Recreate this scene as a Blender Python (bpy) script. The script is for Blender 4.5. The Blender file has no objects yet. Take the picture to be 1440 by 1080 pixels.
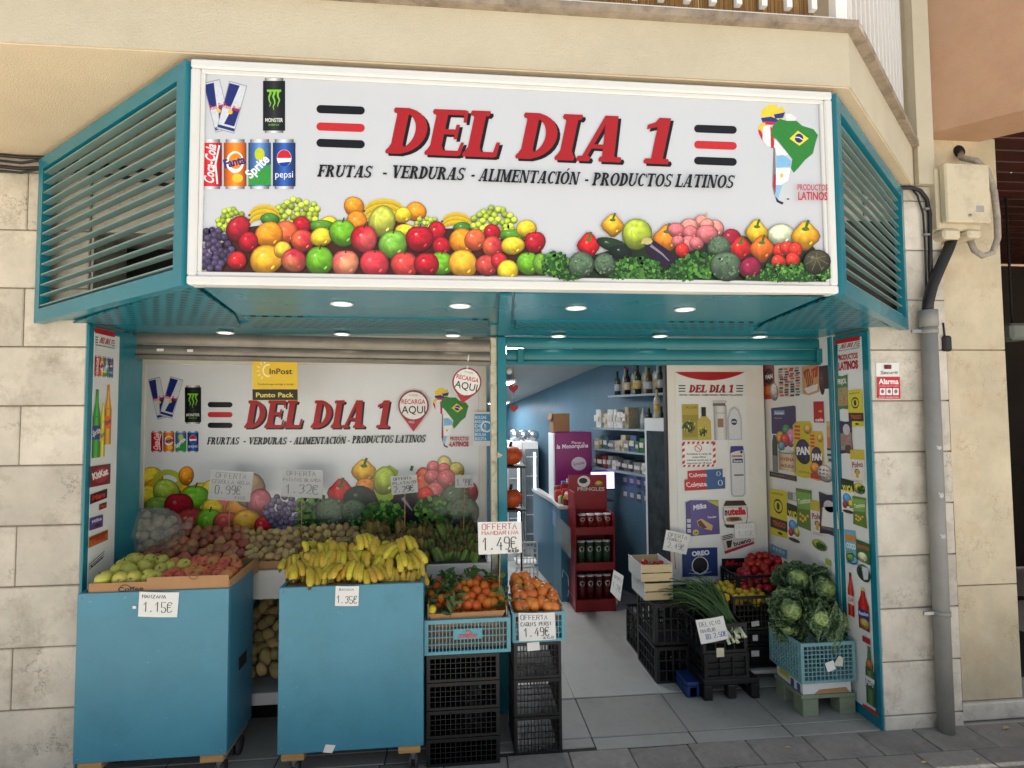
import bpy, bmesh, math, random
import numpy as np
from mathutils import Vector, Matrix
R = math.radians
random.seed(7)
scene = bpy.context.scene
col = scene.collection

# ------------------------------------------------------------------ camera
H_CAM, F_PX = 1.65, 810.0            # eye height, focal length for a 1440 px wide picture
YAW, PITCH, ROLL = R(5.82), R(2.83), R(-0.43)
def cam_axes():
    f = np.array([math.sin(YAW), math.cos(YAW), 0]); r = np.array([math.cos(YAW), -math.sin(YAW), 0]); u = np.array([0, 0, 1.])
    f2 = f*math.cos(PITCH)+u*math.sin(PITCH); u2 = u*math.cos(PITCH)-f*math.sin(PITCH)
    return r*math.cos(ROLL)+u2*math.sin(ROLL), u2*math.cos(ROLL)-r*math.sin(ROLL), f2
AX_R, AX_U, AX_F = cam_axes()
CAM = np.array([0, -2.8435, H_CAM])
cam_d = bpy.data.cameras.new('camera'); cam = bpy.data.objects.new('camera', cam_d); col.objects.link(cam)
cam_d.sensor_fit = 'HORIZONTAL'; cam_d.sensor_width = 36; cam_d.lens = 36*F_PX/1440
cam_d.clip_start = .05; cam_d.clip_end = 600
m = Matrix.Identity(4)
for i in range(3):
    m[i][0] = AX_R[i]; m[i][1] = AX_U[i]; m[i][2] = -AX_F[i]; m[i][3] = CAM[i]
cam.matrix_world = m
scene.camera = cam

# ------------------------------------------------------------------ light
SUN_EL, SUN_AZ = R(70), R(78)        # the sun stands behind the building: the shop front is in open shade
w = bpy.data.worlds.new('World'); scene.world = w; w.use_nodes = True
nt = w.node_tree; bg = nt.nodes['Background']; sky = nt.nodes.new('ShaderNodeTexSky')
sky.sky_type = 'NISHITA'; sky.sun_disc = False; sky.sun_elevation = SUN_EL; sky.sun_rotation = SUN_AZ
sky.air_density = 1.0; sky.dust_density = 2.5; sky.ozone_density = .6
hz = nt.nodes.new('ShaderNodeHueSaturation'); hz.inputs['Saturation'].default_value = .55   # hazy summer sky
nt.links.new(sky.outputs[0], hz.inputs['Color']); nt.links.new(hz.outputs[0], bg.inputs[0]); bg.inputs[1].default_value = .08
sl = bpy.data.lights.new('sun', 'SUN'); sun = bpy.data.objects.new('sun', sl); col.objects.link(sun)
sl.energy = 5.0; sl.angle = R(.55); sl.color = (1, .97, .92)
sd = Vector((math.sin(SUN_AZ)*math.cos(SUN_EL), math.cos(SUN_AZ)*math.cos(SUN_EL), math.sin(SUN_EL)))
sun.rotation_euler = sd.to_track_quat('Z', 'Y').to_euler(); sun.location = (0, 12, 20)
vs = scene.view_settings; vs.view_transform = 'Standard'; vs.look = 'None'; vs.gamma = 1; vs.use_curve_mapping = False
vs.exposure = 1.3

# ------------------------------------------------------------------ pixel -> place
def ray(x, y): return AX_R*((x-720)/F_PX) - AX_U*((y-540)/F_PX) + AX_F
def atY(x, y, Y=0.): d = ray(x, y); return Vector(CAM+d*((Y-CAM[1])/d[1]))
def atX(x, y, X): d = ray(x, y); return Vector(CAM+d*((X-CAM[0])/d[0]))
def atZ(x, y, Z=0.): d = ray(x, y); return Vector(CAM+d*((Z-CAM[2])/d[2]))

# ------------------------------------------------------------------ materials
def lin(c):
    if max(c) > 1.001: c = [v/255 for v in c]
    return tuple((v/12.92 if v <= .04045 else ((v+.055)/1.055)**2.4) for v in c[:3])
MATS = {}
def mat(name, c=(128, 128, 128), rough=.6, metal=0., var=.12, scale=6., bump=0., bscale=80., rnd=0., hue=0., spec=.5, dirt=0., dcol=(60, 52, 44), dscale=2., trans=0., alpha=1., emit=0., stretch=None, coat=0., crack=0., ccol=(110, 92, 70), cscale=3.):
    if name in MATS: return MATS[name]
    m = bpy.data.materials.new(name); m.use_nodes = True; MATS[name] = m
    nt = m.node_tree; N = nt.nodes; L = nt.links; b = N['Principled BSDF']
    base = lin(c)
    b.inputs['Roughness'].default_value = rough; b.inputs['Metallic'].default_value = metal
    b.inputs['Specular IOR Level'].default_value = spec
    if coat: b.inputs['Coat Weight'].default_value = coat
    if trans: b.inputs['Transmission Weight'].default_value = trans
    if alpha < 1: b.inputs['Alpha'].default_value = alpha
    if emit: b.inputs['Emission Color'].default_value = (*base, 1); b.inputs['Emission Strength'].default_value = emit
    tc = N.new('ShaderNodeTexCoord'); src = tc.outputs['Object']
    if stretch:
        mp = N.new('ShaderNodeMapping'); mp.inputs['Scale'].default_value = stretch; L.new(src, mp.inputs[0]); src = mp.outputs[0]
    out = None
    if var:
        n = N.new('ShaderNodeTexNoise'); n.inputs['Scale'].default_value = scale; n.inputs['Detail'].default_value = 6; n.inputs['Roughness'].default_value = .65; L.new(src, n.inputs['Vector'])
        cr = N.new('ShaderNodeValToRGB'); cr.color_ramp.elements[0].position = .3; cr.color_ramp.elements[1].position = .7
        cr.color_ramp.elements[0].color = (*[v*(1-var) for v in base], 1); cr.color_ramp.elements[1].color = (*[min(1, v*(1+var)) for v in base], 1)
        L.new(n.outputs['Fac'], cr.inputs[0]); out = cr.outputs[0]
    else:
        rgb = N.new('ShaderNodeRGB'); rgb.outputs[0].default_value = (*base, 1); out = rgb.outputs[0]
    if dirt:
        n = N.new('ShaderNodeTexNoise'); n.inputs['Scale'].default_value = dscale; n.inputs['Detail'].default_value = 9; n.inputs['Roughness'].default_value = .75; L.new(src, n.inputs['Vector'])
        cr = N.new('ShaderNodeValToRGB'); cr.color_ramp.elements[0].position = .5; cr.color_ramp.elements[1].position = .72
        cr.color_ramp.elements[0].color = (0, 0, 0, 1); cr.color_ramp.elements[1].color = (dirt, dirt, dirt, 1); L.new(n.outputs['Fac'], cr.inputs[0])
        mx = N.new('ShaderNodeMixRGB'); mx.inputs[2].default_value = (*lin(dcol), 1); L.new(cr.outputs[0], mx.inputs[0]); L.new(out, mx.inputs[1]); out = mx.outputs[0]
    if crack:
        oi = N.new('ShaderNodeObjectInfo'); sc_ = N.new('ShaderNodeVectorMath'); sc_.operation = 'SCALE'; sc_.inputs[0].default_value = (9, 7, 5); L.new(oi.outputs['Random'], sc_.inputs['Scale']); av = N.new('ShaderNodeVectorMath'); L.new(src, av.inputs[0]); L.new(sc_.outputs[0], av.inputs[1])
        nd = N.new('ShaderNodeTexNoise'); nd.inputs['Scale'].default_value = cscale*1.6; nd.inputs['Detail'].default_value = 8; nd.inputs['Roughness'].default_value = .7; L.new(av.outputs[0], nd.inputs['Vector']); ms = N.new('ShaderNodeVectorMath'); ms.operation = 'MULTIPLY_ADD'; ms.inputs[1].default_value = (.45, .45, .45); L.new(nd.outputs['Color'], ms.inputs[0]); L.new(av.outputs[0], ms.inputs[2])
        vo = N.new('ShaderNodeTexVoronoi'); vo.feature = 'DISTANCE_TO_EDGE'; vo.inputs['Scale'].default_value = cscale; L.new(ms.outputs[0], vo.inputs['Vector'])
        cr = N.new('ShaderNodeValToRGB'); cr.color_ramp.elements[0].position = .0; cr.color_ramp.elements[1].position = .014; cr.color_ramp.elements[0].color = (1, 1, 1, 1); cr.color_ramp.elements[1].color = (0, 0, 0, 1); L.new(vo.outputs['Distance'], cr.inputs[0])
        nm = N.new('ShaderNodeTexNoise'); nm.inputs['Scale'].default_value = cscale*.9; L.new(av.outputs[0], nm.inputs['Vector']); cm = N.new('ShaderNodeMapRange'); cm.inputs['From Min'].default_value = .48; cm.inputs['From Max'].default_value = .62; cm.inputs['To Max'].default_value = crack; L.new(nm.outputs['Fac'], cm.inputs[0])
        mu = N.new('ShaderNodeMath'); mu.operation = 'MULTIPLY'; L.new(cr.outputs[0], mu.inputs[0]); L.new(cm.outputs[0], mu.inputs[1])
        mx = N.new('ShaderNodeMixRGB'); mx.inputs[2].default_value = (*lin(ccol), 1); L.new(mu.outputs[0], mx.inputs[0]); L.new(out, mx.inputs[1]); out = mx.outputs[0]
    if rnd or hue:
        oi = N.new('ShaderNodeObjectInfo'); hs = N.new('ShaderNodeHueSaturation')
        mr = N.new('ShaderNodeMapRange'); mr.inputs['To Min'].default_value = 1-rnd; mr.inputs['To Max'].default_value = 1+rnd; L.new(oi.outputs['Random'], mr.inputs[0]); L.new(mr.outputs[0], hs.inputs['Value'])
        ml = N.new('ShaderNodeMath'); ml.operation = 'MULTIPLY'; ml.inputs[1].default_value = 7.31; L.new(oi.outputs['Random'], ml.inputs[0])
        fr = N.new('ShaderNodeMath'); fr.operation = 'FRACT'; L.new(ml.outputs[0], fr.inputs[0])
        mh = N.new('ShaderNodeMapRange'); mh.inputs['To Min'].default_value = .5-hue; mh.inputs['To Max'].default_value = .5+hue; L.new(fr.outputs[0], mh.inputs[0]); L.new(mh.outputs[0], hs.inputs['Hue'])
        L.new(out, hs.inputs['Color']); out = hs.outputs[0]
    L.new(out, b.inputs['Base Color'])
    if bump:
        n = N.new('ShaderNodeTexNoise'); n.inputs['Scale'].default_value = bscale; n.inputs['Detail'].default_value = 5; L.new(src, n.inputs['Vector'])
        bp = N.new('ShaderNodeBump'); bp.inputs['Strength'].default_value = bump; bp.inputs['Distance'].default_value = .01; L.new(n.outputs['Fac'], bp.inputs['Height']); L.new(bp.outputs[0], b.inputs['Normal'])
    return m

def print_mat(name, rough=.35, spec=.4):
    if name in MATS: return MATS[name]
    m = bpy.data.materials.new(name); m.use_nodes = True; MATS[name] = m
    b = m.node_tree.nodes['Principled BSDF']; a = m.node_tree.nodes.new('ShaderNodeVertexColor'); a.layer_name = 'Col'
    N = m.node_tree.nodes; L = m.node_tree.links; tc = N.new('ShaderNodeTexCoord'); no = N.new('ShaderNodeTexNoise'); no.inputs['Scale'].default_value = 95; no.inputs['Detail'].default_value = 4
    L.new(tc.outputs['Object'], no.inputs['Vector']); mr = N.new('ShaderNodeMapRange'); mr.inputs['From Min'].default_value = .3; mr.inputs['From Max'].default_value = .7; mr.inputs['To Min'].default_value = .90; mr.inputs['To Max'].default_value = 1.05; L.new(no.outputs['Fac'], mr.inputs[0])
    hs = N.new('ShaderNodeHueSaturation'); hs.inputs['Saturation'].default_value = 1.0; L.new(a.outputs[0], hs.inputs['Color']); L.new(mr.outputs[0], hs.inputs['Value'])
    L.new(hs.outputs[0], b.inputs['Base Color']); b.inputs['Roughness'].default_value = rough; b.inputs['Specular IOR Level'].default_value = spec
    return m

# ------------------------------------------------------------------ objects
def link(o, parent=None):
    col.objects.link(o)
    if parent is not None: o.parent = parent; o.matrix_parent_inverse = parent_inv(parent)
    return o
def parent_inv(p):
    mm = Matrix.LocRotScale(p.location, p.rotation_euler, p.scale)
    q = p.parent
    return (world(p)).inverted()
def world(o):
    mm = Matrix.LocRotScale(o.location, o.rotation_euler, o.scale)
    return mm if o.parent is None else world(o.parent) @ o.matrix_parent_inverse @ mm
def tag(o, label, cat, group=None, kind=None):
    if label: o['label'] = label
    if cat: o['category'] = cat
    if group: o['group'] = group
    if kind: o['kind'] = kind
    return o
def thing(name, label, cat, loc=(0, 0, 0), group=None, rz=0):
    o = bpy.data.objects.new(name, None); o.empty_display_size = .05; o.location = loc; o.rotation_euler = (0, 0, rz); col.objects.link(o)
    return tag(o, label, cat, group)
def struct(o): o['kind'] = 'structure'; return o

class MB:
    """collects faces; every MB becomes one mesh object"""
    def __init__(s): s.v = []; s.f = []; s.sm = []; s.mi = []
    def add(s, vs, fs, smooth=False, mi=0):
        b = len(s.v); s.v += [tuple(p) for p in vs]
        for f in fs: s.f.append(tuple(i+b for i in f)); s.sm.append(smooth); s.mi.append(mi)
        return s
    def box(s, x0, x1, y0, y1, z0, z1, mi=0):
        v = [(x0, y0, z0), (x1, y0, z0), (x1, y1, z0), (x0, y1, z0), (x0, y0, z1), (x1, y0, z1), (x1, y1, z1), (x0, y1, z1)]
        return s.add(v, [(0, 3, 2, 1), (4, 5, 6, 7), (0, 1, 5, 4), (1, 2, 6, 5), (2, 3, 7, 6), (3, 0, 4, 7)], mi=mi)
    def bbox(s, x0, x1, y0, y1, z0, z1, b=.004, mi=0):
        """box with bevelled edges"""
        c = Vector(((x0+x1)/2, (y0+y1)/2, (z0+z1)/2)); hx, hy, hz = (x1-x0)/2, (y1-y0)/2, (z1-z0)/2; b = min(b, hx*.49, hy*.49, hz*.49)
        vs = []; idx = {}
        for sx in (-1, 1):
            for sy in (-1, 1):
                for sz in (-1, 1):
                    for k in range(3):
                        p = [sx*(hx-b), sy*(hy-b), sz*(hz-b)]; p[k] = (sx*hx, sy*hy, sz*hz)[k]
                        idx[(sx, sy, sz, k)] = len(vs); vs.append((c.x+p[0], c.y+p[1], c.z+p[2]))
        fs = []
        S = (-1, 1)
        for k in range(3):
            for sg in S:
                o = [i for i in range(3) if i != k]; q = []
                for a, bb in ((-1, -1), (1, -1), (1, 1), (-1, 1)):
                    t = [0, 0, 0]; t[k] = sg; t[o[0]] = a; t[o[1]] = bb; q.append(idx[(*t, k)])
                fs.append(tuple(q))
        for k in range(3):
            o = [i for i in range(3) if i != k]
            for a in S:
                for bb in S:
                    t1 = [0]*3; t2 = [0]*3
                    for t, e in ((t1, -1), (t2, 1)): t[k] = e; t[o[0]] = a; t[o[1]] = bb
                    fs.append((idx[(*t1, o[0])], idx[(*t2, o[0])], idx[(*t2, o[1])], idx[(*t1, o[1])]))
        for sx in S:
            for sy in S:
                for sz in S: fs.append(tuple(idx[(sx, sy, sz, k)] for k in range(3)))
        return s.add(vs, fs, mi=mi)
    def prism(s, pts, z0, z1, mi=0):
        n = len(pts); v = [(x, y, z0) for x, y in pts]+[(x, y, z1) for x, y in pts]
        return s.add(v, [tuple(range(n-1, -1, -1)), tuple(range(n, 2*n))]+[(i, (i+1) % n, n+(i+1) % n, n+i) for i in range(n)], mi=mi)
    def solid(s, quad, t, mi=0):
        """a slab: 4 (or n) 3D points in one plane, thickness along the normal"""
        q = [Vector(p) for p in quad]; nrm = (q[1]-q[0]).cross(q[-1]-q[0]).normalized()*t; n = len(q)
        v = q+[p+nrm for p in q]
        return s.add(v, [tuple(range(n-1, -1, -1)), tuple(range(n, 2*n))]+[(i, (i+1) % n, n+(i+1) % n, n+i) for i in range(n)], mi=mi)
    def tube(s, pts, r, n=10, mi=0, cap=True):
        pts = [Vector(p) for p in pts]; rs = r if isinstance(r, (list, tuple)) else [r]*len(pts)
        vs = []; prev = None
        for i, p in enumerate(pts):
            t = (pts[min(i+1, len(pts)-1)]-pts[max(i-1, 0)]).normalized()
            if prev is None:
                a = Vector((0, 0, 1)) if abs(t.z) < .9 else Vector((1, 0, 0)); u = t.cross(a).normalized()
            else:
                u = (prev-t*prev.dot(t))
                u = u.normalized() if u.length > 1e-6 else t.orthogonal().normalized()
            prev = u; w_ = t.cross(u)
            for k in range(n):
                a = 2*math.pi*k/n; vs.append(p+(u*math.cos(a)+w_*math.sin(a))*rs[i])
        fs = [(i*n+k, i*n+(k+1) % n, (i+1)*n+(k+1) % n, (i+1)*n+k) for i in range(len(pts)-1) for k in range(n)]
        if cap: fs += [tuple(range(n-1, -1, -1)), tuple((len(pts)-1)*n+k for k in range(n))]
        return s.add(vs, fs, True, mi)
    def lathe(s, prof, n=16, c=(0, 0, 0), mi=0, lob=None):
        vs = []; c = Vector(c)
        for r, z in prof:
            for k in range(n):
                a = 2*math.pi*k/n; rr = r*(lob(a) if lob else 1); vs.append(c+Vector((rr*math.cos(a), rr*math.sin(a), z)))
        fs = [(i*n+k, i*n+(k+1) % n, (i+1)*n+(k+1) % n, (i+1)*n+k) for i in range(len(prof)-1) for k in range(n)]
        fs += [tuple(range(n-1, -1, -1)), tuple((len(prof)-1)*n+k for k in range(n))]
        return s.add(vs, fs, True, mi)
    def grid(s, fn, nu, nv, mi=0, smooth=True):
        vs = [fn(i/nu, j/nv) for j in range(nv+1) for i in range(nu+1)]
        return s.add(vs, [(j*(nu+1)+i, j*(nu+1)+i+1, (j+1)*(nu+1)+i+1, (j+1)*(nu+1)+i) for j in range(nv) for i in range(nu)], smooth, mi)
    def mesh(s, name, mats):
        me = bpy.data.meshes.new(name); me.from_pydata(s.v, [], s.f)
        me.polygons.foreach_set('use_smooth', s.sm); me.polygons.foreach_set('material_index', s.mi)
        for mm in (mats if isinstance(mats, (list, tuple)) else [mats]): me.materials.append(mm)
        me.validate(); me.update()
        return me
    def build(s, name, mats, parent=None):
        return link(bpy.data.objects.new(name, s.mesh(name, mats)), parent)

def place(name, mesh, parent=None, loc=(0, 0, 0), rot=(0, 0, 0), sc=1.):
    o = bpy.data.objects.new(name, mesh); o.location = loc; o.rotation_euler = rot
    o.scale = sc if isinstance(sc, (tuple, list, Vector)) else (sc, sc, sc)
    col.objects.link(o)
    if parent is not None: o.parent = parent
    return o
# ------------------------------------------------------------------ flat print: coloured shapes laid on a panel, lettering
EPS = .00002
class Print:
    """2D shapes on a surface; mp(x, y) gives the place, nrm the outward direction"""
    def __init__(s, mp, nrm, base=.0006): s.mp = mp; s.n = Vector(nrm).normalized(); s.v = []; s.f = []; s.c = []; s.l = 0; s.base = base
    def faces(s, pts, fs, cols):
        """cols: one colour, or one per point"""
        s.l += 1; b = len(s.v); o = s.n*(s.base+s.l*EPS)
        s.v += [tuple(s.mp(x, y)+o) for x, y in pts]
        one = not isinstance(cols, list)
        c1 = (*lin(cols), 1) if one else None
        cl = None if one else [(*lin(c), 1) for c in cols]
        for f in fs: s.f.append(tuple(i+b for i in f)); s.c += [c1 if one else cl[i] for i in f]
    def poly(s, pts, c): s.faces(pts, [tuple(range(len(pts)))], c)
    def rect(s, x0, y0, x1, y1, c): s.poly([(x0, y0), (x1, y0), (x1, y1), (x0, y1)], c)
    def quad(s, a, b, c_, d, c): s.poly([a, b, c_, d], c)
    def grad(s, x0, y0, x1, y1, cs, sk=0):
        """vertical strips with a colour at each border, sk px of skew over the height"""
        n = len(cs); pts = [(x0+(x1-x0)*i/(n-1), y0) for i in range(n)]+[(x0+(x1-x0)*i/(n-1)+sk, y1) for i in range(n)]
        s.faces(pts, [(i, i+1, n+i+1, n+i) for i in range(n-1)], list(cs)+list(cs))
    def disc(s, x, y, rx, ry, c, n=20, rot=0): s.poly([s._e(x, y, rx, ry, 2*math.pi*i/n, rot) for i in range(n)], c)
    def _e(s, x, y, rx, ry, a, rot=0):
        u, v = rx*math.cos(a), ry*math.sin(a); return (x+u*math.cos(rot)-v*math.sin(rot), y+u*math.sin(rot)+v*math.cos(rot))
    def ring(s, x, y, rx, ry, w, c, n=24, a0=0, a1=2*math.pi):
        p = []
        for i in range(n+1):
            a = a0+(a1-a0)*i/n; p += [s._e(x, y, rx, ry, a), s._e(x, y, rx-w, ry-w, a)]
        s.faces(p, [(2*i, 2*i+1, 2*i+3, 2*i+2) for i in range(n)], c)
    def ball(s, x, y, r, c, ry=None, rot=0, hl=.45, n=18, shape=None, blush=None):
        """a printed photograph of a round fruit"""
        ry = ry or r; rings = [(1.03, .50), (.96, .66), (.86, .82), (.64, .98), (.38, 1.1), (.16, 1.2)]; rr = random.Random(int(x*7+y*13)); w1, w2, hx, hy = rr.uniform(0, 6), rr.uniform(0, 6), rr.uniform(.18, .42), rr.uniform(.25, .48)
        pts = []; cols = []
        for k, (q, sh) in enumerate(rings):
            ox, oy = -hx*r*max(0, 1-q), -hy*ry*max(0, 1-q)
            for i in range(n):
                a = 2*math.pi*i/n; f = (shape(a) if shape else 1)*(1+.035*math.cos(2*a+w1)+.02*math.cos(3*a+w2))
                px, py = s._e(0, 0, r*q*f, ry*q*f, a, rot); pts.append((x+px+ox, y+py+oy))
                cc = c
                if blush: t = .5+.5*math.cos(a-blush[1]); cc = [c[j]*(1-t)+blush[0][j]*t for j in range(3)]
                sh2 = (sh*(1-.26*math.sin(a)) if k < 4 else sh)*rr.uniform(.9, 1.1)
                cols.append(tuple(min(255, v*sh2) for v in cc))
        pts.append((x-.3*r, y-.4*ry)); cols.append(tuple(v+(255-v)*hl for v in c))
        m_ = len(rings)
        fs = [(k*n+i, k*n+(i+1) % n, (k+1)*n+(i+1) % n, (k+1)*n+i) for k in range(m_-1) for i in range(n)]+[((m_-1)*n+i, (m_-1)*n+(i+1) % n, m_*n) for i in range(n)]
        s.faces(pts, fs, cols)
        if r > 8 and rr.random() < .45: s.disc(x-hx*r, y-hy*ry, r*rr.uniform(.06, .13), ry*rr.uniform(.04, .08), tuple(v*.35+165 for v in c), 8, -.5)
        if r > 8: s.disc(x+.42*r, y+.5*ry, r*.16, ry*.07, tuple(min(255, v*1.15+20) for v in c), 8, -.8)
    def line(s, pts, w_, c, w1=None):
        p = []; n = len(pts)
        for i, q in enumerate(pts):
            a = pts[max(i-1, 0)]; b = pts[min(i+1, n-1)]; dx, dy = b[0]-a[0], b[1]-a[1]; d = math.hypot(dx, dy) or 1
            ww = (w_ if w1 is None else w_+(w1-w_)*i/(n-1))/2
            p += [(q[0]-dy/d*ww, q[1]+dx/d*ww), (q[0]+dy/d*ww, q[1]-dx/d*ww)]
        s.faces(p, [(2*i, 2*i+1, 2*i+3, 2*i+2) for i in range(n-1)], c)
    def pill(s, x0, y0, x1, y1, w_, c, n=8):
        a = math.atan2(y1-y0, x1-x0); p = [(x1+w_/2*math.cos(a+t), y1+w_/2*math.sin(a+t)) for t in [math.pi*(-.5+i/n) for i in range(n+1)]]
        p += [(x0+w_/2*math.cos(a+t), y0+w_/2*math.sin(a+t)) for t in [math.pi*(.5+i/n) for i in range(n+1)]]
        s.poly(p, c)
    def glyphs(s, polys, wid, x0, y0, x1, y1, h, c, shear=0., one=False):
        """polys in a box of cap height 1 and width wid -> baseline (x0,y0)-(x1,y1)"""
        dx, dy = x1-x0, y1-y0; L = math.hypot(dx, dy); ux, uy = dx/L, dy/L; nx, ny = uy, -ux; k = L/wid
        T = lambda p: (x0+ux*(p[0]*k+p[1]*h*shear)+nx*p[1]*h, y0+uy*(p[0]*k+p[1]*h*shear)+ny*p[1]*h)
        if one:
            pts, fs = [], []
            for p in polys: b = len(pts); pts += [T(q) for q in p]; fs.append(tuple(range(b, b+len(p))))
            s.faces(pts, fs, c)
        else:
            for p in polys: s.poly([T(q) for q in p], c)
    def text(s, t, x0, y0, x1, y1, h, c, bold=0., shear=0.): p, w_ = sans(t, bold); s.glyphs(p, w_, x0, y0, x1, y1, h, c, shear, True)
    def serif(s, t, x0, y0, x1, y1, h, c, shear=.16, heavy=1.): p, w_ = serif_text(t, heavy); s.glyphs(p, w_, x0, y0, x1, y1, h, c, shear)
    def hand(s, t, x0, y0, x1, y1, h, c, w_=1., jit=.06, seed=1):
        rr = random.Random(seed); dx, dy = x1-x0, y1-y0; n = len(t); L = math.hypot(dx, dy); sgn = 1 if s.flip() else -1
        for i, ch in enumerate(t):
            for st in STROKE.get(ch, STROKE.get(ch.upper(), [])):
                oy = rr.uniform(-jit, jit)
                pts = []
                for gx, gy in st:
                    u = (i+.12+.72*gx+rr.uniform(-jit, jit)*.5)/n; v = gy+oy+rr.uniform(-jit, jit)*.5
                    pts.append((x0+dx*u+sgn*(-dy)/L*v*h*0, y0+dy*u-v*h))
                s.line(pts, w_, c)
    def flip(s): return True
    def build(s, name, parent=None, rough=.35, spec=.4):
        me = bpy.data.meshes.new(name); me.from_pydata(s.v, [], s.f)
        at = me.color_attributes.new('Col', 'FLOAT_COLOR', 'CORNER')
        at.data.foreach_set('color', np.array(s.c, dtype=np.float32).ravel())
        me.materials.append(print_mat('print_%g' % rough, rough, spec)); me.update()
        return link(bpy.data.objects.new(name, me), parent)

_sans = {}
def sans(t, bold=0.):
    k = (t, bold)
    if k in _sans: return _sans[k]
    cu = bpy.data.curves.new('lettering', 'FONT'); cu.body = t; cu.size = 1; cu.resolution_u = 3; cu.offset = bold; cu.fill_mode = 'FRONT'
    ob = bpy.data.objects.new('lettering', cu); me = bpy.data.meshes.new_from_object(ob)
    P = [[(me.vertices[i].co.x, me.vertices[i].co.y) for i in p.vertices] for p in me.polygons]
    bpy.data.objects.remove(ob); bpy.data.curves.remove(cu); bpy.data.meshes.remove(me)
    xs = [q[0] for p in P for q in p]; x0, x1 = min(xs), max(xs); cap = .72
    P = [[((x-x0)/cap, y/cap) for x, y in p] for p in P]
    _sans[k] = (P, (x1-x0)/cap); return _sans[k]

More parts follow.
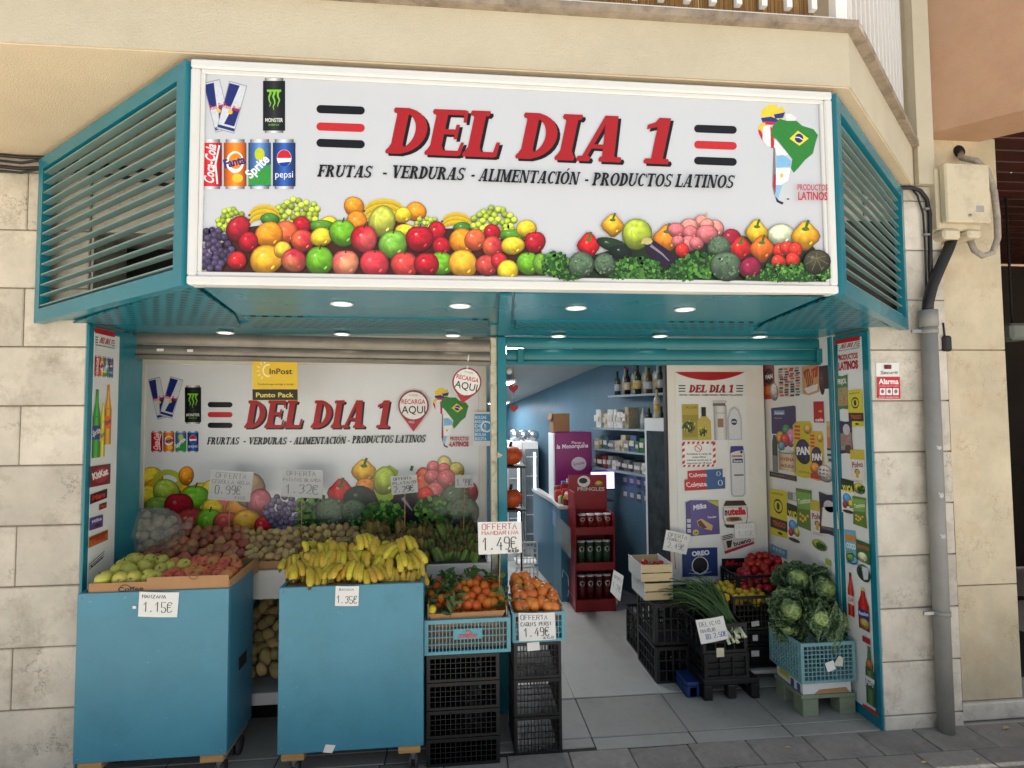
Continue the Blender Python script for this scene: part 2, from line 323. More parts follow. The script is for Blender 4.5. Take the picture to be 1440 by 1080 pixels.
# a slab serif face drawn from stems, bowls and serifs
def _arc(cx, cy, rx, ry, a0, a1, tx, ty, n=14):
    o = [(cx+rx*math.cos(a0+(a1-a0)*i/n), cy+ry*math.sin(a0+(a1-a0)*i/n)) for i in range(n+1)]
    q = [(cx+(rx-tx)*math.cos(a0+(a1-a0)*i/n), cy+(ry-ty)*math.sin(a0+(a1-a0)*i/n)) for i in range(n+1)]
    return [[o[i], o[i+1], q[i+1], q[i]] for i in range(n)]
def serif_glyph(ch, hv):
    T = .23*hv; t = .115*hv; s = .085; P = []; hp = math.pi/2
    bar = lambda x0, y0, x1, y1: P.append([(x0, y0), (x1, y0), (x1, y1), (x0, y1)])
    def sf(x0, x1, y, up):   # rounded serif
        d = t if up else -t; b = .03 if up else -.03
        P.append([(x0+.02, y), (x1-.02, y), (x1, y+d*.5), (x1-.03, y+d), (x0+.03, y+d), (x0, y+d*.5)])
    def stem(x, l=s, r=s, top=True, bot=True):
        bar(x, 0, x+T, 1)
        if bot: sf(x-l, x+T+r, 0, True); P.append([(x-.05, t*.9), (x, t*.9), (x, t+.1)]); P.append([(x+T, t*.9), (x+T+.05, t*.9), (x+T, t+.1)])
        if top: sf(x-l, x+T+r, 1, False)
    def diag(x0, y0, x1, y1, w_): P.append([(x0, y0), (x0+w_, y0), (x1+w_, y1), (x1, y1)])
    if ch == 'D': stem(s, s, .02); P.extend(_arc(s+T*.6, .5, .52, .5, -hp, hp, T, t)); w = s+T*.6+.52
    elif ch == 'E':
        stem(s, s, .05); w = .72; bar(s+T, 0, w-.05, t); bar(s+T, 1-t, w-.07, 1); bar(s+T, .46, w-.16, .46+t)
        P.append([(w-.09, 0), (w, .02), (w+.02, .3), (w-.04, .3)]); P.append([(w-.1, 1), (w-.02, .98), (w-.01, .73), (w-.07, .73)]); P.append([(w-.2, .36), (w-.13, .36), (w-.13, .68), (w-.2, .68)])
    elif ch == 'F':
        stem(s); w = .68; bar(s+T, 1-t, w-.05, 1); bar(s+T, .44, w-.15, .44+t); P.append([(w-.09, 1), (w, .98), (w+.01, .7), (w-.05, .7)]); P.append([(w-.2, .34), (w-.13, .34), (w-.13, .66), (w-.2, .66)])
    elif ch == 'L': stem(s, s, s); w = .68; bar(s+T, 0, w-.04, t); P.append([(w-.1, 0), (w, .02), (w+.02, .33), (w-.05, .33)])
    elif ch == 'I': stem(s); w = T+2*s
    elif ch in 'AÁ':
        w = .9; diag(.07, 0, .40, 1, t*.9); diag(w-.16-T*1.0, 0, .42, 1, T*1.05); bar(.24, .28, w-.3, .28+t*.8); sf(0, .28, 0, True); sf(w-.46, w, 0, True)
    elif ch == '1': w = .6; bar(.2, 0, .2+T, 1); sf(.06, .2+T+.14, 0, True); P.append([(.0, .74), (.2, .8), (.2, 1), (.14, .9), (.0, .84)])
    elif ch == 'R':
        stem(s, s, .05); P.extend(_arc(s+T*.7, .74, .42, .26, -hp, hp, T*.95, t)); w = .84; diag(w-.14-T*.4, 0, .32, .5, T); sf(w-.32, w, 0, True)
    elif ch == 'P': stem(s, s, s); P.extend(_arc(s+T*.7, .72, .42, .28, -hp, hp, T*.95, t)); w = .72
    elif ch == 'U':
        w = .86; bar(s, .35, s+T, 1); bar(w-s-t, .35, w-s, 1); sf(0, s+T+s, 1, False); sf(w-.3, w, 1, False); P.extend(_arc(w/2, .36, w/2-s, .37, math.pi, 2*math.pi, T*.8, t))
    elif ch == 'T': w = .8; x = w/2-T/2; stem(x, s, s, False); bar(.03, 1-t, w-.03, 1); P.append([(0, .7), (.06, .7), (.1, 1), (.02, 1)]); P.append([(w-.06, .7), (w, .7), (w-.02, 1), (w-.1, 1)])
    elif ch == 'S':
        w = .66; P.extend(_arc(w/2, .735, w/2-.04, .265, R(30), R(270), T*.7, t)); P.extend(_arc(w/2, .265, w/2-.02, .265, R(-150), R(90), T*.8, t)); P.append([(w-.1, 1), (w-.04, 1), (w-.04, .7), (w-.11, .72)]); P.append([(.02, 0), (.08, 0), (.1, .3), (.02, .3)])
    elif ch == 'V': w = .88; diag(.36, 0, .1, 1, T*1.05); diag(.44, 0, w-.2, 1, t*.9); sf(0, .44, 1, False); sf(w-.3, w, 1, False)
    elif ch == 'M':
        w = 1.08; bar(.1, 0, .1+t, 1); bar(w-.1-T, 0, w-.1, 1); diag(.46, .02, .1, 1, T*.9); diag(.5, .02, w-.1-T, 1, t); sf(0, .3, 0, True); sf(w-.42, w, 0, True); sf(0, .26, 1, False); sf(w-.3, w, 1, False)
    elif ch == 'N': w = .92; bar(.1, 0, .1+t, 1); bar(w-.1-t, 0, w-.1, 1); diag(w-.1-T, 0, .08, 1, T); sf(0, .3, 0, True); sf(w-.3, w, 1, False); sf(0, .22, 1, False)
    elif ch == 'C': w = .78; P.extend(_arc(w/2+.02, .5, w/2, .5, R(48), R(312), T, t)); P.append([(w-.1, .98), (w-.03, .98), (w-.02, .66), (w-.12, .7)])
    elif ch in 'OÓ':
        w = .86; P.extend(_arc(w/2, .5, w/2-.01, .5, 0, 2*math.pi, T, t, 24))
        if ch == 'Ó': P.append([(w/2-.02, 1.06), (w/2+.08, 1.06), (w/2+.26, 1.26), (w/2+.1, 1.26)])
    elif ch == '-': w = .36; bar(.03, .32, .33, .32+t*1.3)
    else: w = .34
    return P, w
def serif_text(t, hv=1.):
    x = 0; out = []
    for ch in t:
        P, w_ = serif_glyph(ch, hv); out += [[(a+x, b) for a, b in p] for p in P]; x += w_+(.03 if ch != ' ' else 0)
    return out, x
STROKE = {k: [[(int(p[0])/4, int(p[1])/6) for p in s.split()] for s in v.split('|')] for k, v in {
 'A': '00 26 40|13 33', 'B': '00 06 36 45 33 03|33 42 30 00', 'C': '45 36 16 05 01 10 30 41', 'D': '00 06 26 45 41 20 00', 'E': '46 06 00 40|03 33', 'F': '46 06 00|03 33',
 'G': '45 26 05 01 20 41 43 23', 'H': '00 06|40 46|03 43', 'I': '20 26', 'J': '46 41 20 01', 'K': '00 06|46 03 40', 'L': '06 00 40', 'M': '00 06 23 46 40', 'N': '00 06 40 46',
 'O': '16 05 01 10 30 41 45 36 16', 'P': '00 06 36 45 44 33 03', 'Q': '16 05 01 10 30 41 45 36 16|22 40', 'R': '00 06 36 45 44 33 03|23 40', 'S': '45 36 16 05 14 32 41 30 10 01', 'T': '20 26|06 46',
 'U': '06 01 10 30 41 46', 'V': '06 20 46', 'X': '00 46|06 40', 'Y': '06 23 46|23 20', 'Z': '06 46 00 40', '0': '16 05 01 10 30 41 45 36 16', '1': '04 26 20', '2': '05 16 36 45 43 00 40',
 '3': '05 16 36 45 34 23 34 42 31 10 01', '4': '36 02 42|34 30', '5': '46 06 03 33 42 41 30 10 01', '6': '46 14 01 10 30 41 42 33 03', '7': '06 46 10|13 33', '8': '23 05 16 36 45 23 01 10 30 41 23',
 '9': '43 13 04 16 36 45 41 30 10', ',': '21 10', '.': '20 21', '€': '45 36 16 05 01 10 30 41|03 33|04 34', '-': '03 33', '(': '36 24 22 30', ')': '16 24 22 10', '/': '00 46'}.items()}
# ------------------------------------------------------------------ palette
TEAL = (16, 118, 134)
m_stone = mat('limestone_block', (200, 191, 174), .7, var=.16, scale=4, bump=.3, bscale=38, rnd=.12, dirt=.75, dcol=(140, 126, 106), dscale=4.5, crack=.9, ccol=(92, 80, 66), cscale=3.4)
m_stone_b = mat('limestone_block_warm', (202, 194, 179), .7, var=.16, scale=5, bump=.3, bscale=38, rnd=.12, dirt=.75, dcol=(138, 126, 108), dscale=4.5, crack=.9, ccol=(92, 80, 66), cscale=4)
m_mortar = mat('mortar', (136, 125, 108), .9, var=.2, scale=20)
m_travertine = mat('cream_stone', (204, 190, 160), .5, var=.2, scale=2.5, bump=.12, bscale=30, dirt=.45, dcol=(178, 142, 96), dscale=4, rnd=.05, crack=1., ccol=(142, 98, 54), cscale=5)
m_plaster = mat('cream_plaster', (216, 196, 164), .85, var=.05, scale=3, bump=.3, bscale=160, dirt=.2, dcol=(178, 150, 112), dscale=2)
m_fascia = mat('stone_grey_plaster', (196, 186, 162), .85, var=.06, scale=3, bump=.35, bscale=140, dirt=.25, dcol=(160, 142, 112), dscale=1.8)
m_coping = mat('weathered_coping', (148, 134, 116), .85, var=.3, scale=14, bump=.5, bscale=60, dirt=.8, dcol=(64, 54, 46), dscale=6)
m_terra = mat('terracotta_plaster', (178, 142, 112), .85, var=.09, scale=2.5, bump=.3, bscale=110, dirt=.3, dcol=(150, 100, 70), dscale=2.4)
m_timber = mat('dark_timber', (64, 28, 20), .55, var=.4, scale=4, stretch=(1, 12, 12), rnd=.2)
m_white = mat('white_paint', (226, 222, 212), .5, var=.04, scale=3, dirt=.18, dcol=(160, 148, 126), dscale=4)
m_whitemetal = mat('white_railing', (232, 232, 228), .4, var=.04, dirt=.15, dcol=(150, 140, 120))
m_reed = mat('reed', (152, 118, 70), .8, var=.35, scale=9, stretch=(30, 30, .6), rnd=.25)
m_teal = mat('teal_paint', TEAL, .26, var=.08, scale=3, rnd=.02, dirt=.14, dcol=(74, 120, 122), dscale=5)
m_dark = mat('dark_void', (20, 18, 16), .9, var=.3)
m_floor_in = mat('pale_floor_tile', (186, 184, 176), .35, var=.06, scale=4, dirt=.3, dcol=(128, 122, 112), dscale=3, rnd=.03)
m_slab = mat('grey_stone_slab', (152, 150, 143), .5, var=.12, scale=6, dirt=.5, dcol=(70, 66, 62), dscale=3, bump=.08, rnd=.06)
m_pave = mat('pavement_tile', (136, 131, 124), .8, var=.16, scale=16, dirt=.5, dcol=(52, 48, 46), dscale=3, bump=.3, bscale=120, rnd=.14)
m_ground = mat('street_paving', (186, 180, 170), .85, var=.1, scale=1.5)
m_grout = mat('dark_joint', (50, 47, 44), .9, var=.2, scale=20)
m_inwall = mat('blue_interior_wall', (84, 116, 132), .45, var=.16, scale=1.4, dirt=.35, dcol=(48, 78, 94), dscale=1.2)
m_inceil = mat('interior_ceiling', (186, 188, 184), .7, var=.05)
m_perf = None

def perf_mat():
    m = bpy.data.materials.new('perforated_teal_sheet'); m.use_nodes = True; N = m.node_tree.nodes; L = m.node_tree.links; b = N['Principled BSDF']
    tc = N.new('ShaderNodeTexCoord'); br = N.new('ShaderNodeTexBrick'); br.inputs['Scale'].default_value = 1
    for k, v in (('Brick Width', .050), ('Row Height', .052), ('Mortar Size', .0135), ('Mortar Smooth', .1)): br.inputs[k].default_value = v
    mp = N.new('ShaderNodeMapping'); mp.inputs['Rotation'].default_value = (0, 0, R(0)); L.new(tc.outputs['Object'], mp.inputs[0]); L.new(mp.outputs[0], br.inputs['Vector'])
    br.inputs['Color1'].default_value = br.inputs['Color2'].default_value = (*lin((10, 42, 48)), 1); br.inputs['Mortar'].default_value = (*lin(TEAL), 1)
    L.new(br.outputs['Color'], b.inputs['Base Color']); b.inputs['Roughness'].default_value = .3
    bp = N.new('ShaderNodeBump'); bp.inputs['Strength'].default_value = .6; bp.inputs['Distance'].default_value = .004; L.new(br.outputs['Fac'], bp.inputs['Height']); L.new(bp.outputs[0], b.inputs['Normal'])
    return m
m_perf = perf_mat()

JL, JR, ZC = -1.677, 2.190, 2.076          # opening, soffit height
COURSES = [.0685+.2715*k for k in range(11)]
Y_SH = .40                                  # plane of the roller shutters
Y_N = .80                                   # back of the produce niche
Y_P = 1.00                                  # back of the poster recess

# ------------------------------------------------------------------ ground
g = MB(); g.add([(-60, -80, -.03), (60, -80, -.03), (60, 60, -.03), (-60, 60, -.03)], [(0, 1, 2, 3)])
struct(g.build('ground', m_ground))
g = MB(); g.box(-5, 6, -1.02, -.001, -.028, -.006); pav = struct(g.build('pavement', m_grout))
me_t = MB().bbox(-.1475, .1475, -.0975, .0975, -.014, 0, .004).mesh('pavement_tile', m_pave)
for j in range(5):
    y = -.10-.2*j
    for i in range(22):
        x = -2.3+.3*i+(.15 if j % 2 else 0)
        place('paving_tile', me_t, pav, (x, y, .001+random.uniform(-.002, .002)), (random.uniform(-.006, .006), random.uniform(-.006, .006), 0))
g = MB(); g.box(JL, 2.6, .001, .505, -.03, -.004); fl = struct(g.build('threshold_floor', m_grout))
xs = [JL]+[.693+.5107*k for k in range(-4, 3)]+[2.22]
xs = sorted(set([JL, -1.35, -.839, -.328, .183, .693, 1.204, 1.714, 2.2]))
for k in range(len(xs)-1):
    MB().bbox(xs[k]+.002, xs[k+1]-.002, .11, .502, -.02, .002, .003).build('stone_slab', m_slab, fl)
    e = random.uniform(.03, .05)
    MB().bbox(xs[k]+.002, xs[k+1]-.002, .004 if k != 4 else .03, .107, -.02, .001-random.uniform(0, .003), .004).build('kerb_slab', m_slab, fl)
g = MB(); g.box(-2.0, 4.2, .51, 7, -.03, -.002); fi = struct(g.build('shop_floor', m_grout))
for j in range(5):
    for i in range(8):
        x = .18+.51*(i-4); y = .512+.9*j
        if x > 2.3 or x+.51 < -.2: continue
        MB().bbox(x, x+.5085, y, y+.8985, -.02, .004, .001).build('floor_tile', m_floor_in, fi)

# ------------------------------------------------------------------ building: stone facade, plaster, balcony
bl = thing('apartment_building', 'cream building with pale stone block walls around the shop front', 'building', (0, 0, 0))
def course(x0, x1, joints, m_):
    for k in range(len(COURSES)):
        z0 = COURSES[k]; z1 = COURSES[k+1] if k+1 < len(COURSES) else 2.868
        xx = [x0]+sorted(j for j in joints(k) if x0+.03 < j < x1-.03)+[x1]
        for a, b in zip(xx, xx[1:]):
            d = random.uniform(-.002, .002)
            o = MB().bbox(a+.0025, b-.0025, d, .04, z0+.003, z1-.003, .004).build('stone_block', m_, bl)
    xx = [x0]+sorted(j for j in joints(-1) if x0+.03 < j < x1-.03)+[x1]
    for a, b in zip(xx, xx[1:]): MB().bbox(a+.0025, b-.0025, -.003, .04, -.02, COURSES[0]-.003, .004).build('stone_block', m_, bl)
xj = atY(33, 446).x
course(-3.6, JL-.012, lambda k: [xj-.82*i for i in range(4)] if k % 2 else [xj-.41-.82*i for i in range(4)], m_stone)
course(JR+.014, 2.655, lambda k: [], m_stone_b)
MB().box(-3.6, JL-.013, .008, .30, -.02, 2.868).build('wall_core', m_mortar, bl)
MB().box(JR+.015, 2.655, .008, .30, -.02, 2.868).build('wall_core', m_mortar, bl)
# wall over the opening (seen through the louvres): plaster with a dark vent opening on either side
vx = atY(130, 340).x; vz = atY(160, 326).z
MB().box(JL-.013, vx, .012, .30, 2.095, 2.868).build('wall_lintel', m_stone, bl)
MB().box(vx, 2.10, .012, .30, vz, 2.868).build('wall_lintel', m_stone, bl)
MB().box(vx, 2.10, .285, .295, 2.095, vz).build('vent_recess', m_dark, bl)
MB().box(2.10, JR+.015, .012, .30, 2.095, 2.868).build('wall_lintel', m_stone, bl)
# balcony slab: chamfered corner on the right
YF = -.870
fr = atY(1205, 48, YF-.02).x
slab = [(-4.6, YF), (fr-.02, YF), (2.50, .0), (2.50, .3), (-4.6, .3)]
MB().prism(slab, 2.868, 3.075).build('balcony_slab', m_fascia, bl)
sof = [(-4.6, YF+.004), (fr-.024, YF+.004), (2.494, -.001), (-4.6, -.001)]
MB().prism(sof, 2.862, 2.8675).build('balcony_soffit', m_plaster, bl)
cop = [(-4.6, YF-.035), (fr, YF-.035), (2.535, -.012), (2.535, .28), (-4.6, .28)]
MB().prism(cop, 3.0755, 3.105).build('coping', m_coping, bl)
# upper wall and the body of the house: keeps the sun off the pavement
MB().box(-9, 2.50, .9, 9, 3.106, 7.6).build('upper_wall', m_plaster, bl)
MB().box(-9, 2.50, .3, 9, 2.87, 3.1045).build('floor_slab', m_plaster, bl)
MB().box(2.505, 2.60, -.03, .9, 2.868, 7.6).build('party_wall_strip', m_fascia, bl)
# railing
rail = thing('balcony_railing', 'white metal balcony railing above the shop sign', 'railing', (0, 0, 3.105))
c0 = Vector((fr-.05, YF+.015, 0)); c1 = Vector((2.47, .03, 0)); lft = Vector((-4.5, YF+.015, 0))
def bar_between(a, b, z0, z1, t, mb):
    d = (b-a).normalized(); n_ = Vector((-d.y, d.x, 0))*t/2
    mb.solid([a+n_+Vector((0, 0, z0)), a-n_+Vector((0, 0, z0)), b-n_+Vector((0, 0, z0)), b+n_+Vector((0, 0, z0))], -(z1-z0)); return mb
bar_between(lft, c0, 3.135, 3.165, .03, MB()).build('bottom_rail', m_whitemetal, rail)
bar_between(lft, c0, 4.07, 4.11, .045, MB()).build('top_rail', m_whitemetal, rail)
bar_between(c0, c1, 3.135, 3.165, .03, MB()).build('bottom_rail', m_whitemetal, rail)
bar_between(c0, c1, 4.07, 4.11, .045, MB()).build('top_rail', m_whitemetal, rail)
mb_bar = MB().box(-.011, .011, -.011, .011, 3.1655, 4.07).mesh('baluster', m_whitemetal)
mb_post = MB().box(-.02, .02, -.02, .02, 3.105, 4.07).mesh('railing_post', m_whitemetal)
x = fr-.05; k = 0
while x > -3.2:
    o = place('railing_post' if k % 12 == 0 else 'baluster', mb_post if k % 12 == 0 else mb_bar, rail, (x, YF+.015, -3.105)); x -= .099; k += 1
dv = c1-c0; n = 15
for i in range(1, n+1): place('baluster', mb_bar, rail, tuple(c0+dv*(i/n)+Vector((0, 0, -3.105))), (0, 0, math.atan2(dv.y, dv.x)))
rs = thing('reed_screen', 'brown reed screen fixed behind the white balcony railing', 'screen', (0, YF+.06, 3.12))
me_r = MB().tube([(0, 0, 0), (0, 0, .93)], .0055, 5).mesh('reed', m_reed)
x = fr-.12; cnt = 0
while x > -.75 and cnt < 300:
    place('reed', me_r, rs, (x, random.uniform(-.003, .003), random.uniform(0, .02)), (random.uniform(-.01, .01), random.uniform(-.012, .012), 0)); x -= random.uniform(.0075, .0105); cnt += 1
rest = MB()
while x > -3.2: rest.box(x-.006, x+.006, YF+.055, YF+.065, 3.12, 4.05); x -= .013
o = rest.build('reed_bundle', m_reed, rs); o['kind'] = 'stuff'

# ------------------------------------------------------------------ neighbour: pillar, portico
pl = thing('stone_pillar', 'tall cream stone pillar right of the grey drainpipe', 'pillar', (2.87, .2, 0))
px0, px1 = 2.672, 3.085
zz = [.075, .80, 1.87, 2.62, 3.225]
zz = [.075, atY(1380, 823, .08).z, atY(1365, 492, .08).z, 3.225]
for a, b in zip(zz, zz[1:]): MB().bbox(px0, px1, .08, .12, a+.002, b-.002, .004).build('stone_panel', m_travertine, pl)
for a, b in zip(zz, zz[1:]): MB().bbox(px1-.035, px1-.001, .1205, .5, a+.002, b-.002, .003).build('stone_panel', m_travertine, pl)
MB().box(px0+.004, px1-.036, .1205, .5, 0, 3.225).build('pillar_core', m_mortar, pl)
MB().bbox(px0+.01, px1+.012, .06, .119, -.02, .072, .006).build('plinth', m_stone_b, pl)
port = thing('neighbouring_portico', 'terracotta plastered house with dark timber portico ceiling at far right', 'building', (3.4, 1, 0))
A = Vector((2.575, .05, 0)); B = atZ(1440, 140, 3.225); dirv = (Vector((B.x, B.y, 0))-A).normalized(); E2 = A+dirv*1.6
nn = Vector((dirv.y, -dirv.x, 0))
def wallpiece(a, b, z0, z1, t):
    return MB().solid([a+Vector((0, 0, z0)), b+Vector((0, 0, z0)), b+Vector((0, 0, z1)), a+Vector((0, 0, z1))], -t)
wallpiece(A, E2, 3.232, 7.6, .25).build('upper_wall', m_terra, port)
MB().box(2.61, 9, .35, 9, 3.45, 7.6).build('house_body', m_terra, port)
MB().solid([A+Vector((0, 0, 3.17)), E2+Vector((0, 0, 3.17)), E2+Vector((0, 0, 3.2315)), A+Vector((0, 0, 3.2315))], -.30).build('wall_lip', m_terra, port)
# timber boards under the portico
for k in range(26):
    y0 = -1.1+.145*k
    xa = 2.60 if y0 > .0 else 2.60+(-y0)*.75
    if y0 < 0:
        t_ = (y0-A.y)/dirv.y; xa = A.x+dirv.x*t_+.24
    MB().bbox(xa, 6.2, y0, y0+.138, 3.19-.012*k*0, 3.226, .006).build('ceiling_board', m_timber, port)
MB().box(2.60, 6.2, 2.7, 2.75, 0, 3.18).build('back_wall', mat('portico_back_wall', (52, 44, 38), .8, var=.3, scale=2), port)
MB().box(6.2, 6.25, -1, 2.7, 0, 3.4).build('side_wall', m_terra, port)
MB().box(3.75, 4.6, 2.60, 2.695, .0, 2.1).build('door', mat('portico_door', (58, 40, 28), .5, var=.3), port)
MB().box(2.66, 2.70, .5, 2.7, 0, 3.18).build('side_wall', mat('portico_side_wall', (120, 104, 84), .8, var=.1), port)
tb = thing('portico_light_tube', 'thin white tube under the dark timber ceiling right of the pillar', 'tube', (3.4, .6, 3.0))
a = atY(1392, 236, .5); b = atY(1475, 240, .5)
MB().tube([a, (a+b)/2, b], .008, 8).build('tube', m_whitemetal, tb)
for q in (.35, .8): MB().tube([a.lerp(b, q), a.lerp(b, q)+Vector((0, 0, 3.19-a.z))], .004, 6).build('hanger', m_whitemetal, tb)
gate = thing('dark_railing', 'dark metal railing in the shade behind the stone pillar', 'railing', (3.6, 1.6, 0))
for k in range(14): MB().box(3.2+.11*k, 3.215+.11*k, 1.6, 1.615, .05, 1.15).build('bar', m_dark, gate)
for z in (.05, 1.15): MB().box(3.15, 4.75, 1.595, 1.62, z, z+.03).build('rail', m_dark, gate)
sg = thing('wall_lantern', 'grey lantern hanging in the portico behind the pillar', 'lantern', (3.5, .9, 2.1))
lp = atY(1424, 466, .9)
MB().bbox(lp.x-.09, lp.x+.09, .82, .98, lp.z-.07, lp.z+.05, .02).build('lamp_body', mat('grey_metal_lamp', (120, 124, 118), .5), sg)
MB().tube([lp+Vector((0, 0, .05)), (lp.x, .9, 3.19)], .008, 6).build('stem', m_dark, sg)

# ------------------------------------------------------------------ shop interior shell
def wall(name, pts, m_, t=.04): return struct(MB().solid(pts, t).build(name, m_))
wr0, wr1 = Vector((2.07, 1.04, 0)), Vector((.60, 5.62, 0))
zt = lambda y: 2.09-.161*(y-2.9)
wall('interior_wall_right', [wr0, wr1, wr1+Vector((0, 0, 3)), wr0+Vector((0, 0, 3))], m_inwall, -.05)
wall('interior_wall_back', [(-1.5, 5.6, 0), (1.2, 5.6, 0), (1.2, 5.6, 3), (-1.5, 5.6, 3)], m_inwall, -.05)
wall('interior_wall_left', [(.12, .9, 0), (.12, 5.6, 0), (.12, 5.6, 3), (.12, .9, 3)], m_inwall, .05)
struct(MB().add([(-.2, .52, zt(.52)), (2.4, .52, zt(.52)), (2.4, 5.7, zt(5.7)), (-.2, 5.7, zt(5.7)), (-.2, .52, zt(.52)+.05), (2.4, .52, zt(.52)+.05), (2.4, 5.7, zt(5.7)+.05), (-.2, 5.7, zt(5.7)+.05)],
    [(0, 1, 2, 3), (7, 6, 5, 4), (0, 4, 5, 1), (1, 5, 6, 2), (2, 6, 7, 3), (3, 7, 4, 0)]).build('interior_ceiling', m_inceil))
# closed shell so that no daylight leaks in from behind
struct(MB().box(-4.0, -3.95, .3, 7, -.03, 2.87).build('party_wall_left', m_mortar)); struct(MB().box(-4.0, 6.3, 6.9, 7, -.03, 3.4).build('rear_wall', m_mortar))
# ------------------------------------------------------------------ canopy with louvred sides
YS = -.883                                   # plane of the sign face
SX0, SX1, SZ0, SZ1 = -.866, 1.405, 2.076, 2.834
cn = thing('sign_canopy', 'teal metal canopy with slanted louvred sides carrying the shop sign', 'canopy', (0, -.4, ZC))
WL, WR = -1.884, 2.389
zs = ZC+.012
# soffit sheets
MB().prism([(SX0+.03, YS+.03), (SX1-.03, YS+.03), (WR-.02, -.004), (WL+.02, -.004)], zs+.003, zs+.02).build('soffit_backing', m_teal, cn)
MB().box(JL, JR, -.0035, Y_SH+.03, ZC+.008, ZC+.05).build('soffit_rear_sheet', m_teal, cn)
def zp(x, y): p = atZ(x, y, ZC); return (p.x, p.y)
def sheet(name, px, m_, z0=0., t=.008):
    MB().prism([zp(*p) for p in px], ZC+z0, ZC+z0+t).build(name, m_, cn)
sheet('soffit_panel', [(286, 404), (698, 412), (690, 448), (336, 443)], m_teal, .0)
sheet('soffit_panel', [(724, 413), (1160, 415), (1072, 452), (722, 450)], m_teal, .0)
sheet('perforated_sheet', [(258, 406), (274, 405), (330, 444), (338, 460), (100, 456)], m_perf, .002)
sheet('perforated_sheet', [(342, 446), (686, 451), (688, 463), (356, 461)], m_perf, .002)
sheet('perforated_sheet', [(726, 453), (1066, 455), (1045, 465), (724, 464)], m_perf, .002)
sheet('perforated_sheet', [(1172, 417), (1186, 419), (1250, 460), (1060, 466), (1078, 455)], m_perf, .002)
sheet('soffit_seam', [(703, 413), (720, 413), (717, 470), (700, 470)], m_teal, -.006)
# frames of the slanted sides and their slats
def side(xa, ya, xb, yb, zt, nsl, flip, sd=.016):
    a = Vector((xa, ya, 0)); b = Vector((xb, yb, 0)); d = (b-a); L = d.length; d.normalize(); nrm = Vector((d.y, -d.x, 0))*(-1 if flip else 1)
    def bar(u0, u1, z0, z1, t0, t1, name, m_=m_teal, tilt=0):
        p = [a+d*u0+nrm*t0, a+d*u1+nrm*t0, a+d*u1+nrm*t1, a+d*u0+nrm*t1]
        mb = MB(); v = [(q.x, q.y, z0+(tilt if i in (2, 3) else 0)) for i, q in enumerate(p)]+[(q.x, q.y, z1+(tilt if i in (2, 3) else 0)) for i, q in enumerate(p)]
        mb.add(v, [(3, 2, 1, 0), (4, 5, 6, 7), (0, 1, 5, 4), (1, 2, 6, 5), (2, 3, 7, 6), (3, 0, 4, 7)]); return mb.build(name, m_, cn)
    f = .055
    bar(0, L, ZC-.004, ZC+f, -.02, .02, 'frame_rail'); bar(0, L, zt-f, zt, -.02, .02, 'frame_rail')
    bar(0, f, ZC+f, zt-f, -.02, .02, 'frame_post'); bar(L-f, L, ZC+f, zt-f, -.02, .02, 'frame_post')
    zz = np.linspace(ZC+f+.012, zt-f-.02, nsl)
    for z in zz:
        bar(f, L-f, z, z+.006, -.014, sd, 'louvre_slat', m_slat, tilt=0)
m_slat = mat('louvre_slat', (112, 140, 136), .45, var=.14, scale=3, dirt=.5, dcol=(140, 134, 118), dscale=7)
side(SX0-.004, YS+.012, WL, -.022, 2.83, 14, True)
side(SX1+.004, YS+.012, WR, -.022, 2.83, 14, False, .004)
MB().box(1.62, 2.37, -.012, -.0045, 2.10, 2.66).build('inner_panel', mat('painted_shade_panel', (58, 52, 46), .85, var=.3, scale=5), cn)  # added dark sheet: its colour paints the shade behind the right louvre
for k, (x, y) in enumerate([(481, 426), (647, 429), (810, 432), (963, 434), (317, 467), (481, 469), (637, 471), (785, 472), (928, 472), (1068, 473)]):
    p = atZ(x, y, ZC)
    o = MB().lathe([(.041, ZC-.001), (.044, ZC-.006), (.040, ZC-.008), (.033, ZC-.0045), (.033, ZC+.001)], 24, (p.x, p.y, 0)).build('downlight', m_whitemetal, cn)
    MB().lathe([(.0325, ZC-.004), (.0325, ZC-.001)], 20, (p.x, p.y, 0)).build('lens', mat('lit_lens', (255, 250, 240), .4, var=0, emit=2.2), o)

# ------------------------------------------------------------------ main sign
sign = thing('shop_sign', 'large white DEL DIA 1 shop sign with printed fruit and vegetables', 'sign', (.27, YS, ZC))
m_signw = mat('sign_white', (199, 202, 206), .35, var=.02, scale=1.5)
m_signf = mat('sign_frame_white', (216, 215, 210), .35, var=.03)
fw = .030
MB().box(SX0+fw, SX1-fw, YS+.012, YS+.05, SZ0+fw, SZ1-fw).build('panel', m_signw, sign)
def mold(mb, x0, x1, z0, z1):
    mb.bbox(x0, x1, YS-.004, YS+.06, z0, z1, .004)
mb = MB(); mb.bbox(SX0, SX1, YS-.006, YS+.055, SZ1-fw, SZ1, .005); mb.build('frame_rail', m_signf, sign)
mb = MB(); mb.bbox(SX0, SX1, YS-.006, YS+.055, SZ0, SZ0+fw, .005); mb.build('frame_rail', m_signf, sign)
mb = MB(); mb.bbox(SX0, SX0+fw, YS-.0045, YS+.055, SZ0+fw, SZ1-fw, .005); mb.build('frame_rail', m_signf, sign)
mb = MB(); mb.bbox(SX1-fw, SX1, YS-.0045, YS+.055, SZ0+fw, SZ1-fw, .005); mb.build('frame_rail', m_signf, sign)
i2 = fw+.014
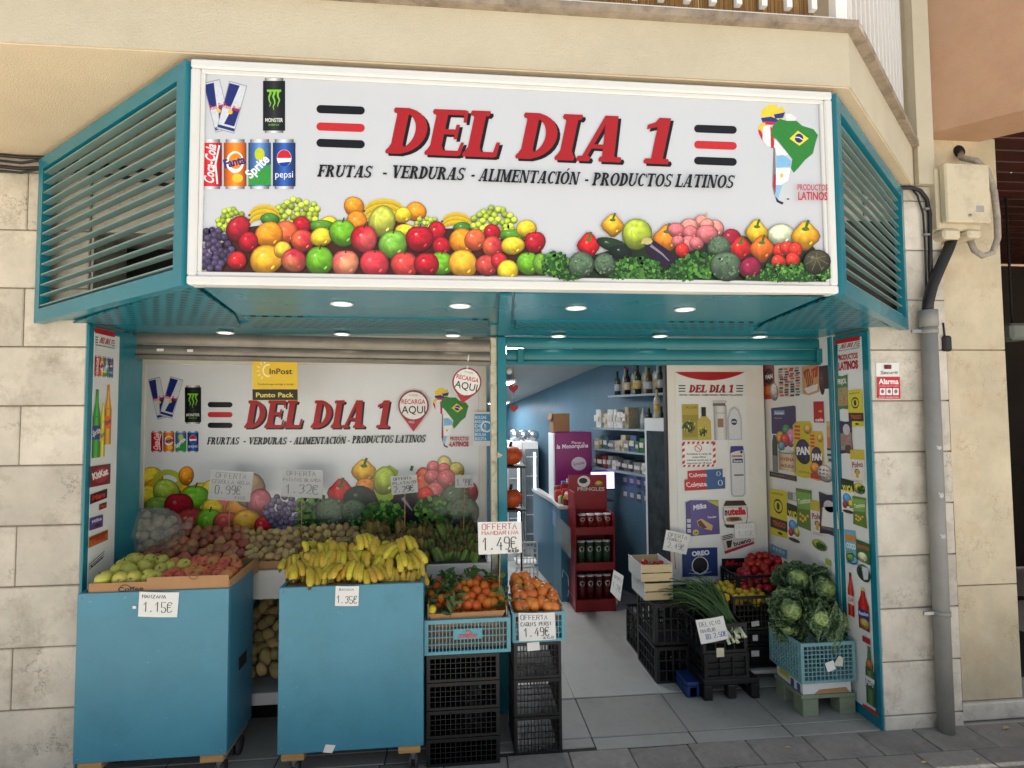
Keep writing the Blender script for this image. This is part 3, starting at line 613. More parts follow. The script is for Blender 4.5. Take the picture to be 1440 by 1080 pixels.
for (x0, x1, z0, z1) in ((SX0+fw, SX1-fw, SZ1-i2, SZ1-fw), (SX0+fw, SX1-fw, SZ0+fw, SZ0+i2), (SX0+fw, SX0+i2, SZ0+i2, SZ1-i2), (SX1-i2, SX1-fw, SZ0+i2, SZ1-i2)):
    MB().bbox(x0, x1, YS+.002, YS+.0119, z0, z1, .003).build('inner_bead', m_signf, sign)
SP = lambda x, y: atY(x, y, YS+.012)
NF = (0, -1, 0)
RED, BLK = (168, 28, 32), (14, 13, 14)

def logo_bars(p, x0, x1, ys, w_, sl=.03):
    for y, c in zip(ys, (BLK, (196, 40, 44), BLK)): p.pill(x0+w_/2, y, x1-w_/2, y+(x1-x0)*sl, w_, c)
def del_dia(p, x0, y0, x1, y1, h, sh=3, heavy=1.):
    p.serif('DEL DIA 1', x0+sh, y0+sh*.8, x1+sh, y1+sh*.8, h, BLK, .17, heavy)
    p.serif('DEL DIA 1', x0, y0, x1, y1, h, RED, .17, heavy)

# printed drinks cans
def p_can(p, x0, y0, x1, y1, cs, lip=.07, sk=0):
    h = y1-y0; w_ = x1-x0
    d = [tuple(v*.55 for v in cs), cs, tuple(min(255, v*1.25+18) for v in cs), cs, tuple(v*.5 for v in cs)]
    p.grad(x0, y0+h*lip, x1, y1-h*lip*.8, d, sk*(1-2*lip))
    sil = [(90, 92, 95), (200, 202, 206), (240, 240, 240), (160, 162, 166), (80, 82, 84)]
    p.grad(x0+w_*.08, y0, x1-w_*.08, y0+h*lip, sil); p.grad(x0+w_*.08+sk, y1-h*lip*.8, x1-w_*.08+sk, y1, sil)
def p_energy(p, x, y, w_, h, a):
    """slanted slim can in blue and silver"""
    ca, sa = math.cos(a), math.sin(a)
    T = lambda u, v: (x+(u*w_)*ca-(v*h)*sa, y+(u*w_)*sa+(v*h)*ca)
    q = lambda u0, v0, u1, v1, c: p.poly([T(u0, v0), T(u1, v0), T(u1, v1), T(u0, v1)], c)
    q(-.5, -.5, .5, .5, (150, 156, 166)); q(-.46, -.48, .46, .48, (206, 210, 216))
    p.poly([T(-.46, -.46), T(.12, -.46), T(-.05, 0), T(-.46, 0)], (32, 44, 110)); p.poly([T(.05, 0), T(.46, 0), T(.4, .36), T(-.18, .36)], (32, 44, 110))
    q(-.46, .4, .46, .46, (36, 48, 112))
    a0, a1 = T(-.46, .05), T(.46, .05); p.text('Red Bull', *a0, *a1, h*.1, (198, 28, 48), .01); p.disc(*T(0, .1), w_*.12, w_*.12, (236, 186, 40))
def p_monster(p, x0, y0, x1, y1):
    w_, h = x1-x0, y1-y0
    p_can(p, x0, y0, x1, y1, (26, 28, 26), .05)
    for k in range(3):
        cx = x0+w_*(.3+.2*k)
        pts = [(cx+w_*.05*math.sin(i*1.9+k), y0+h*(.22+.06*i)) for i in range(6+(k == 1))]
        p.line(pts, w_*.11, (126, 196, 50), w_*.03)
    p.rect(x0+w_*.18, y0+h*.21, x1-w_*.18, y0+h*.25, (126, 196, 50))
    p.text('MONSTER', x0+w_*.1, y0+h*.8, x1-w_*.1, y0+h*.8, h*.07, (225, 228, 220), .02); p.text('ENERGY', x0+w_*.25, y0+h*.87, x1-w_*.25, y0+h*.87, h*.035, (126, 196, 50))
def p_four_cans(p, x0, y0, x1, y1):
    w_ = (x1-x0)/4; h = y1-y0; g_ = w_*.04
    p_can(p, x0+g_, y0, x0+w_-g_, y1, (200, 26, 34)); p.text('Coca-Cola', x0+w_*.62, y0+h*.9, x0+w_*.72, y0+h*.12, w_*.42, (245, 240, 238), .02, .25)
    p.line([(x0+w_*.78, y0+h*.9), (x0+w_*.7, y0+h*.5), (x0+w_*.86, y0+h*.12)], w_*.07, (245, 240, 238))
    a = x0+w_; p_can(p, a+g_, y0, a+w_-g_, y1, (232, 112, 22)); p.disc(a+w_*.5, y0+h*.46, w_*.36, h*.22, (245, 244, 240)); p.disc(a+w_*.52, y0+h*.44, w_*.28, h*.16, (240, 140, 20)); p.text('Fanta', a+w_*.08, y0+h*.58, a+w_*.94, y0+h*.48, h*.17, (26, 40, 120), .04); p.disc(a+w_*.6, y0+h*.78, w_*.22, h*.09, (250, 196, 60))
    a += w_; p_can(p, a+g_, y0, a+w_-g_, y1, (70, 112, 170)); p.poly([(a+g_, y1-h*.08), (a+w_-g_, y1-h*.08), (a+w_-g_, y0+h*.5), (a+g_, y0+h*.72)], (56, 150, 60)); p.disc(a+w_*.5, y0+h*.3, w_*.2, h*.13, (196, 206, 40)); p.text('Sprite', a+w_*.14, y0+h*.8, a+w_*.92, y0+h*.42, h*.19, (240, 246, 240), .03)
    a += w_; p_can(p, a+g_, y0, a+w_-g_, y1, (34, 72, 140)); p.disc(a+w_*.5, y0+h*.38, w_*.3, h*.17, (244, 244, 246)); p.faces([p._e(a+w_*.5, y0+h*.38, w_*.29, h*.165, R(180)+R(180)*i/12) for i in range(13)], [tuple(range(13))], (206, 30, 46)); p.faces([p._e(a+w_*.5, y0+h*.40, w_*.27, h*.15, R(20)+R(130)*i/12) for i in range(13)], [tuple(range(13))], (24, 60, 150)); p.text('pepsi', a+w_*.14, y0+h*.77, a+w_*.86, y0+h*.77, h*.14, (238, 240, 246), 0)

# printed produce
def leafy(p, x, y, rx, ry, n=60, seed=0, cols=((44, 92, 34), (70, 128, 48), (30, 66, 26), (98, 150, 62))):
    rr = random.Random(seed)
    p.disc(x, y+ry*.15, rx*.9, ry*.75, (34, 66, 28), 14)
    l0 = p.l
    for _ in range(n):
        p.l = l0+rr.randrange(30)
        a = rr.uniform(0, 6.28); q = rr.random()**.5; cx, cy = x+rx*q*math.cos(a), y+ry*q*math.sin(a); s_ = rr.uniform(.1, .2)*min(rx, ry)+.9
        b = rr.uniform(0, 6.28); c = rr.choice(cols); f = rr.uniform(.75, 1.2)
        p.poly([(cx+s_*math.cos(b+t)*rr.uniform(.6, 1.2), cy+s_*math.sin(b+t)*rr.uniform(.6, 1.2)) for t in (0, 1.2, 2.5, 3.8, 5.1)], tuple(min(255, v*f) for v in c))
    p.l = l0+31
def broccoli(p, x, y, r, seed=0):
    rr = random.Random(seed); p.ball(x, y, r, (84, 106, 82), hl=.1)
    l0 = p.l
    for _ in range(40):
        p.l = l0+rr.randrange(10)
        a = rr.uniform(0, 6.28); q = rr.random()**.5*.95; f = rr.uniform(.7, 1.3)
        p.disc(x+r*q*math.cos(a), y+r*q*math.sin(a), r*.09, r*.09, tuple(v*f for v in (86, 110, 84)), 6)
    p.l = l0+11
def grapes(p, x, y, rx, ry, c, r=5, n=34, seed=0):
    rr = random.Random(seed); L = []
    for _ in range(n*12):
        a = rr.uniform(0, 6.28); q = rr.random()**.5; cx, cy = x+rx*q*math.cos(a), y+ry*q*math.sin(a)
        if all((cx-u)**2+(cy-v)**2 > (r*1.25)**2 for u, v in L): L.append((cx, cy))
        if len(L) >= n: break
    l0 = p.l
    for i, (cx, cy) in enumerate(sorted(L, key=lambda t: t[1])):
        p.l = l0+(i*14)//len(L)*2+i % 2; f = rr.uniform(.75, 1.2); p.ball(cx, cy, r, tuple(min(255, v*f) for v in c), n=9, hl=.5)
    p.l = l0+30
def banana_print(p, x, y, w_, h, n=3, c=(232, 196, 48)):
    for k in range(n):
        pts_o = []; pts_i = []
        for i in range(9):
            t = i/8; a = math.pi*(1.02-t*1.04); yy = y+h*.25*k
            pts_o.append((x+w_/2*math.cos(a), yy-h*.55*math.sin(a))); pts_i.append((x+w_*.46*math.cos(a), yy-h*(.55*math.sin(a))+h*.30*math.sin(math.pi*t)+.6))
        n_ = 9; cols = [c]*9+[tuple(v*.72 for v in c)]*9
        p.faces(pts_o+pts_i, [(i, i+1, n_+i+1, n_+i) for i in range(8)], cols)
        p.disc(*pts_o[0], w_*.02+1, w_*.02+1, (90, 70, 24), 6)
pep = lambda a: 1+.10*math.cos(4*a)
def pepper(p, x, y, r, c):
    p.ball(x, y, r, c, ry=r*1.08, shape=pep, hl=.6); p.line([(x, y-r*.5), (x+r*.1, y-r*.9), (x+r*.25, y-r*1.25)], r*.22, (62, 104, 36)); p.disc(x, y-r*.55, r*.32, r*.16, (74, 118, 40), 8)
def apple(p, x, y, r, c, b=None):
    p.ball(x, y, r, c, ry=r*1.0, hl=.5, blush=(b, R(40)) if b else None, shape=lambda a: 1-.10*math.exp(-((a-R(270))/.35)**2)); p.line([(x, y-r*.75), (x+r*.12, y-r*1.12)], r*.1, (70, 50, 26))
GRN, RAP, PNK, ORG, YEL, PCH = (108, 172, 40), (178, 28, 42), (214, 92, 84), (238, 148, 34), (240, 200, 50), (220, 100, 60)

def zoom(p, f):
    """same shapes through another pixel mapping"""
    q = Print(lambda x, y: p.mp(*f(x, y)), p.n, p.base); q.l = p.l; return q

pr = Print(SP, NF)
logo_bars(pr, 445, 513, (153.5, 178, 201), 11.5, .03)
logo_bars(pr, 976, 1036, (181, 203.5, 226), 11, .03)
del_dia(pr, 541, 216, 944, 232, 65, 4)
pr.serif('FRUTAS', 446, 249, 522, 251, 17, BLK, .2)
pr.serif('-', 537, 251.5, 544, 251.7, 17, BLK)
pr.serif('VERDURAS', 549, 251, 652, 255, 18, BLK, .2); pr.serif('-', 661, 255.3, 667, 255.5, 18, BLK); pr.serif('ALIMENTACIÓN', 672, 256, 812, 261.5, 18, BLK, .2); pr.serif('-', 820, 262, 826, 262.2, 18, BLK); pr.serif('PRODUCTOS LATINOS', 831, 262.5, 1028, 267, 18.5, BLK, .2)
pr.text('PRODUCTOS', 1118, 269.5, 1160, 270, 8.5, (192, 30, 52), .012); pr.text('LATINOS', 1119, 283, 1160, 283.5, 11.5, (192, 30, 52), .02)
pr.build('printed_lettering', sign)

def the_map(p, ox, oy, s_):
    """outline of a continent in flag colours; px relative to the main sign"""
    T = lambda L: [(ox+(x-1065)*s_, oy+(y-145)*s_) for x, y in L]
    po = lambda L, c: p.poly(T(L), c)
    po([(1070, 156), (1080, 148), (1092, 147), (1096, 158), (1100, 168), (1098, 172), (1082, 172), (1071, 166)], (236, 206, 60))          # yellow north
    po([(1082, 160), (1100, 150), (1104, 158), (1102, 167), (1088, 166)], (232, 200, 56)); po([(1088, 161), (1104, 158), (1101, 166), (1090, 167)], (40, 52, 128))
    po([(1070, 166), (1084, 164), (1098, 170), (1096, 173), (1072, 172)], (40, 52, 128)); po([(1072, 170.5), (1096, 172), (1092, 176), (1074, 175)], (190, 40, 44))
    po([(1104, 160), (1112, 160), (1120, 166), (1118, 171), (1106, 170)], (228, 230, 228))
    po([(1067, 176), (1076, 172), (1076, 182), (1070, 185), (1066, 181)], (232, 196, 60)); po([(1066, 182), (1070, 184), (1075, 195), (1072, 198), (1067, 188)], (196, 36, 44))
    po([(1073, 178), (1082, 176), (1086, 182), (1088, 207), (1079, 206), (1072, 196)], (230, 230, 230)); po([(1083, 178), (1087, 181), (1089, 209), (1084, 208)], (196, 36, 44))
    po([(1086, 178), (1096, 167), (1106, 170), (1120, 170), (1128, 177), (1144, 182), (1150, 190), (1147, 200), (1143, 216), (1132, 225), (1122, 237), (1116, 243), (1112, 237), (1114, 224), (1108, 216), (1100, 206), (1092, 196), (1084, 192)], (46, 128, 50))
    po([(1122, 184), (1137, 195), (1124, 205), (1110, 195)], (240, 214, 56)); p.disc(*T([(1123.5, 194.5)])[0], 6*s_, 6.5*s_, (34, 48, 120)); p.line(T([(1118, 193), (1124, 193.5), (1129, 197)]), 1.2*s_, (235, 235, 235))
    po([(1090, 196), (1100, 208), (1108, 217), (1102, 220), (1092, 219), (1088, 206)], (234, 236, 236))
    po([(1092, 219), (1102, 218), (1112, 226), (1112, 234), (1092, 236)], (128, 186, 224)); po([(1091, 236), (1112, 236), (1108, 254), (1098, 260), (1091, 260)], (236, 238, 238)); p.disc(*T([(1099, 247)])[0], 2.5*s_, 3*s_, (226, 190, 60))
    po([(1091, 260), (1100, 260), (1096, 272), (1094, 282), (1090, 278)], (140, 190, 222)); po([(1087.5, 208), (1090, 208), (1091, 262), (1089, 276), (1086, 262)], (120, 120, 124)); po([(1088, 245), (1091, 245), (1090.5, 272), (1087, 262)], (172, 40, 48))
    po([(1090, 276), (1095, 282), (1102, 285), (1100, 288), (1092, 284)], (40, 34, 50)); p.disc(*T([(1108, 280)])[0], 2*s_, 1*s_, (40, 40, 50), 8)
pr = Print(SP, NF); the_map(pr, 1065, 145, 1.0); pr.build('printed_map', sign)

pr = Print(SP, NF)
p_energy(pr, 306, 149, 24, 72, R(-14)); p_energy(pr, 326, 151, 26, 70, R(15)); p_monster(pr, 370, 110, 401, 187); p_four_cans(pr, 279, 196, 417, 266)
pr.build('printed_cans', sign)

def fruit_art(p, S=0):
    p.poly([(290, 386), (300, 350), (345, 320), (400, 312), (480, 320), (540, 306), (600, 322), (690, 320), (760, 345), (768, 388)], (70, 34, 26))
    grapes(p, 325, 311, 18, 18, (168, 190, 60), 4.5, 26, S+1); grapes(p, 418, 300, 30, 19, (176, 198, 64), 5, 40, S+2)
    banana_print(p, 372, 302, 42, 26); banana_print(p, 540, 296, 56, 30); banana_print(p, 642, 311, 40, 22)
    for a in ((498, 291, 14, ORG), (585, 298, 14, ORG), (502, 312, 15, (230, 140, 40)), (462, 318, 14, YEL)): p.ball(*a[:3], a[3])
    p.ball(567, 303, 12, YEL, ry=11); p.ball(571, 325, 15, YEL, ry=10); p.ball(537, 312, 19, (184, 190, 76), ry=22, rot=.2)
    grapes(p, 600, 316, 16, 10, (166, 188, 70), 4, 16, S+3); p.ball(380, 309, 13, (70, 130, 50), ry=9); p.ball(452, 318, 18, (86, 140, 46), ry=8); p.ball(650, 322, 13, (64, 124, 50), ry=9)
    grapes(p, 694, 314, 30, 22, (176, 198, 64), 5, 40, S+4); p.ball(721, 331, 20, (80, 140, 46), ry=8)
    p.ball(335, 322, 15, (170, 34, 48), ry=19, rot=.5); p.ball(424, 318, 13, RAP); p.ball(403, 327, 16, PCH); p.ball(692, 328, 12, RAP); p.ball(613, 327, 13, RAP, ry=15, rot=.4); p.ball(740, 322, 14, YEL, ry=12)
    p.ball(379, 331, 19, ORG); p.ball(350, 341, 14, RAP); p.ball(426, 339, 16, PCH, blush=((190, 50, 60), 0)); p.ball(452, 334, 15, YEL, ry=13)
    apple(p, 482, 328, 19, GRN); apple(p, 512, 336, 19, RAP, (214, 90, 90)); apple(p, 553, 344, 20, (122, 180, 66)); apple(p, 590, 336, 19, RAP); p.ball(621, 347, 13, RAP); p.ball(650, 340, 18, ORG); p.ball(668, 338, 15, PCH); p.ball(693, 348, 15, PCH, blush=((180, 50, 60), 0)); p.ball(721, 346, 16, YEL, ry=13); apple(p, 752, 341, 15, RAP)
    grapes(p, 301, 352, 27, 28, (74, 62, 92), 5.5, 48, S+5)
    p.ball(334, 367, 13, (196, 38, 40)); p.ball(375, 366, 22, (238, 172, 46), ry=21); p.ball(398, 352, 12, (240, 190, 60)); p.ball(414, 367, 17, (176, 44, 60), blush=((210, 120, 80), 2)); apple(p, 450, 367, 20, GRN); apple(p, 486, 371, 19, PNK, (226, 150, 110)); apple(p, 527, 371, 20, (208, 60, 72)); apple(p, 569, 373, 19, (208, 70, 64)); apple(p, 621, 371, 17, GRN); apple(p, 600, 372, 17, RAP); p.ball(651, 372, 20, (238, 174, 48), ry=20); p.ball(684, 374, 15, (186, 70, 60)); p.ball(702, 368, 12, (190, 44, 48)); apple(p, 742, 371, 16, GRN); p.ball(760, 372, 11, (110, 160, 50), ry=15); p.ball(714, 381, 15, (238, 206, 52), ry=14)
def veg_art(p, S=0):
    p.poly([(775, 392), (790, 368), (840, 358), (880, 345), (950, 330), (1010, 326), (1080, 340), (1140, 345), (1164, 375), (1165, 396)], (30, 44, 24))
    p.ball(1097, 331, 19, (206, 216, 180), ry=15); pepper(p, 861, 318, 14, (232, 172, 40)); p.ball(895, 330, 20, (172, 190, 62), ry=22)
    for a in ((985, 312, 9), (1005, 322, 12), (968, 320, 12), (993, 318, 10)): p.ball(a[0], a[1], a[2], (216, 142, 130), hl=.3)
    p.line([(992, 308), (993, 300)], 2, (200, 170, 120)); pepper(p, 937, 336, 17, (232, 136, 36)); pepper(p, 1063, 328, 15, (236, 186, 44))
    for a in ((950, 325, 12), (970, 328, 11), (993, 330, 15), (968, 343, 12), (978, 343, 10), (952, 340, 9)): p.ball(a[0], a[1], a[2], (206, 112, 116), ry=a[2]*.9, hl=.35)
    p.ball(1028, 337, 14, (150, 30, 50)); pepper(p, 827, 346, 15, (206, 30, 34)); p.ball(860, 345, 22, (34, 54, 30), ry=9, rot=.3); p.ball(872, 356, 16, (24, 34, 26), ry=10, rot=.2)
    pepper(p, 1131, 333, 18, (236, 168, 36)); pepper(p, 1040, 351, 15, (200, 38, 36)); pepper(p, 1070, 351, 16, (226, 108, 34))
    p.poly([(904, 338), (914, 336), (938, 352), (954, 366), (952, 374), (940, 378), (922, 370), (908, 354)], (40, 26, 46)); p.line([(914, 346), (930, 358), (940, 368)], 4, (140, 130, 150), 1); p.disc(909, 340, 8, 5, (190, 180, 120), 8)
    for a in ((1095, 353), (1105, 350), (1117, 352), (1093, 369), (1113, 366)): p.ball(a[0], a[1], 10, (214, 56, 40))
    p.ball(958, 353, 10, (206, 50, 40)); broccoli(p, 1010, 350, 17, S+1)
    for k, (x, y, rx, ry) in enumerate([(782, 374, 20, 18), (895, 378, 34, 15), (868, 384, 20, 9), (962, 380, 22, 15), (985, 374, 26, 18), (1090, 384, 34, 11), (1125, 384, 26, 12), (1158, 382, 12, 14), (935, 388, 30, 6)]): leafy(p, x, y, rx, ry, int(rx*ry*.3)+20, S+20+k)
    broccoli(p, 816, 374, 18, S+2); broccoli(p, 849, 373, 15, S+3); broccoli(p, 1018, 376, 21, S+4)
    p.ball(1052, 378, 15, (140, 30, 62)); p.ball(1145, 370, 19, (66, 62, 44), ry=17)
    for k in range(7): p.line([(1145, 364), (1145+16*math.cos(k*.9+.2), 370+13*math.sin(k*.9+.2))], 1, (110, 106, 70))
    leafy(p, 1075, 392, 30, 5, 40, S+40); leafy(p, 1110, 394, 40, 4, 50, S+41); leafy(p, 800, 390, 20, 6, 30, S+43)
pr = Print(SP, NF)
fruit_art(pr); veg_art(pr); pr.build('printed_produce', sign)
# ------------------------------------------------------------------ roller shutters, post
m_shut = mat('grey_shutter_steel', (128, 122, 112), .42, .55, var=.15, scale=5, dirt=.5, dcol=(82, 72, 60), dscale=6)
m_teal2 = mat('teal_shutter', (20, 106, 114), .35, .1, var=.1, scale=4, dirt=.2, dcol=(60, 110, 112), dscale=6)
m_chip = mat('chipped_cream_paint', (206, 198, 172), .6, var=.06, dirt=.9, dcol=(86, 66, 48), dscale=14)
def shutter(name, label, x0, x1, tops, y, m_, bar_h, xl=0):
    """tops: heights of the slat joints, left and right ends may differ by xl"""
    t = thing(name, label, 'shutter', ((x0+x1)/2, y, tops[-1]))
    for a, b in zip(tops, tops[1:]):
        n = 8
        def fn(u, v, a=a, b=b):
            z = a+(b-a)*v-.003*(1-v); bulge = .009*math.sin(math.pi*min(1, v*1.02))**.7
            return (x0+(x1-x0)*u, y-bulge, z+xl*(u-.5))
        MB().grid(fn, 1, n).build('slat', m_, t)
    z = tops[-1]
    MB().add([(x0, y-.016, z-bar_h-xl*.5), (x1, y-.016, z-bar_h+xl*.5), (x1, y+.012, z-bar_h+xl*.5), (x0, y+.012, z-bar_h-xl*.5), (x0, y-.016, z-.002-xl*.5), (x1, y-.016, z-.002+xl*.5), (x1, y+.012, z-.002+xl*.5), (x0, y+.012, z-.002-xl*.5)],
        [(0, 3, 2, 1), (4, 5, 6, 7), (0, 1, 5, 4), (1, 2, 6, 5), (2, 3, 7, 6), (3, 0, 4, 7)]).build('bottom_bar', m_, t)
    return t
XP0, XP1 = atY(690, 560, Y_SH).x, atY(712, 560, Y_SH).x
zl = lambda x, y: atY(x, y, Y_SH).z
sh = shutter('roller_shutter', 'grey dirty steel roller shutter rolled up over the produce niche', JL-.02, XP0-.002, [ZC+.005, zl(400, 489), zl(400, 504)], Y_SH, m_shut, .022, -.035)
for (px, py, w_) in ((225, 492, .035), (267, 493, .03)):
    q = atY(px, py, Y_SH-.02); MB().bbox(q.x-w_/2, q.x+w_/2, Y_SH-.0185, Y_SH-.0165, q.z-.007, q.z+.007, .001).build('torn_sticker', m_white, sh)
sh2 = shutter('roller_shutter', 'teal roller shutter rolled up over the shop entrance', XP1+.002, JR-.005, [ZC+.005, zl(940, 490.5), zl(940, 508)], Y_SH, m_teal2, .022, 0)
for px in (732, 1152):
    q = atY(px, 500, Y_SH-.02); MB().bbox(q.x-.018, q.x+.018, Y_SH-.03, Y_SH-.0165, q.z-.045, q.z+.04, .004).build('bracket', m_teal2, sh2)
post = thing('door_post', 'teal post with chipped cream edge between niche and entrance', 'post', ((XP0+XP1)/2, Y_SH, 0))
xm = XP0+(XP1-XP0)*.42
MB().bbox(XP0, xm, Y_SH+.002, Y_SH+.07, 0, ZC, .003).build('cream_rail', m_chip, post)
MB().bbox(xm+.001, XP1, Y_SH-.02, Y_SH+.07, 0, ZC, .003).build('teal_rail', m_teal, post)
q = atY(701, 640, Y_SH); MB().solid([(q.x-.01, Y_SH-.022, q.z-.02), (q.x+.022, Y_SH-.022, q.z), (q.x-.006, Y_SH-.022, q.z+.018)], .001).build('torn_sticker', m_chip, post)

# ------------------------------------------------------------------ jamb panels
def jamb(name, label, X, sgn):
    t = thing(name, label, 'advert panel', (X, .12, 0))
    x0, x1 = (X-.012, X) if sgn > 0 else (X, X+.012)
    MB().bbox(x0, x1, -.006, .275, .0, ZC-.002, .002).build('teal_board', m_teal, t)
    return t
m_poster = mat('poster_white', (226, 226, 222), .4, var=.02)
# left: x px 127..163 ; right 1172..1217
jl = jamb('jamb_advert', 'narrow advert panel with bottles and chocolate bars on the left door jamb', JL, 1)
JLX = JL+.002; PJL = lambda x, y: atX(x, y, JLX)
y0, y1 = .03, .235
MB().box(JL-.001, JLX-.0005, y0, y1, .03, ZC-.03).build('white_panel', m_poster, jl)
def sub(p, tl, br, fn):
    """draws fn in its own 100 x 100 box whose corners are two picture points of the print's plane"""
    (xa, ya), (xb, yb) = tl, br; P0, P1 = p.mp(xa, ya), p.mp(xb, ya)
    near, far = (xa, xb) if P0.y < P1.y else (xb, xa)
    z0 = p.mp(near if ya < 580 else far, ya).z; z1 = p.mp(far if yb < 580 else near, yb).z
    A = Vector((P0.x, P0.y, z0)); h = Vector((P1.x-P0.x, P1.y-P0.y, 0)); v = z1-z0
    q = Print(lambda x, y: A+h*(x/100)+Vector((0, 0, v*y/100)), p.n, p.base+p.l*EPS); fn(q)
    b = len(p.v); p.v += q.v; p.f += [tuple(i+b for i in f) for f in q.f]; p.c += q.c; p.l += q.l+1
def crop(x0, y0, s): return lambda x, y: (x0+x/s, y0+y/s)
def logo_small(q):
    for a in ((2, 14), (86, 98)):
        for k, c in enumerate((BLK, BLK, BLK)): q.rect(a[0], 5+26*k, a[1], 15+26*k, c)
    q.serif('DEL DIA 1', 20, 62, 80, 62, 60, RED, .15); q.text('FRUTAS - VERDURAS - ALIMENTACION - PRODUCTOS LATINOS', 2, 96, 98, 96, 14, BLK, .02)
def p_bottle(q, c, cap, lab, txt, tc=(240, 240, 240)):
    q.grad(10, 38, 90, 98, [tuple(v*.5 for v in c), c, tuple(min(255, v*1.35) for v in c), c, tuple(v*.6 for v in c)])
    q.poly([(36, 8), (64, 8), (68, 20), (90, 40), (10, 40), (32, 20)], c); q.poly([(44, 10), (54, 10), (60, 38), (38, 38)], tuple(min(255, v*1.3) for v in c))
    q.rect(36, 0, 64, 8, cap); q.rect(8, 52, 92, 72, lab); q.text(txt, 14, 68, 86, 62, 9, tc, .02)
def p_bar(q, c, txt, tc, bd=None, sl=0):
    q.poly([(0, 12+sl), (100, 0), (100, 88-sl), (0, 100)], c)
    if bd: q.poly([(4, 20+sl), (96, 8), (96, 30), (4, 42+sl)], bd)
    q.text(txt, 12, 72, 88, 64, 42, tc, .05, .15)
def p_bag(q, c, c2, txt='', tc=(235, 235, 230), foot=None):
    q.poly([(2, 0), (50, 4), (98, 0), (95, 50), (100, 98), (50, 95), (0, 100), (5, 50)], c); q.poly([(10, 38), (90, 34), (92, 86), (8, 88)], c2)
    if txt: q.text(txt, 12, 26, 88, 24, 14, tc, .03)
    rr = random.Random(len(txt)+int(c2[0]))
    for _ in range(26): q.disc(rr.uniform(16, 84), rr.uniform(44, 82), rr.uniform(3, 8), rr.uniform(2, 6), tuple(min(255, v*rr.uniform(.6, 1.35)) for v in c2), 7)
def p_yellow(q, c=(214, 200, 40)):
    q.poly([(0, 4), (88, 0), (100, 6), (100, 96), (0, 100)], c); q.text('HARINA', 12, 14, 80, 12, 5, (40, 36, 20)); q.ring(48, 36, 26, 15, 4, (40, 36, 18)); q.disc(48, 36, 9, 8, (40, 36, 18), 10); q.rect(0, 62, 100, 84, (52, 38, 26)); q.text('TRIGO', 14, 78, 86, 77, 10, (206, 90, 50), .03); q.disc(55, 91, 14, 3, (60, 54, 24), 10)
def p_fruitbag(q):
    q.poly([(0, 0), (100, 3), (100, 96), (0, 100)], (232, 232, 226)); q.poly([(0, 0), (100, 3), (100, 34), (0, 34)], (30, 50, 34)); q.text('YUCA', 8, 38, 94, 36, 18, (232, 214, 60), .06); q.ball(46, 60, 34, (80, 150, 206), ry=18); q.ball(26, 76, 18, (196, 48, 38), ry=10); q.ball(72, 70, 20, (210, 190, 50), ry=12); q.disc(50, 94, 44, 5, (60, 50, 46))
def p_snack(q, c=(96, 128, 54)):
    q.poly([(0, 2), (100, 0), (94, 50), (100, 100), (0, 97), (6, 50)], c); q.poly([(4, 10), (96, 8), (90, 48), (10, 52)], tuple(min(255, v*1.35) for v in c)); q.text('Tostitos', 12, 42, 90, 30, 13, (240, 240, 226), .02)
    for k in range(7): q.ball(26+9*(k % 4)*1.7, 66+10*(k//4)+3*(k % 3), 9, (216, 176, 60), ry=5, n=8)
def p_kid(q):
    q.poly([(0, 3), (100, 0), (100, 98), (0, 100)], (228, 222, 214)); q.poly([(0, 3), (100, 0), (100, 28), (0, 30)], (206, 184, 60)); q.text('Polvo', 12, 54, 88, 48, 16, (150, 40, 60), .03); q.disc(46, 64, 18, 8, (60, 44, 40)); q.poly([(34, 60), (60, 58), (54, 82), (36, 80)], (214, 170, 50)); q.text('CHOCO', 16, 95, 80, 94, 7, (120, 60, 90))

p = Print(PJL, (1, 0, 0), .0004); C = crop(90, 450, 2.7)
S_ = lambda a, b, c, d, fn: sub(p, C(a, b), C(c, d), fn)
S_(117, 28, 194, 66, lambda q: q.rect(0, 0, 100, 100, (178, 28, 34)))
S_(118, 60, 194, 112, logo_small)
S_(116, 133, 187, 222, lambda q: p_four_cans(q, 0, 0, 100, 100))
S_(106, 262, 144, 530, lambda q: p_bottle(q, (60, 150, 50), (60, 150, 50), (40, 60, 130), 'Sprite'))
S_(136, 298, 160, 524, lambda q: p_bottle(q, (220, 196, 70), (230, 230, 220), (230, 206, 60), 'Fanta', (30, 40, 120)))
S_(152, 244, 184, 478, lambda q: p_bottle(q, (224, 150, 36), (230, 120, 20), (236, 120, 26), 'Fanta', (30, 40, 120)))
S_(98, 545, 175, 636, lambda q: (p_bar(q, (120, 26, 36), '', (240, 236, 230)) if 0 else q.rect(0, 0, 100, 100, (120, 26, 36)), q.disc(52, 50, 34, 38, (170, 40, 46)), q.text('KitKat', 14, 66, 90, 50, 32, (240, 236, 230), .05)))
S_(98, 640, 162, 700, lambda q: p_bar(q, (40, 20, 20), 'Mars', (206, 40, 40), None, 8)); S_(132, 690, 160, 722, lambda q: p_bar(q, (90, 40, 30), 'Mars', (206, 60, 40)))
S_(95, 738, 146, 800, lambda q: (q.rect(0, 0, 100, 100, (84, 66, 130)), q.text('Milka', 20, 50, 90, 40, 26, (235, 230, 240), .02), q.disc(60, 74, 24, 12, (70, 40, 30))))
S_(92, 795, 165, 866, lambda q: p_bar(q, (178, 110, 50), 'TWIX', (186, 30, 36), (120, 60, 30)))
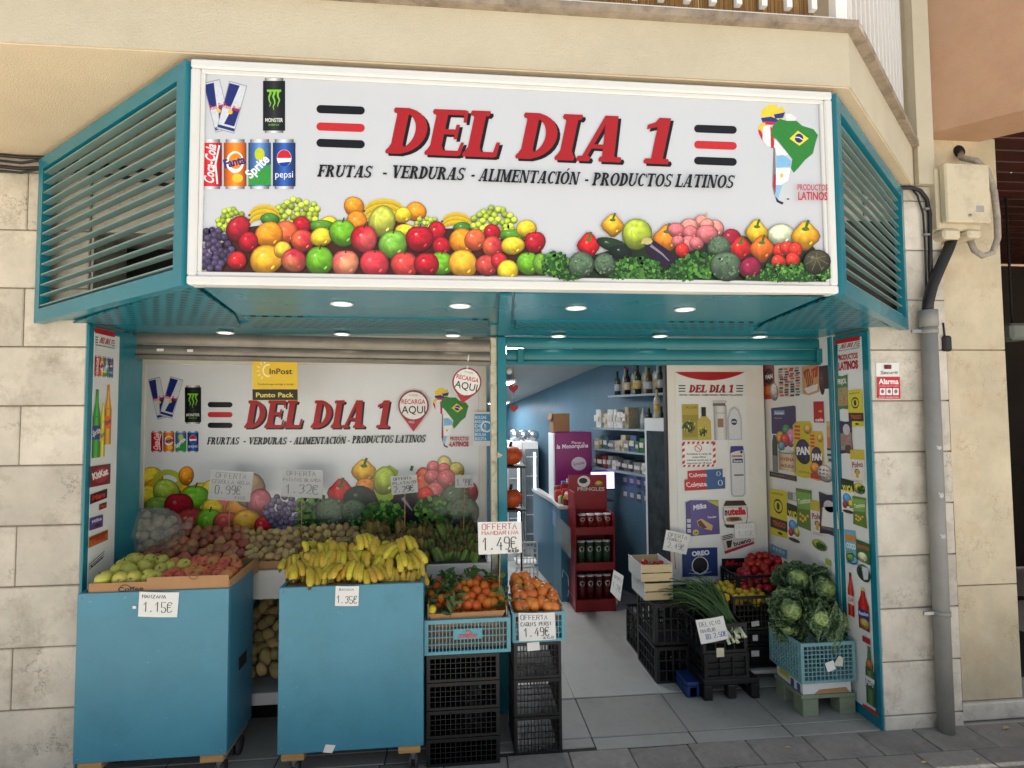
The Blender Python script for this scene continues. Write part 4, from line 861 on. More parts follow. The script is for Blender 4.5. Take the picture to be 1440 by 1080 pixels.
S_(90, 868, 156, 960, lambda q: (q.poly([(0, 50), (90, 0), (100, 40), (10, 95)], (230, 230, 226)), [q.line([(5, 55+14*k), (92, 12+14*k)], 5, (34, 26, 30)) for k in range(3)], q.text('bueno', 20, 80, 86, 50, 18, (40, 20, 20), .03)))
p.build('printed_adverts', jl)

jr = jamb('jamb_advert', 'tall advert panel headed PRODUCTOS LATINOS on the right door jamb', JR, -1)
JRX = JR-.002
MB().box(JRX+.0005, JR+.001, .04, .235, .06, ZC-.03).build('white_panel', m_poster, jr)
p = Print(lambda x, y: atX(x, y, JRX), (-1, 0, 0), .0004); C = crop(1165, 465, 3.857)
S_(32, 26, 170, 76, lambda q: q.rect(0, 0, 100, 100, (186, 30, 36)))
S_(34, 55, 172, 118, logo_small)
S_(48, 115, 162, 166, lambda q: q.text('PRODUCTOS', 2, 92, 98, 92, 85, (186, 26, 46), .03)); S_(52, 157, 163, 217, lambda q: q.text('LATINOS', 2, 95, 98, 95, 92, (186, 26, 46), .05))
S_(44, 236, 106, 432, lambda q: p_bag(q, (70, 118, 66), (168, 142, 96), 'FRIJOL'))
S_(106, 314, 187, 526, lambda q: p_yellow(q))
S_(58, 487, 131, 676, lambda q: (p_bag(q, (52, 46, 76), (152, 136, 122)), q.disc(56, 26, 26, 16, (200, 196, 196)), q.disc(64, 82, 24, 12, (92, 62, 46))))
S_(120, 640, 196, 840, p_kid); S_(136, 820, 202, 895, lambda q: (q.ball(50, 50, 46, (190, 184, 50), ry=46), leafy(q, 66, 50, 36, 40, 24, 3)))
S_(70, 798, 140, 1000, p_fruitbag); S_(132, 892, 207, 1072, p_snack)
C = crop(1165, 740, 3.722)
S_(86, 8, 150, 212, lambda q: (q.poly([(0, 4), (90, 0), (100, 94), (10, 100)], (112, 178, 206)), q.poly([(4, 16), (92, 14), (93, 32), (6, 34)], (206, 140, 60)), q.text('COCO', 14, 54, 90, 52, 14, (240, 244, 244), .05), q.ball(42, 76, 30, (126, 180, 70), ry=16), q.ring(54, 82, 46, 16, 5, (50, 70, 140))))
S_(146, 66, 220, 205, lambda q: (q.poly([(4, 0), (100, 4), (96, 100), (0, 92)], (60, 104, 56)), q.text('DOTTO', 12, 36, 92, 34, 14, (220, 90, 60), .05), q.ball(46, 74, 36, (222, 214, 170), ry=22)))
S_(152, 190, 222, 302, lambda q: (q.ball(50, 50, 50, (66, 102, 70), ry=50), q.poly([(40, 10), (90, 10), (80, 80), (50, 90)], (206, 210, 214)), q.poly([(12, 20), (36, 24), (40, 84), (16, 70)], (32, 50, 40))))
S_(98, 234, 136, 480, lambda q: p_bottle(q, (186, 50, 36), (70, 40, 34), (216, 206, 200), 'Cola', (190, 40, 40)))
S_(150, 306, 218, 560, lambda q: (p_bottle(q, (176, 40, 40), (210, 206, 130), (44, 54, 120), 'Postobon'), q.ball(56, 84, 36, (176, 150, 80), ry=13)))
S_(182, 570, 222, 622, lambda q: q.rect(0, 0, 100, 100, (168, 36, 44)))
S_(188, 612, 244, 955, lambda q: (p_bottle(q, (74, 104, 60), (90, 130, 70), (60, 84, 60), 'Pony'), q.ball(50, 32, 34, (176, 110, 50), ry=9), q.rect(10, 52, 90, 58, (226, 226, 220))))
S_(184, 940, 264, 975, lambda q: q.poly([(0, 0), (100, 8), (100, 100), (0, 60)], (196, 40, 52)))
p.build('printed_adverts', jr)

# ------------------------------------------------------------------ produce niche: white lining, big printed back panel
m_lining = mat('white_lining', (214, 212, 204), .45, var=.03, dirt=.15, dcol=(150, 144, 130))
nl = atY(186, 600, Y_N).x-.0
struct(MB().box(nl-.03, nl, Y_SH+.06, Y_N+.04, 0, ZC).build('niche_wall_left', m_lining))
struct(MB().box(JL-.0125, JL-.001, .276, Y_SH+.06, 0, ZC).build('niche_return_left', m_teal))
struct(MB().box(nl, JL-.0127, Y_SH+.06, Y_SH+.075, 0, ZC).build('niche_reveal_left', m_teal))
struct(MB().box(nl-.03, .12, Y_N+.012, Y_N+.06, 0, ZC+.2).build('niche_wall_back', m_lining))
struct(MB().box(XP0+.03, XP1-.004, Y_SH+.0705, .95, 0, ZC+.3).build('partition', m_lining))
struct(MB().box(nl, XP0+.03, Y_SH+.02, Y_N+.012, ZC+.06, ZC+.10).build('niche_ceiling', m_lining))
struct(MB().box(nl-.03, XP1, Y_N+.0605, Y_N+.12, ZC, 2.9).build('niche_bulkhead', m_lining))
bp = thing('niche_sign', 'second DEL DIA 1 printed panel at the back of the produce niche', 'sign', (-.8, Y_N, .9))
bx0, bx1 = atY(205, 600, Y_N).x, atY(673, 600, Y_N).x
MB().box(bx0, bx1, Y_N, Y_N+.0115, .72, atY(400, 513, Y_N).z).build('panel', mat('glossy_print_panel', (222, 224, 226), .22, var=.02), bp)
MB().bbox(bx0-.03, bx0-.0005, Y_N-.012, Y_N+.0115, .6, ZC, .003).build('frame_rail', m_white, bp)
MB().bbox(bx0, bx1, Y_N-.012, Y_N+.0115, atY(400, 513, Y_N).z+.0005, ZC, .003).build('frame_rail', m_white, bp)
MB().bbox(bx1+.0005, bx1+.05, Y_N-.012, Y_N+.0115, .6, ZC, .003).build('frame_rail', m_white, bp)
NP = lambda x, y: atY(x, y, Y_N)
pr = Print(NP, NF)
logo_bars(pr, 292, 327, (569, 583, 598), 7.5, .005)
del_dia(pr, 343, 602, 549, 602, 39, 2.5)
pr.serif('FRURTAS', 291, 625, 336, 625, 10, BLK, .2); pr.serif('-', 342, 625, 346, 625, 10, BLK); pr.serif('VERDURAS', 349, 625, 403, 625, 10, BLK, .2); pr.serif('-', 407, 625, 410, 625, 10, BLK); pr.serif('ALIMENTACIÓN', 413, 625, 486, 624, 10, BLK, .2); pr.serif('-', 489, 624, 492, 624, 10, BLK); pr.serif('PRODUCTOS LATINOS', 495, 623.5, 598, 622, 10.5, BLK, .2)
pr.text('PRODUCTOS', 633, 619, 659, 619, 5, (176, 30, 50), .03); pr.text('-LATINOS', 631, 627.5, 659, 627.5, 6.5, (176, 30, 50), .045)
pr.build('printed_lettering', bp, .22)
pr = Print(NP, NF); the_map(pr, 608, 544, .60); pr.build('printed_map', bp, .22)
pr = Print(NP, NF)
p_energy(pr, 223, 560, 17, 58, R(-13)); p_energy(pr, 241, 559, 19, 57, R(16)); p_monster(pr, 260, 542, 283, 596); p_four_cans(pr, 212, 606, 280, 636)
pr.build('printed_cans', bp, .22)
pr = Print(NP, NF)
# enlarged fruit and vegetables
pr.poly([(206, 745), (206, 700), (250, 690), (330, 700), (385, 715), (390, 750)], (60, 34, 26)); pr.poly([(425, 750), (440, 715), (520, 690), (600, 680), (668, 690), (672, 750)], (28, 40, 24))
for a in ((213, 672, 16, YEL), (218, 688, 15, ORG), (255, 690, 14, ORG), (210, 700, 18, YEL)): pr.ball(*a[:3], a[3])
pr.ring(236, 678, 22, 18, 8, (176, 184, 60)); pr.ball(234, 692, 19, (160, 184, 66), ry=18); pr.ball(262, 669, 11, ORG, ry=13); pr.ball(283, 700, 20, YEL)
pr.ball(300, 690, 16, YEL); pr.ball(225, 712, 22, (130, 170, 70), ry=14)
apple(pr, 275, 702, 21, GRN); apple(pr, 252, 712, 20, (160, 30, 44)); apple(pr, 318, 716, 20, PNK); pr.ball(335, 716, 18, ORG); pr.ball(352, 690, 22, (220, 190, 160), ry=24); pr.ball(365, 708, 18, (200, 110, 120), ry=20); pr.ball(300, 716, 15, YEL)
apple(pr, 268, 735, 22, (170, 60, 60)); apple(pr, 295, 735, 20, GRN); apple(pr, 320, 738, 20, (190, 80, 70)); pr.ball(347, 736, 20, (226, 170, 60)); pr.ball(372, 740, 14, (196, 38, 50))
grapes(pr, 398, 722, 24, 24, (110, 100, 128), 5, 48, 31); leafy(pr, 440, 716, 22, 22, 120, 51)
pepper(pr, 479, 693, 17, (206, 30, 40)); pepper(pr, 512, 664, 16, (230, 170, 40)); pr.ball(514, 684, 14, (216, 130, 40), ry=12); pr.ball(506, 702, 24, (30, 50, 34), ry=18); pr.poly([(528, 662), (548, 654), (560, 662), (556, 690), (548, 716), (538, 716), (526, 690)], (150, 176, 44)); pr.ball(541, 676, 16, (176, 196, 64), ry=20)
pr.line([(578, 662), (580, 655)], 4, (60, 100, 50)); pr.ball(596, 680, 14, (216, 100, 70), ry=22); pr.ball(625, 655, 11, (206, 190, 120), ry=14); pr.ball(642, 662, 11, (200, 180, 90), ry=12)
for a in ((609, 657, 9), (624, 660, 9), (608, 671, 11), (628, 674, 14), (612, 691, 13)): pr.ball(a[0], a[1], a[2], (208, 108, 110), hl=.3)
pr.ball(599, 697, 12, (206, 50, 40)); pr.ball(664, 692, 8, (150, 30, 50), ry=14)
pr.poly([(548, 704), (566, 694), (590, 706), (606, 726), (600, 742), (560, 744), (546, 726)], (34, 22, 38)); pr.line([(566, 700), (580, 718)], 5, (150, 146, 160), 1)
broccoli(pr, 466, 722, 22, 61); broccoli(pr, 498, 720, 18, 62); broccoli(pr, 640, 700, 20, 63); broccoli(pr, 652, 722, 22, 64)
leafy(pr, 540, 722, 30, 16, 150, 52); leafy(pr, 610, 718, 26, 20, 150, 53); leafy(pr, 575, 742, 30, 10, 100, 54); leafy(pr, 520, 738, 30, 10, 90, 55); leafy(pr, 430, 742, 20, 10, 70, 56)
pr.build('printed_produce', bp, .22)
# hanging pin-shaped signs and the yellow parcel sign
def pin_sign(label, x0, y0, x1, y1, Y, rot=0):
    t = thing('pin_sign', label, 'sign', tuple(atY((x0+x1)/2, y1, Y)), 'RECARGA AQUI pin signs')
    w_ = x1-x0; cx, r = (x0+x1)/2, w_/2; cy = y0+r; ca, sa = math.cos(rot), math.sin(rot)
    T = lambda x, y: (cx+(x-cx)*ca-(y-cy)*sa, cy+(x-cx)*sa+(y-cy)*ca)
    out = [T(cx+r*math.cos(R(a)), cy+r*math.sin(R(a))) for a in range(140, 401, 10)]+[T(cx, y1)]
    MB().solid([atY(*q, Y) for q in out], -.003).build('board', mat('red_board', (170, 28, 42), .4), t)
    p = Print(lambda x, y: atY(*T(x, y), Y), NF, .0045)
    p.disc(cx, cy, r*.97, r*.97, (120, 40, 50), 28); p.disc(cx, cy, r*.90, r*.90, (236, 232, 228), 28)
    p.text('RECARGA', cx-r*.78, cy-r*.12, cx+r*.78, cy-r*.12, r*.3, (186, 30, 50), .02); p.text('AQUI', cx-r*.78, cy+r*.5, cx+r*.78, cy+r*.5, r*.5, BLK, .01)
    p.text('TU MOVIL', cx-r*.3, cy-r*.62, cx+r*.3, cy-r*.62, r*.12, (90, 60, 60)); p.text('MAS', cx-r*.3, y1-r*.55, cx+r*.05, y1-r*.55, r*.16, (230, 220, 220))
    p.build('printed_lettering', t)
    return t
pin_sign('red and white RECARGA AQUI pin sign beside the printed figure 1', 560, 549, 603, 607, Y_N-.02)
ps = pin_sign('tilted RECARGA AQUI pin sign hanging from the grey shutter', 636, 517, 677, 568, Y_SH+.02, R(12))
a = atY(659, 499, Y_SH-.02); b = atY(657, 519, Y_SH+.018)
MB().tube([a, b], .004, 6).build('hanger', m_white, ps)
yp = thing('parcel_sign', 'yellow and black InPost Punto Pack sign under the grey shutter', 'sign', tuple(atY(387, 560, Y_SH+.03)))
Yp = Y_SH+.03
MB().solid([atY(x, y, Yp) for x, y in ((355, 500), (355, 563), (419, 563), (418, 500))], -.004).build('board', mat('yellow_board', (226, 186, 40), .4, var=.02), yp)
p = Print(lambda x, y: atY(x, y, Yp), NF)
p.quad((355, 547.5), (418.5, 547.5), (418.5, 562.6), (355.2, 562.6), (36, 34, 30)); p.text('InPost', 379, 526, 411, 526, 8, (50, 40, 24), .02); p.text('Punto Pack', 360, 558.5, 413, 558.5, 6.6, (226, 206, 90), .02); p.text('Tienda de aqui entrega y recoge', 362, 541.5, 413, 541.5, 3, (60, 48, 20))
p.ring(377, 521, 8, 9, 2, (248, 236, 190), 14, R(70), R(290))
for k in range(6): a = R(120+28*k); p.line([(374+9*math.cos(a), 521+10*math.sin(a)), (374+13*math.cos(a), 521+14*math.sin(a))], 1.3, (248, 236, 190))
p.build('printed_lettering', yp)
bt = thing('blue_notice', 'blue and white printed notice beside the door post', 'notice', tuple(atY(678, 626, Y_N-.03)))
MB().solid([atY(x, y, Y_N-.03) for x, y in ((666, 579), (666, 627), (691, 627), (691, 579))], -.002).build('sheet', m_poster, bt)
p = Print(lambda x, y: atY(x, y, Y_N-.03), NF)
p.rect(667, 582, 690.5, 620, (70, 150, 200))
for k, s_ in enumerate(('BOLSAS', 'BASURA', 'DE 5', 'CENTIMOS', 'BOLSA', 'BOLSITA')): p.text(s_, 668, 589+6*k, 684, 589+6*k, 4.4, (226, 240, 248), .02)
p.ring(684, 600, 8, 8, 2, (240, 246, 250)); p.build('printed_lettering', bt)

# ------------------------------------------------------------------ poster recess right of the entrance
ro = atY(940, 640, Y_P).x; r1 = 2.17
pp = thing('poster_door', 'white panel headed DEL DIA 1 with printed grocery adverts', 'poster panel', (1.8, Y_P, 0))
MB().bbox(ro, r1, Y_P, Y_P+.035, .02, 2.2, .003).build('panel', m_white, pp)
MB().bbox(ro-.012, ro-.0005, Y_P-.004, Y_P+.05, .0, 2.2, .003).build('dark_edge', mat('dark_edge', (50, 44, 42), .5), pp)
a = atY(949, 523, Y_P); b = atY(1049, 523, Y_P)
MB().box(a.x, b.x, Y_P-.004, Y_P-.0005, .55, a.z).build('printed_sheet', m_poster, pp)
p = Print(lambda x, y: atY(x, y, Y_P-.004), NF, .0004); C = crop(940, 500, 6)
p.poly([C(54, 138)]+[C(54+590*i/16, 138+72*math.sin(math.pi*i/16)**.8) for i in range(17)]+[C(644, 138)], (172, 26, 32))
for x0 in (85, 572):
    for k in range(3): p.rect(*C(x0, 250+23*k), *C(x0+58, 259+23*k), BLK)
del_dia(p, *C(170, 310), *C(545, 310), 10.5, .5)
p.text('FRUTAS - VERDURAS - ALIMENTACION - PRODUCTOS LATINOS', *C(92, 340), *C(622, 340), 2.4, BLK, .02)
S_(110, 410, 250, 712, lambda q: (q.rect(0, 0, 100, 100, (176, 160, 60)), q.rect(4, 30, 96, 92, (150, 138, 50)), leafy(q, 40, 60, 40, 20, 30, 4, ((206, 196, 90), (110, 96, 34))), q.text('ALOE', 22, 12, 92, 12, 5, (60, 50, 20))))
S_(238, 435, 355, 715, lambda q: (q.rect(32, 0, 64, 28, (30, 28, 28)), q.poly([(30, 28), (70, 28), (98, 42), (100, 98), (2, 100), (0, 42)], (190, 172, 76)), leafy(q, 40, 74, 32, 16, 24, 5, ((206, 196, 90), (110, 96, 34)))))
S_(372, 378, 490, 712, lambda q: (q.grad(4, 12, 96, 100, [(150, 148, 146), (216, 214, 210), (224, 222, 220), (160, 158, 154)]), q.rect(0, 0, 100, 7, (200, 198, 196)), q.rect(0, 7, 88, 14, (110, 104, 98)), q.rect(30, 46, 72, 68, (150, 120, 96)), q.text('Pantene', 20, 34, 78, 34, 5, (150, 130, 110))))
S_(492, 430, 612, 710, lambda q: (q.poly([(2, 100), (0, 36), (20, 8), (50, 0), (80, 8), (100, 36), (98, 100)], (186, 188, 192)), q.poly([(10, 97), (9, 38), (26, 14), (50, 6), (74, 14), (91, 38), (90, 97)], (216, 217, 220)), q.ball(46, 46, 22, (40, 46, 90), ry=9, hl=.1), q.text('NIVEA', 28, 49, 64, 49, 6, (240, 240, 244), .02)))
S_(110, 728, 396, 936, lambda q: (q.rect(0, 0, 100, 100, (238, 236, 232)), [q.poly([(x_, y_), (x_+7, y_), (x_+7-3, y_+9), (x_-3, y_+9)], (196, 40, 52)) for y_ in (0, 91) for x_ in range(4, 96, 14)], [q.poly([(x_, y_), (x_+8, y_-6), (x_+8, y_+6), (x_, y_+12)], (196, 40, 52)) for x_ in (0, 91) for y_ in range(6, 90, 24)], q.ring(48, 26, 11, 15, 2.2, (196, 40, 52)), q.line([(41, 16), (56, 36)], 2.4, (196, 40, 52)), [q.text(t_, 14 if k != 1 else 30, 52+12*k, 86 if k != 1 else 70, 52+12*k, 7, BLK, .02) for k, t_ in enumerate(('Prohibida la venta de', 'cigarrillos', 'electronicos a', 'menores de 18 anos'))]))
S_(515, 764, 640, 1190, lambda q: (q.poly([(6, 0), (88, 0), (100, 20), (96, 94), (80, 100), (16, 100), (2, 94), (0, 20)], (176, 178, 182)), q.poly([(10, 2), (84, 2), (93, 20), (90, 92), (76, 97), (20, 97), (9, 92), (7, 20)], (214, 214, 216)), q.poly([(6, 0), (88, 0), (94, 8), (40, 10), (0, 14)], (70, 66, 140)), q.rect(12, 18, 82, 22, (176, 120, 100)), q.rect(16, 25, 84, 33, (40, 50, 104)), q.text('Suave', 22, 31.5, 78, 31.5, 5, (236, 236, 240), .02), q.rect(24, 56, 88, 58.5, (60, 60, 66)), q.disc(76, 12, 8, 3, (50, 50, 60))))
C = crop(940, 660, 6.35)
def p_tooth(q): q.poly([(0, 14), (100, 0), (100, 88), (0, 100)], (190, 28, 40)); q.poly([(50, 8), (100, 0), (100, 88), (56, 94)], (56, 96, 146)); q.text('Colgate', 6, 72, 56, 66, 36, (240, 236, 232), .02); q.ring(88, 44, 6, 22, 2, (230, 236, 240))
S_(168, 0, 480, 92, p_tooth); S_(140, 74, 502, 184, p_tooth)
S_(150, 276, 448, 588, lambda q: (q.poly([(0, 6), (14, 0), (98, 2), (100, 96), (16, 100), (0, 94)], (92, 80, 142)), q.poly([(0, 6), (14, 0), (16, 100), (0, 94)], (74, 64, 120)), q.poly([(62, 2), (98, 4), (98, 20)], (190, 188, 60)), q.text('Milka', 22, 28, 62, 22, 14, (236, 232, 244), .03, .2), q.text('Tender', 64, 52, 92, 50, 6, (230, 226, 240), .02), q.poly([(32, 58), (46, 52), (80, 72), (76, 86), (52, 80), (36, 72)], (206, 170, 110)), q.poly([(34, 60), (44, 56), (62, 78), (52, 80), (38, 72)], (90, 56, 44)), q.disc(28, 90, 9, 8, (196, 190, 70)), q.text('x6', 22, 93, 34, 93, 7, (60, 50, 30), .02), [q.rect(3, 52+14*k, 14, 62+14*k, (200, 198, 210)) for k in range(3)]))
S_(476, 276, 704, 524, lambda q: (q.poly([(4, 20), (14, 2), (84, 2), (96, 20)], (70, 44, 36)), q.poly([(2, 24), (98, 24), (100, 60), (92, 88), (10, 88), (0, 60)], (160, 150, 140)), q.poly([(6, 25), (94, 25), (96, 60), (88, 86), (14, 86), (4, 60)], (220, 214, 208)), q.poly([(4, 84), (44, 86), (44, 98), (14, 96)], (70, 44, 34)), q.text('n', 8, 52, 19, 52, 24, (40, 34, 30), .06), q.text('utella', 20, 52, 92, 50, 24, (196, 34, 44), .06), q.poly([(14, 62), (30, 58), (70, 60), (78, 72), (40, 76), (16, 74)], (150, 110, 70)), q.poly([(26, 64), (60, 60), (66, 70), (34, 72)], (90, 56, 36))))
S_(460, 572, 764, 750, lambda q: (q.poly([(0, 14), (30, 2), (100, 26), (98, 52), (12, 98)], (200, 194, 190)), q.poly([(10, 84), (98, 42), (98, 54), (12, 98)], (170, 44, 48)), [q.line([(6, 14+8*k), (36, 4+8*k)], 4, (34, 28, 30)) for k in range(3)], q.poly([(16, 36), (34, 32), (30, 66), (20, 70)], (60, 40, 38)), q.text('bueno', 40, 62, 90, 42, 20, (44, 30, 30), .03, .2)))
S_(118, 705, 432, 948, lambda q: (q.rect(0, 0, 100, 100, (36, 56, 112)), q.text('OREO', 28, 28, 78, 24, 16, (230, 234, 240), .05), q.ball(48, 60, 22, (34, 32, 36), ry=30, rot=.3, hl=.05), q.ring(50, 62, 24, 32, 3, (214, 216, 220)), [q.line([(50, 92), (50+34*math.cos(R(a)), 92+30*math.sin(R(a)))], 3, (200, 206, 214), 1) for a in (190, 215, 320, 345)]))
S_(472, 796, 700, 912, lambda q: (q.rect(0, 0, 100, 100, (34, 22, 22)), q.text('Mars', 10, 72, 96, 66, 56, (196, 40, 44), .03, .2)))
p.build('printed_adverts', pp)
# side wall of the recess with large adverts
struct(MB().box(JR+.001, JR+.05, .276, Y_P+.04, 0, ZC+.3).build('recess_wall_right', m_white))
struct(MB().box(JR+.0505, 2.62, .301, Y_P+.04, 0, 2.87).build('recess_wall_core', m_mortar))
MB_rail = thing('shutter_rail', 'teal shutter guide rail between entrance and right jamb advert', 'rail', (JR-.02, Y_SH, 0))
MB().bbox(JR-.012, JR, .279, .312, 0, ZC, .003).build('rail', m_teal, MB_rail)
sw = thing('side_advert', 'wide advert sheet with flour and snack packets on the recess side wall', 'advert panel', (JR, .7, .3))
SWX = JR-.003
MB().box(SWX, JR+.0005, .316, .955, .30, 2.07).build('printed_sheet', m_poster, sw)
p = Print(lambda x, y: atX(x, y, SWX), (-1, 0, 0), .0004); C = crop(1060, 505, 6.17)
S_(82, 40, 176, 350, lambda q: (q.rect(0, 0, 100, 100, (150, 70, 70)), q.ball(50, 34, 40, (40, 36, 46), ry=22, hl=.05), q.text('PAN', 16, 42, 84, 40, 12, (236, 232, 226), .05), q.rect(0, 62, 100, 100, (206, 120, 50)), q.rect(10, 86, 90, 100, (186, 50, 50))))
def p_mixpack(q):
    q.poly([(0, 4), (100, 0), (98, 92), (50, 100), (0, 96)], (206, 204, 200)); rr = random.Random(9)
    for k in range(44):
        x_, y_ = 6+22*(k % 4)+rr.uniform(-3, 3), 6+8.4*(k//4)+rr.uniform(-2, 2); q.rect(x_, y_, x_+16, y_+6, rr.choice([(196, 60, 50), (60, 80, 70), (210, 130, 60), (170, 60, 50), (50, 54, 56), (150, 140, 130)]))
S_(206, 40, 420, 335, p_mixpack)
S_(418, 40, 566, 318, lambda q: (q.poly([(0, 2), (100, 0), (98, 90), (40, 100), (0, 94)], (196, 150, 110)), q.poly([(6, 20), (40, 10), (70, 60), (30, 74)], (150, 50, 46)), q.poly([(54, 16), (96, 6), (90, 40), (62, 46)], (176, 50, 44)), q.poly([(10, 76), (90, 64), (86, 84), (30, 94)], (224, 220, 214)), [q.line([(16+12*k, 66), (30+12*k, 20)], 3, (216, 176, 90)) for k in range(5)]))
S_(566, 50, 660, 262, lambda q: q.rect(0, 0, 100, 100, (58, 40, 42))); S_(566, 90, 614, 312, lambda q: q.ball(50, 50, 50, (70, 50, 50), ry=50, hl=.2))
S_(140, 205, 212, 362, lambda q: q.ball(50, 50, 50, (196, 186, 180), ry=50))
S_(152, 402, 364, 660, lambda q: (q.poly([(0, 8), (94, 0), (100, 4), (100, 100), (0, 100)], (70, 58, 104)), q.rect(12, 16, 56, 32, (120, 160, 196)), q.text('Azucar', 14, 29, 54, 29, 8, (236, 240, 244), .03), q.text('Morena', 14, 46, 44, 45, 5, (200, 196, 214))))
S_(200, 562, 350, 800, lambda q: (q.ball(20, 56, 26, (206, 150, 60), ry=28), q.ball(56, 24, 24, (70, 140, 80), ry=24), q.ball(80, 50, 26, (196, 120, 170), ry=36), q.ball(46, 62, 26, (206, 70, 60), ry=26), q.ball(26, 86, 20, (90, 150, 170), ry=18)))
S_(158, 655, 205, 980, lambda q: (q.poly([(30, 0), (70, 0), (96, 20), (100, 100), (0, 100), (4, 20)], (60, 66, 70)), q.rect(8, 56, 92, 100, (130, 128, 122))))
def p_pan(q, b=(206, 190, 50)):
    q.poly([(0, 8), (20, 1), (90, 0), (100, 8), (100, 97), (50, 100), (0, 97)], b); [q.rect(8, 8+7*k, 38, 12+7*k, (206, 70, 60)) for k in range(4)]; q.ball(76, 14, 18, (226, 170, 90), ry=8)
    q.ball(50, 54, 38, (52, 46, 86), ry=22, hl=.08); q.text('PAN', 16, 60, 86, 57, 13, (240, 238, 232), .06); q.text('HARINA', 24, 92, 80, 91, 4, (110, 90, 30))
S_(340, 535, 508, 1045, p_pan)
S_(482, 620, 606, 1065, lambda q: (p_pan(q, (216, 180, 60)), q.ball(36, 76, 34, (226, 140, 60), ry=12), q.rect(2, 86, 98, 97, (196, 50, 46))))
S_(212, 784, 372, 985, lambda q: (q.grad(4, 6, 96, 100, [(150, 130, 100), (216, 196, 160), (226, 206, 176), (160, 136, 100)]), q.ball(50, 8, 48, (190, 190, 190), ry=9), q.text('AVENA', 10, 52, 90, 48, 16, (196, 76, 50), .04), q.text('MOLIDA', 14, 84, 88, 80, 14, (160, 90, 50), .04)))
S_(140, 972, 374, 1062, lambda q: (q.rect(0, 0, 100, 100, (64, 52, 48)), q.text('Chocolate', 8, 62, 58, 60, 34, (150, 136, 116), .02), q.rect(62, 10, 96, 90, (84, 70, 62))))
S_(520, 366, 610, 552, lambda q: (q.rect(0, 0, 100, 100, (180, 34, 42)), q.text('cafe', 14, 94, 92, 92, 14, (236, 226, 220), .04), q.disc(66, 46, 18, 6, (216, 150, 60))))
S_(634, 538, 686, 772, lambda q: (q.rect(0, 0, 100, 100, (210, 150, 100)), q.rect(0, 60, 100, 100, (206, 110, 80)), q.rect(0, 0, 100, 20, (200, 190, 120))))
S_(552, 910, 690, 1080, lambda q: (q.ball(50, 50, 50, (206, 200, 194), ry=50, hl=.2), [q.disc(20+22*(k % 3), 30+22*(k//3), 8, 7, ((150, 90, 70), (120, 130, 110), (180, 150, 110))[k % 3], 8) for k in range(9)]))
S_(640, 770, 690, 905, lambda q: (q.rect(0, 0, 100, 100, (206, 206, 202)), q.rect(0, 0, 100, 16, (40, 60, 56)), q.rect(0, 38, 100, 54, (50, 66, 60)), q.rect(20, 70, 100, 90, (60, 70, 66))))
C = crop(1060, 660, 6)
S_(136, 148, 284, 600, p_yellow); S_(282, 280, 392, 634, p_fruitbag); S_(290, 185, 378, 276, lambda q: (q.rect(0, 0, 100, 100, (150, 156, 146)), q.rect(50, 8, 94, 92, (204, 204, 196)), q.ring(26, 50, 20, 30, 6, (90, 110, 90))))
S_(358, 150, 492, 525, p_snack); S_(480, 248, 600, 590, p_kid); S_(498, 575, 618, 705, lambda q: (q.ball(50, 50, 50, (180, 176, 60), ry=48), leafy(q, 62, 50, 36, 40, 30, 8)))
S_(552, 185, 706, 585, lambda q: (p_bag(q, (48, 44, 66), (110, 92, 80)), q.disc(58, 30, 30, 14, (196, 190, 192))))
S_(148, 626, 284, 760, lambda q: (q.poly([(0, 0), (48, 6), (100, 0), (96, 100), (4, 96)], (110, 156, 186)), [q.disc(20+20*k, 40, 8, 18, (170, 200, 216), 8) for k in range(4)]))
S_(610, 750, 656, 840, lambda q: (q.rect(0, 0, 100, 70, (160, 180, 60)), q.rect(16, 70, 84, 100, (200, 200, 196)))); S_(585, 838, 690, 1000, lambda q: q.grad(0, 0, 100, 100, [(190, 190, 186), (216, 216, 212), (180, 180, 178)]))
p.build('printed_adverts', sw)
# ------------------------------------------------------------------ produce meshes
def fruit_mesh(name, m_, r=1., sq=1., dimple=.0, n=14, k=9, tip=0., lob=None):
    prof = []
    for i in range(k+1):
        a = math.pi*i/k; rr = math.sin(a); z = -math.cos(a)*sq
        if dimple: z -= (dimple*math.exp(-(rr/.32)**2))*(1 if i > k/2 else -.7)
        if tip and i > k-2: z += tip*(1-rr)
        prof.append((max(rr, .012)*r, z*r))
    return MB().lathe(prof, n, lob=lob).mesh(name, m_)
m_apg = mat('green_apple_skin', (186, 180, 76), .35, var=.16, scale=9, rnd=.12, hue=.015)
m_apr = mat('red_apple_skin', (190, 104, 60), .3, var=.5, scale=22, rnd=.2, hue=.03)
m_stem = mat('stem', (70, 54, 30), .8)
m_onion = mat('onion_skin', (158, 98, 66), .35, var=.35, scale=20, rnd=.35, hue=.03)
m_pot = mat('potato_skin', (176, 150, 98), .8, var=.22, scale=30, rnd=.3, hue=.015)
m_ban = mat('banana_skin', (202, 176, 54), .45, var=.2, scale=14, rnd=.16, hue=.025, dirt=.75, dcol=(92, 66, 24), dscale=30)
m_bantip = mat('banana_tip', (84, 70, 28), .7)
m_pla = mat('ripe_plantain_skin', (136, 112, 52), .55, var=.4, scale=18, rnd=.3, hue=.02)
m_plg = mat('green_plantain_skin', (92, 114, 48), .5, var=.25, scale=16, rnd=.25)
m_man = mat('mandarin_skin', (222, 116, 38), .45, var=.12, scale=30, bump=.2, bscale=120, rnd=.12, hue=.015)
m_per = mat('persimmon_skin', (218, 122, 50), .32, var=.16, scale=9, rnd=.12, hue=.012)
m_cal = mat('calyx', (104, 96, 48), .8, var=.2, rnd=.2)
m_leaf = mat('leaf', (58, 92, 40), .5, var=.3, scale=16, rnd=.25, hue=.02)
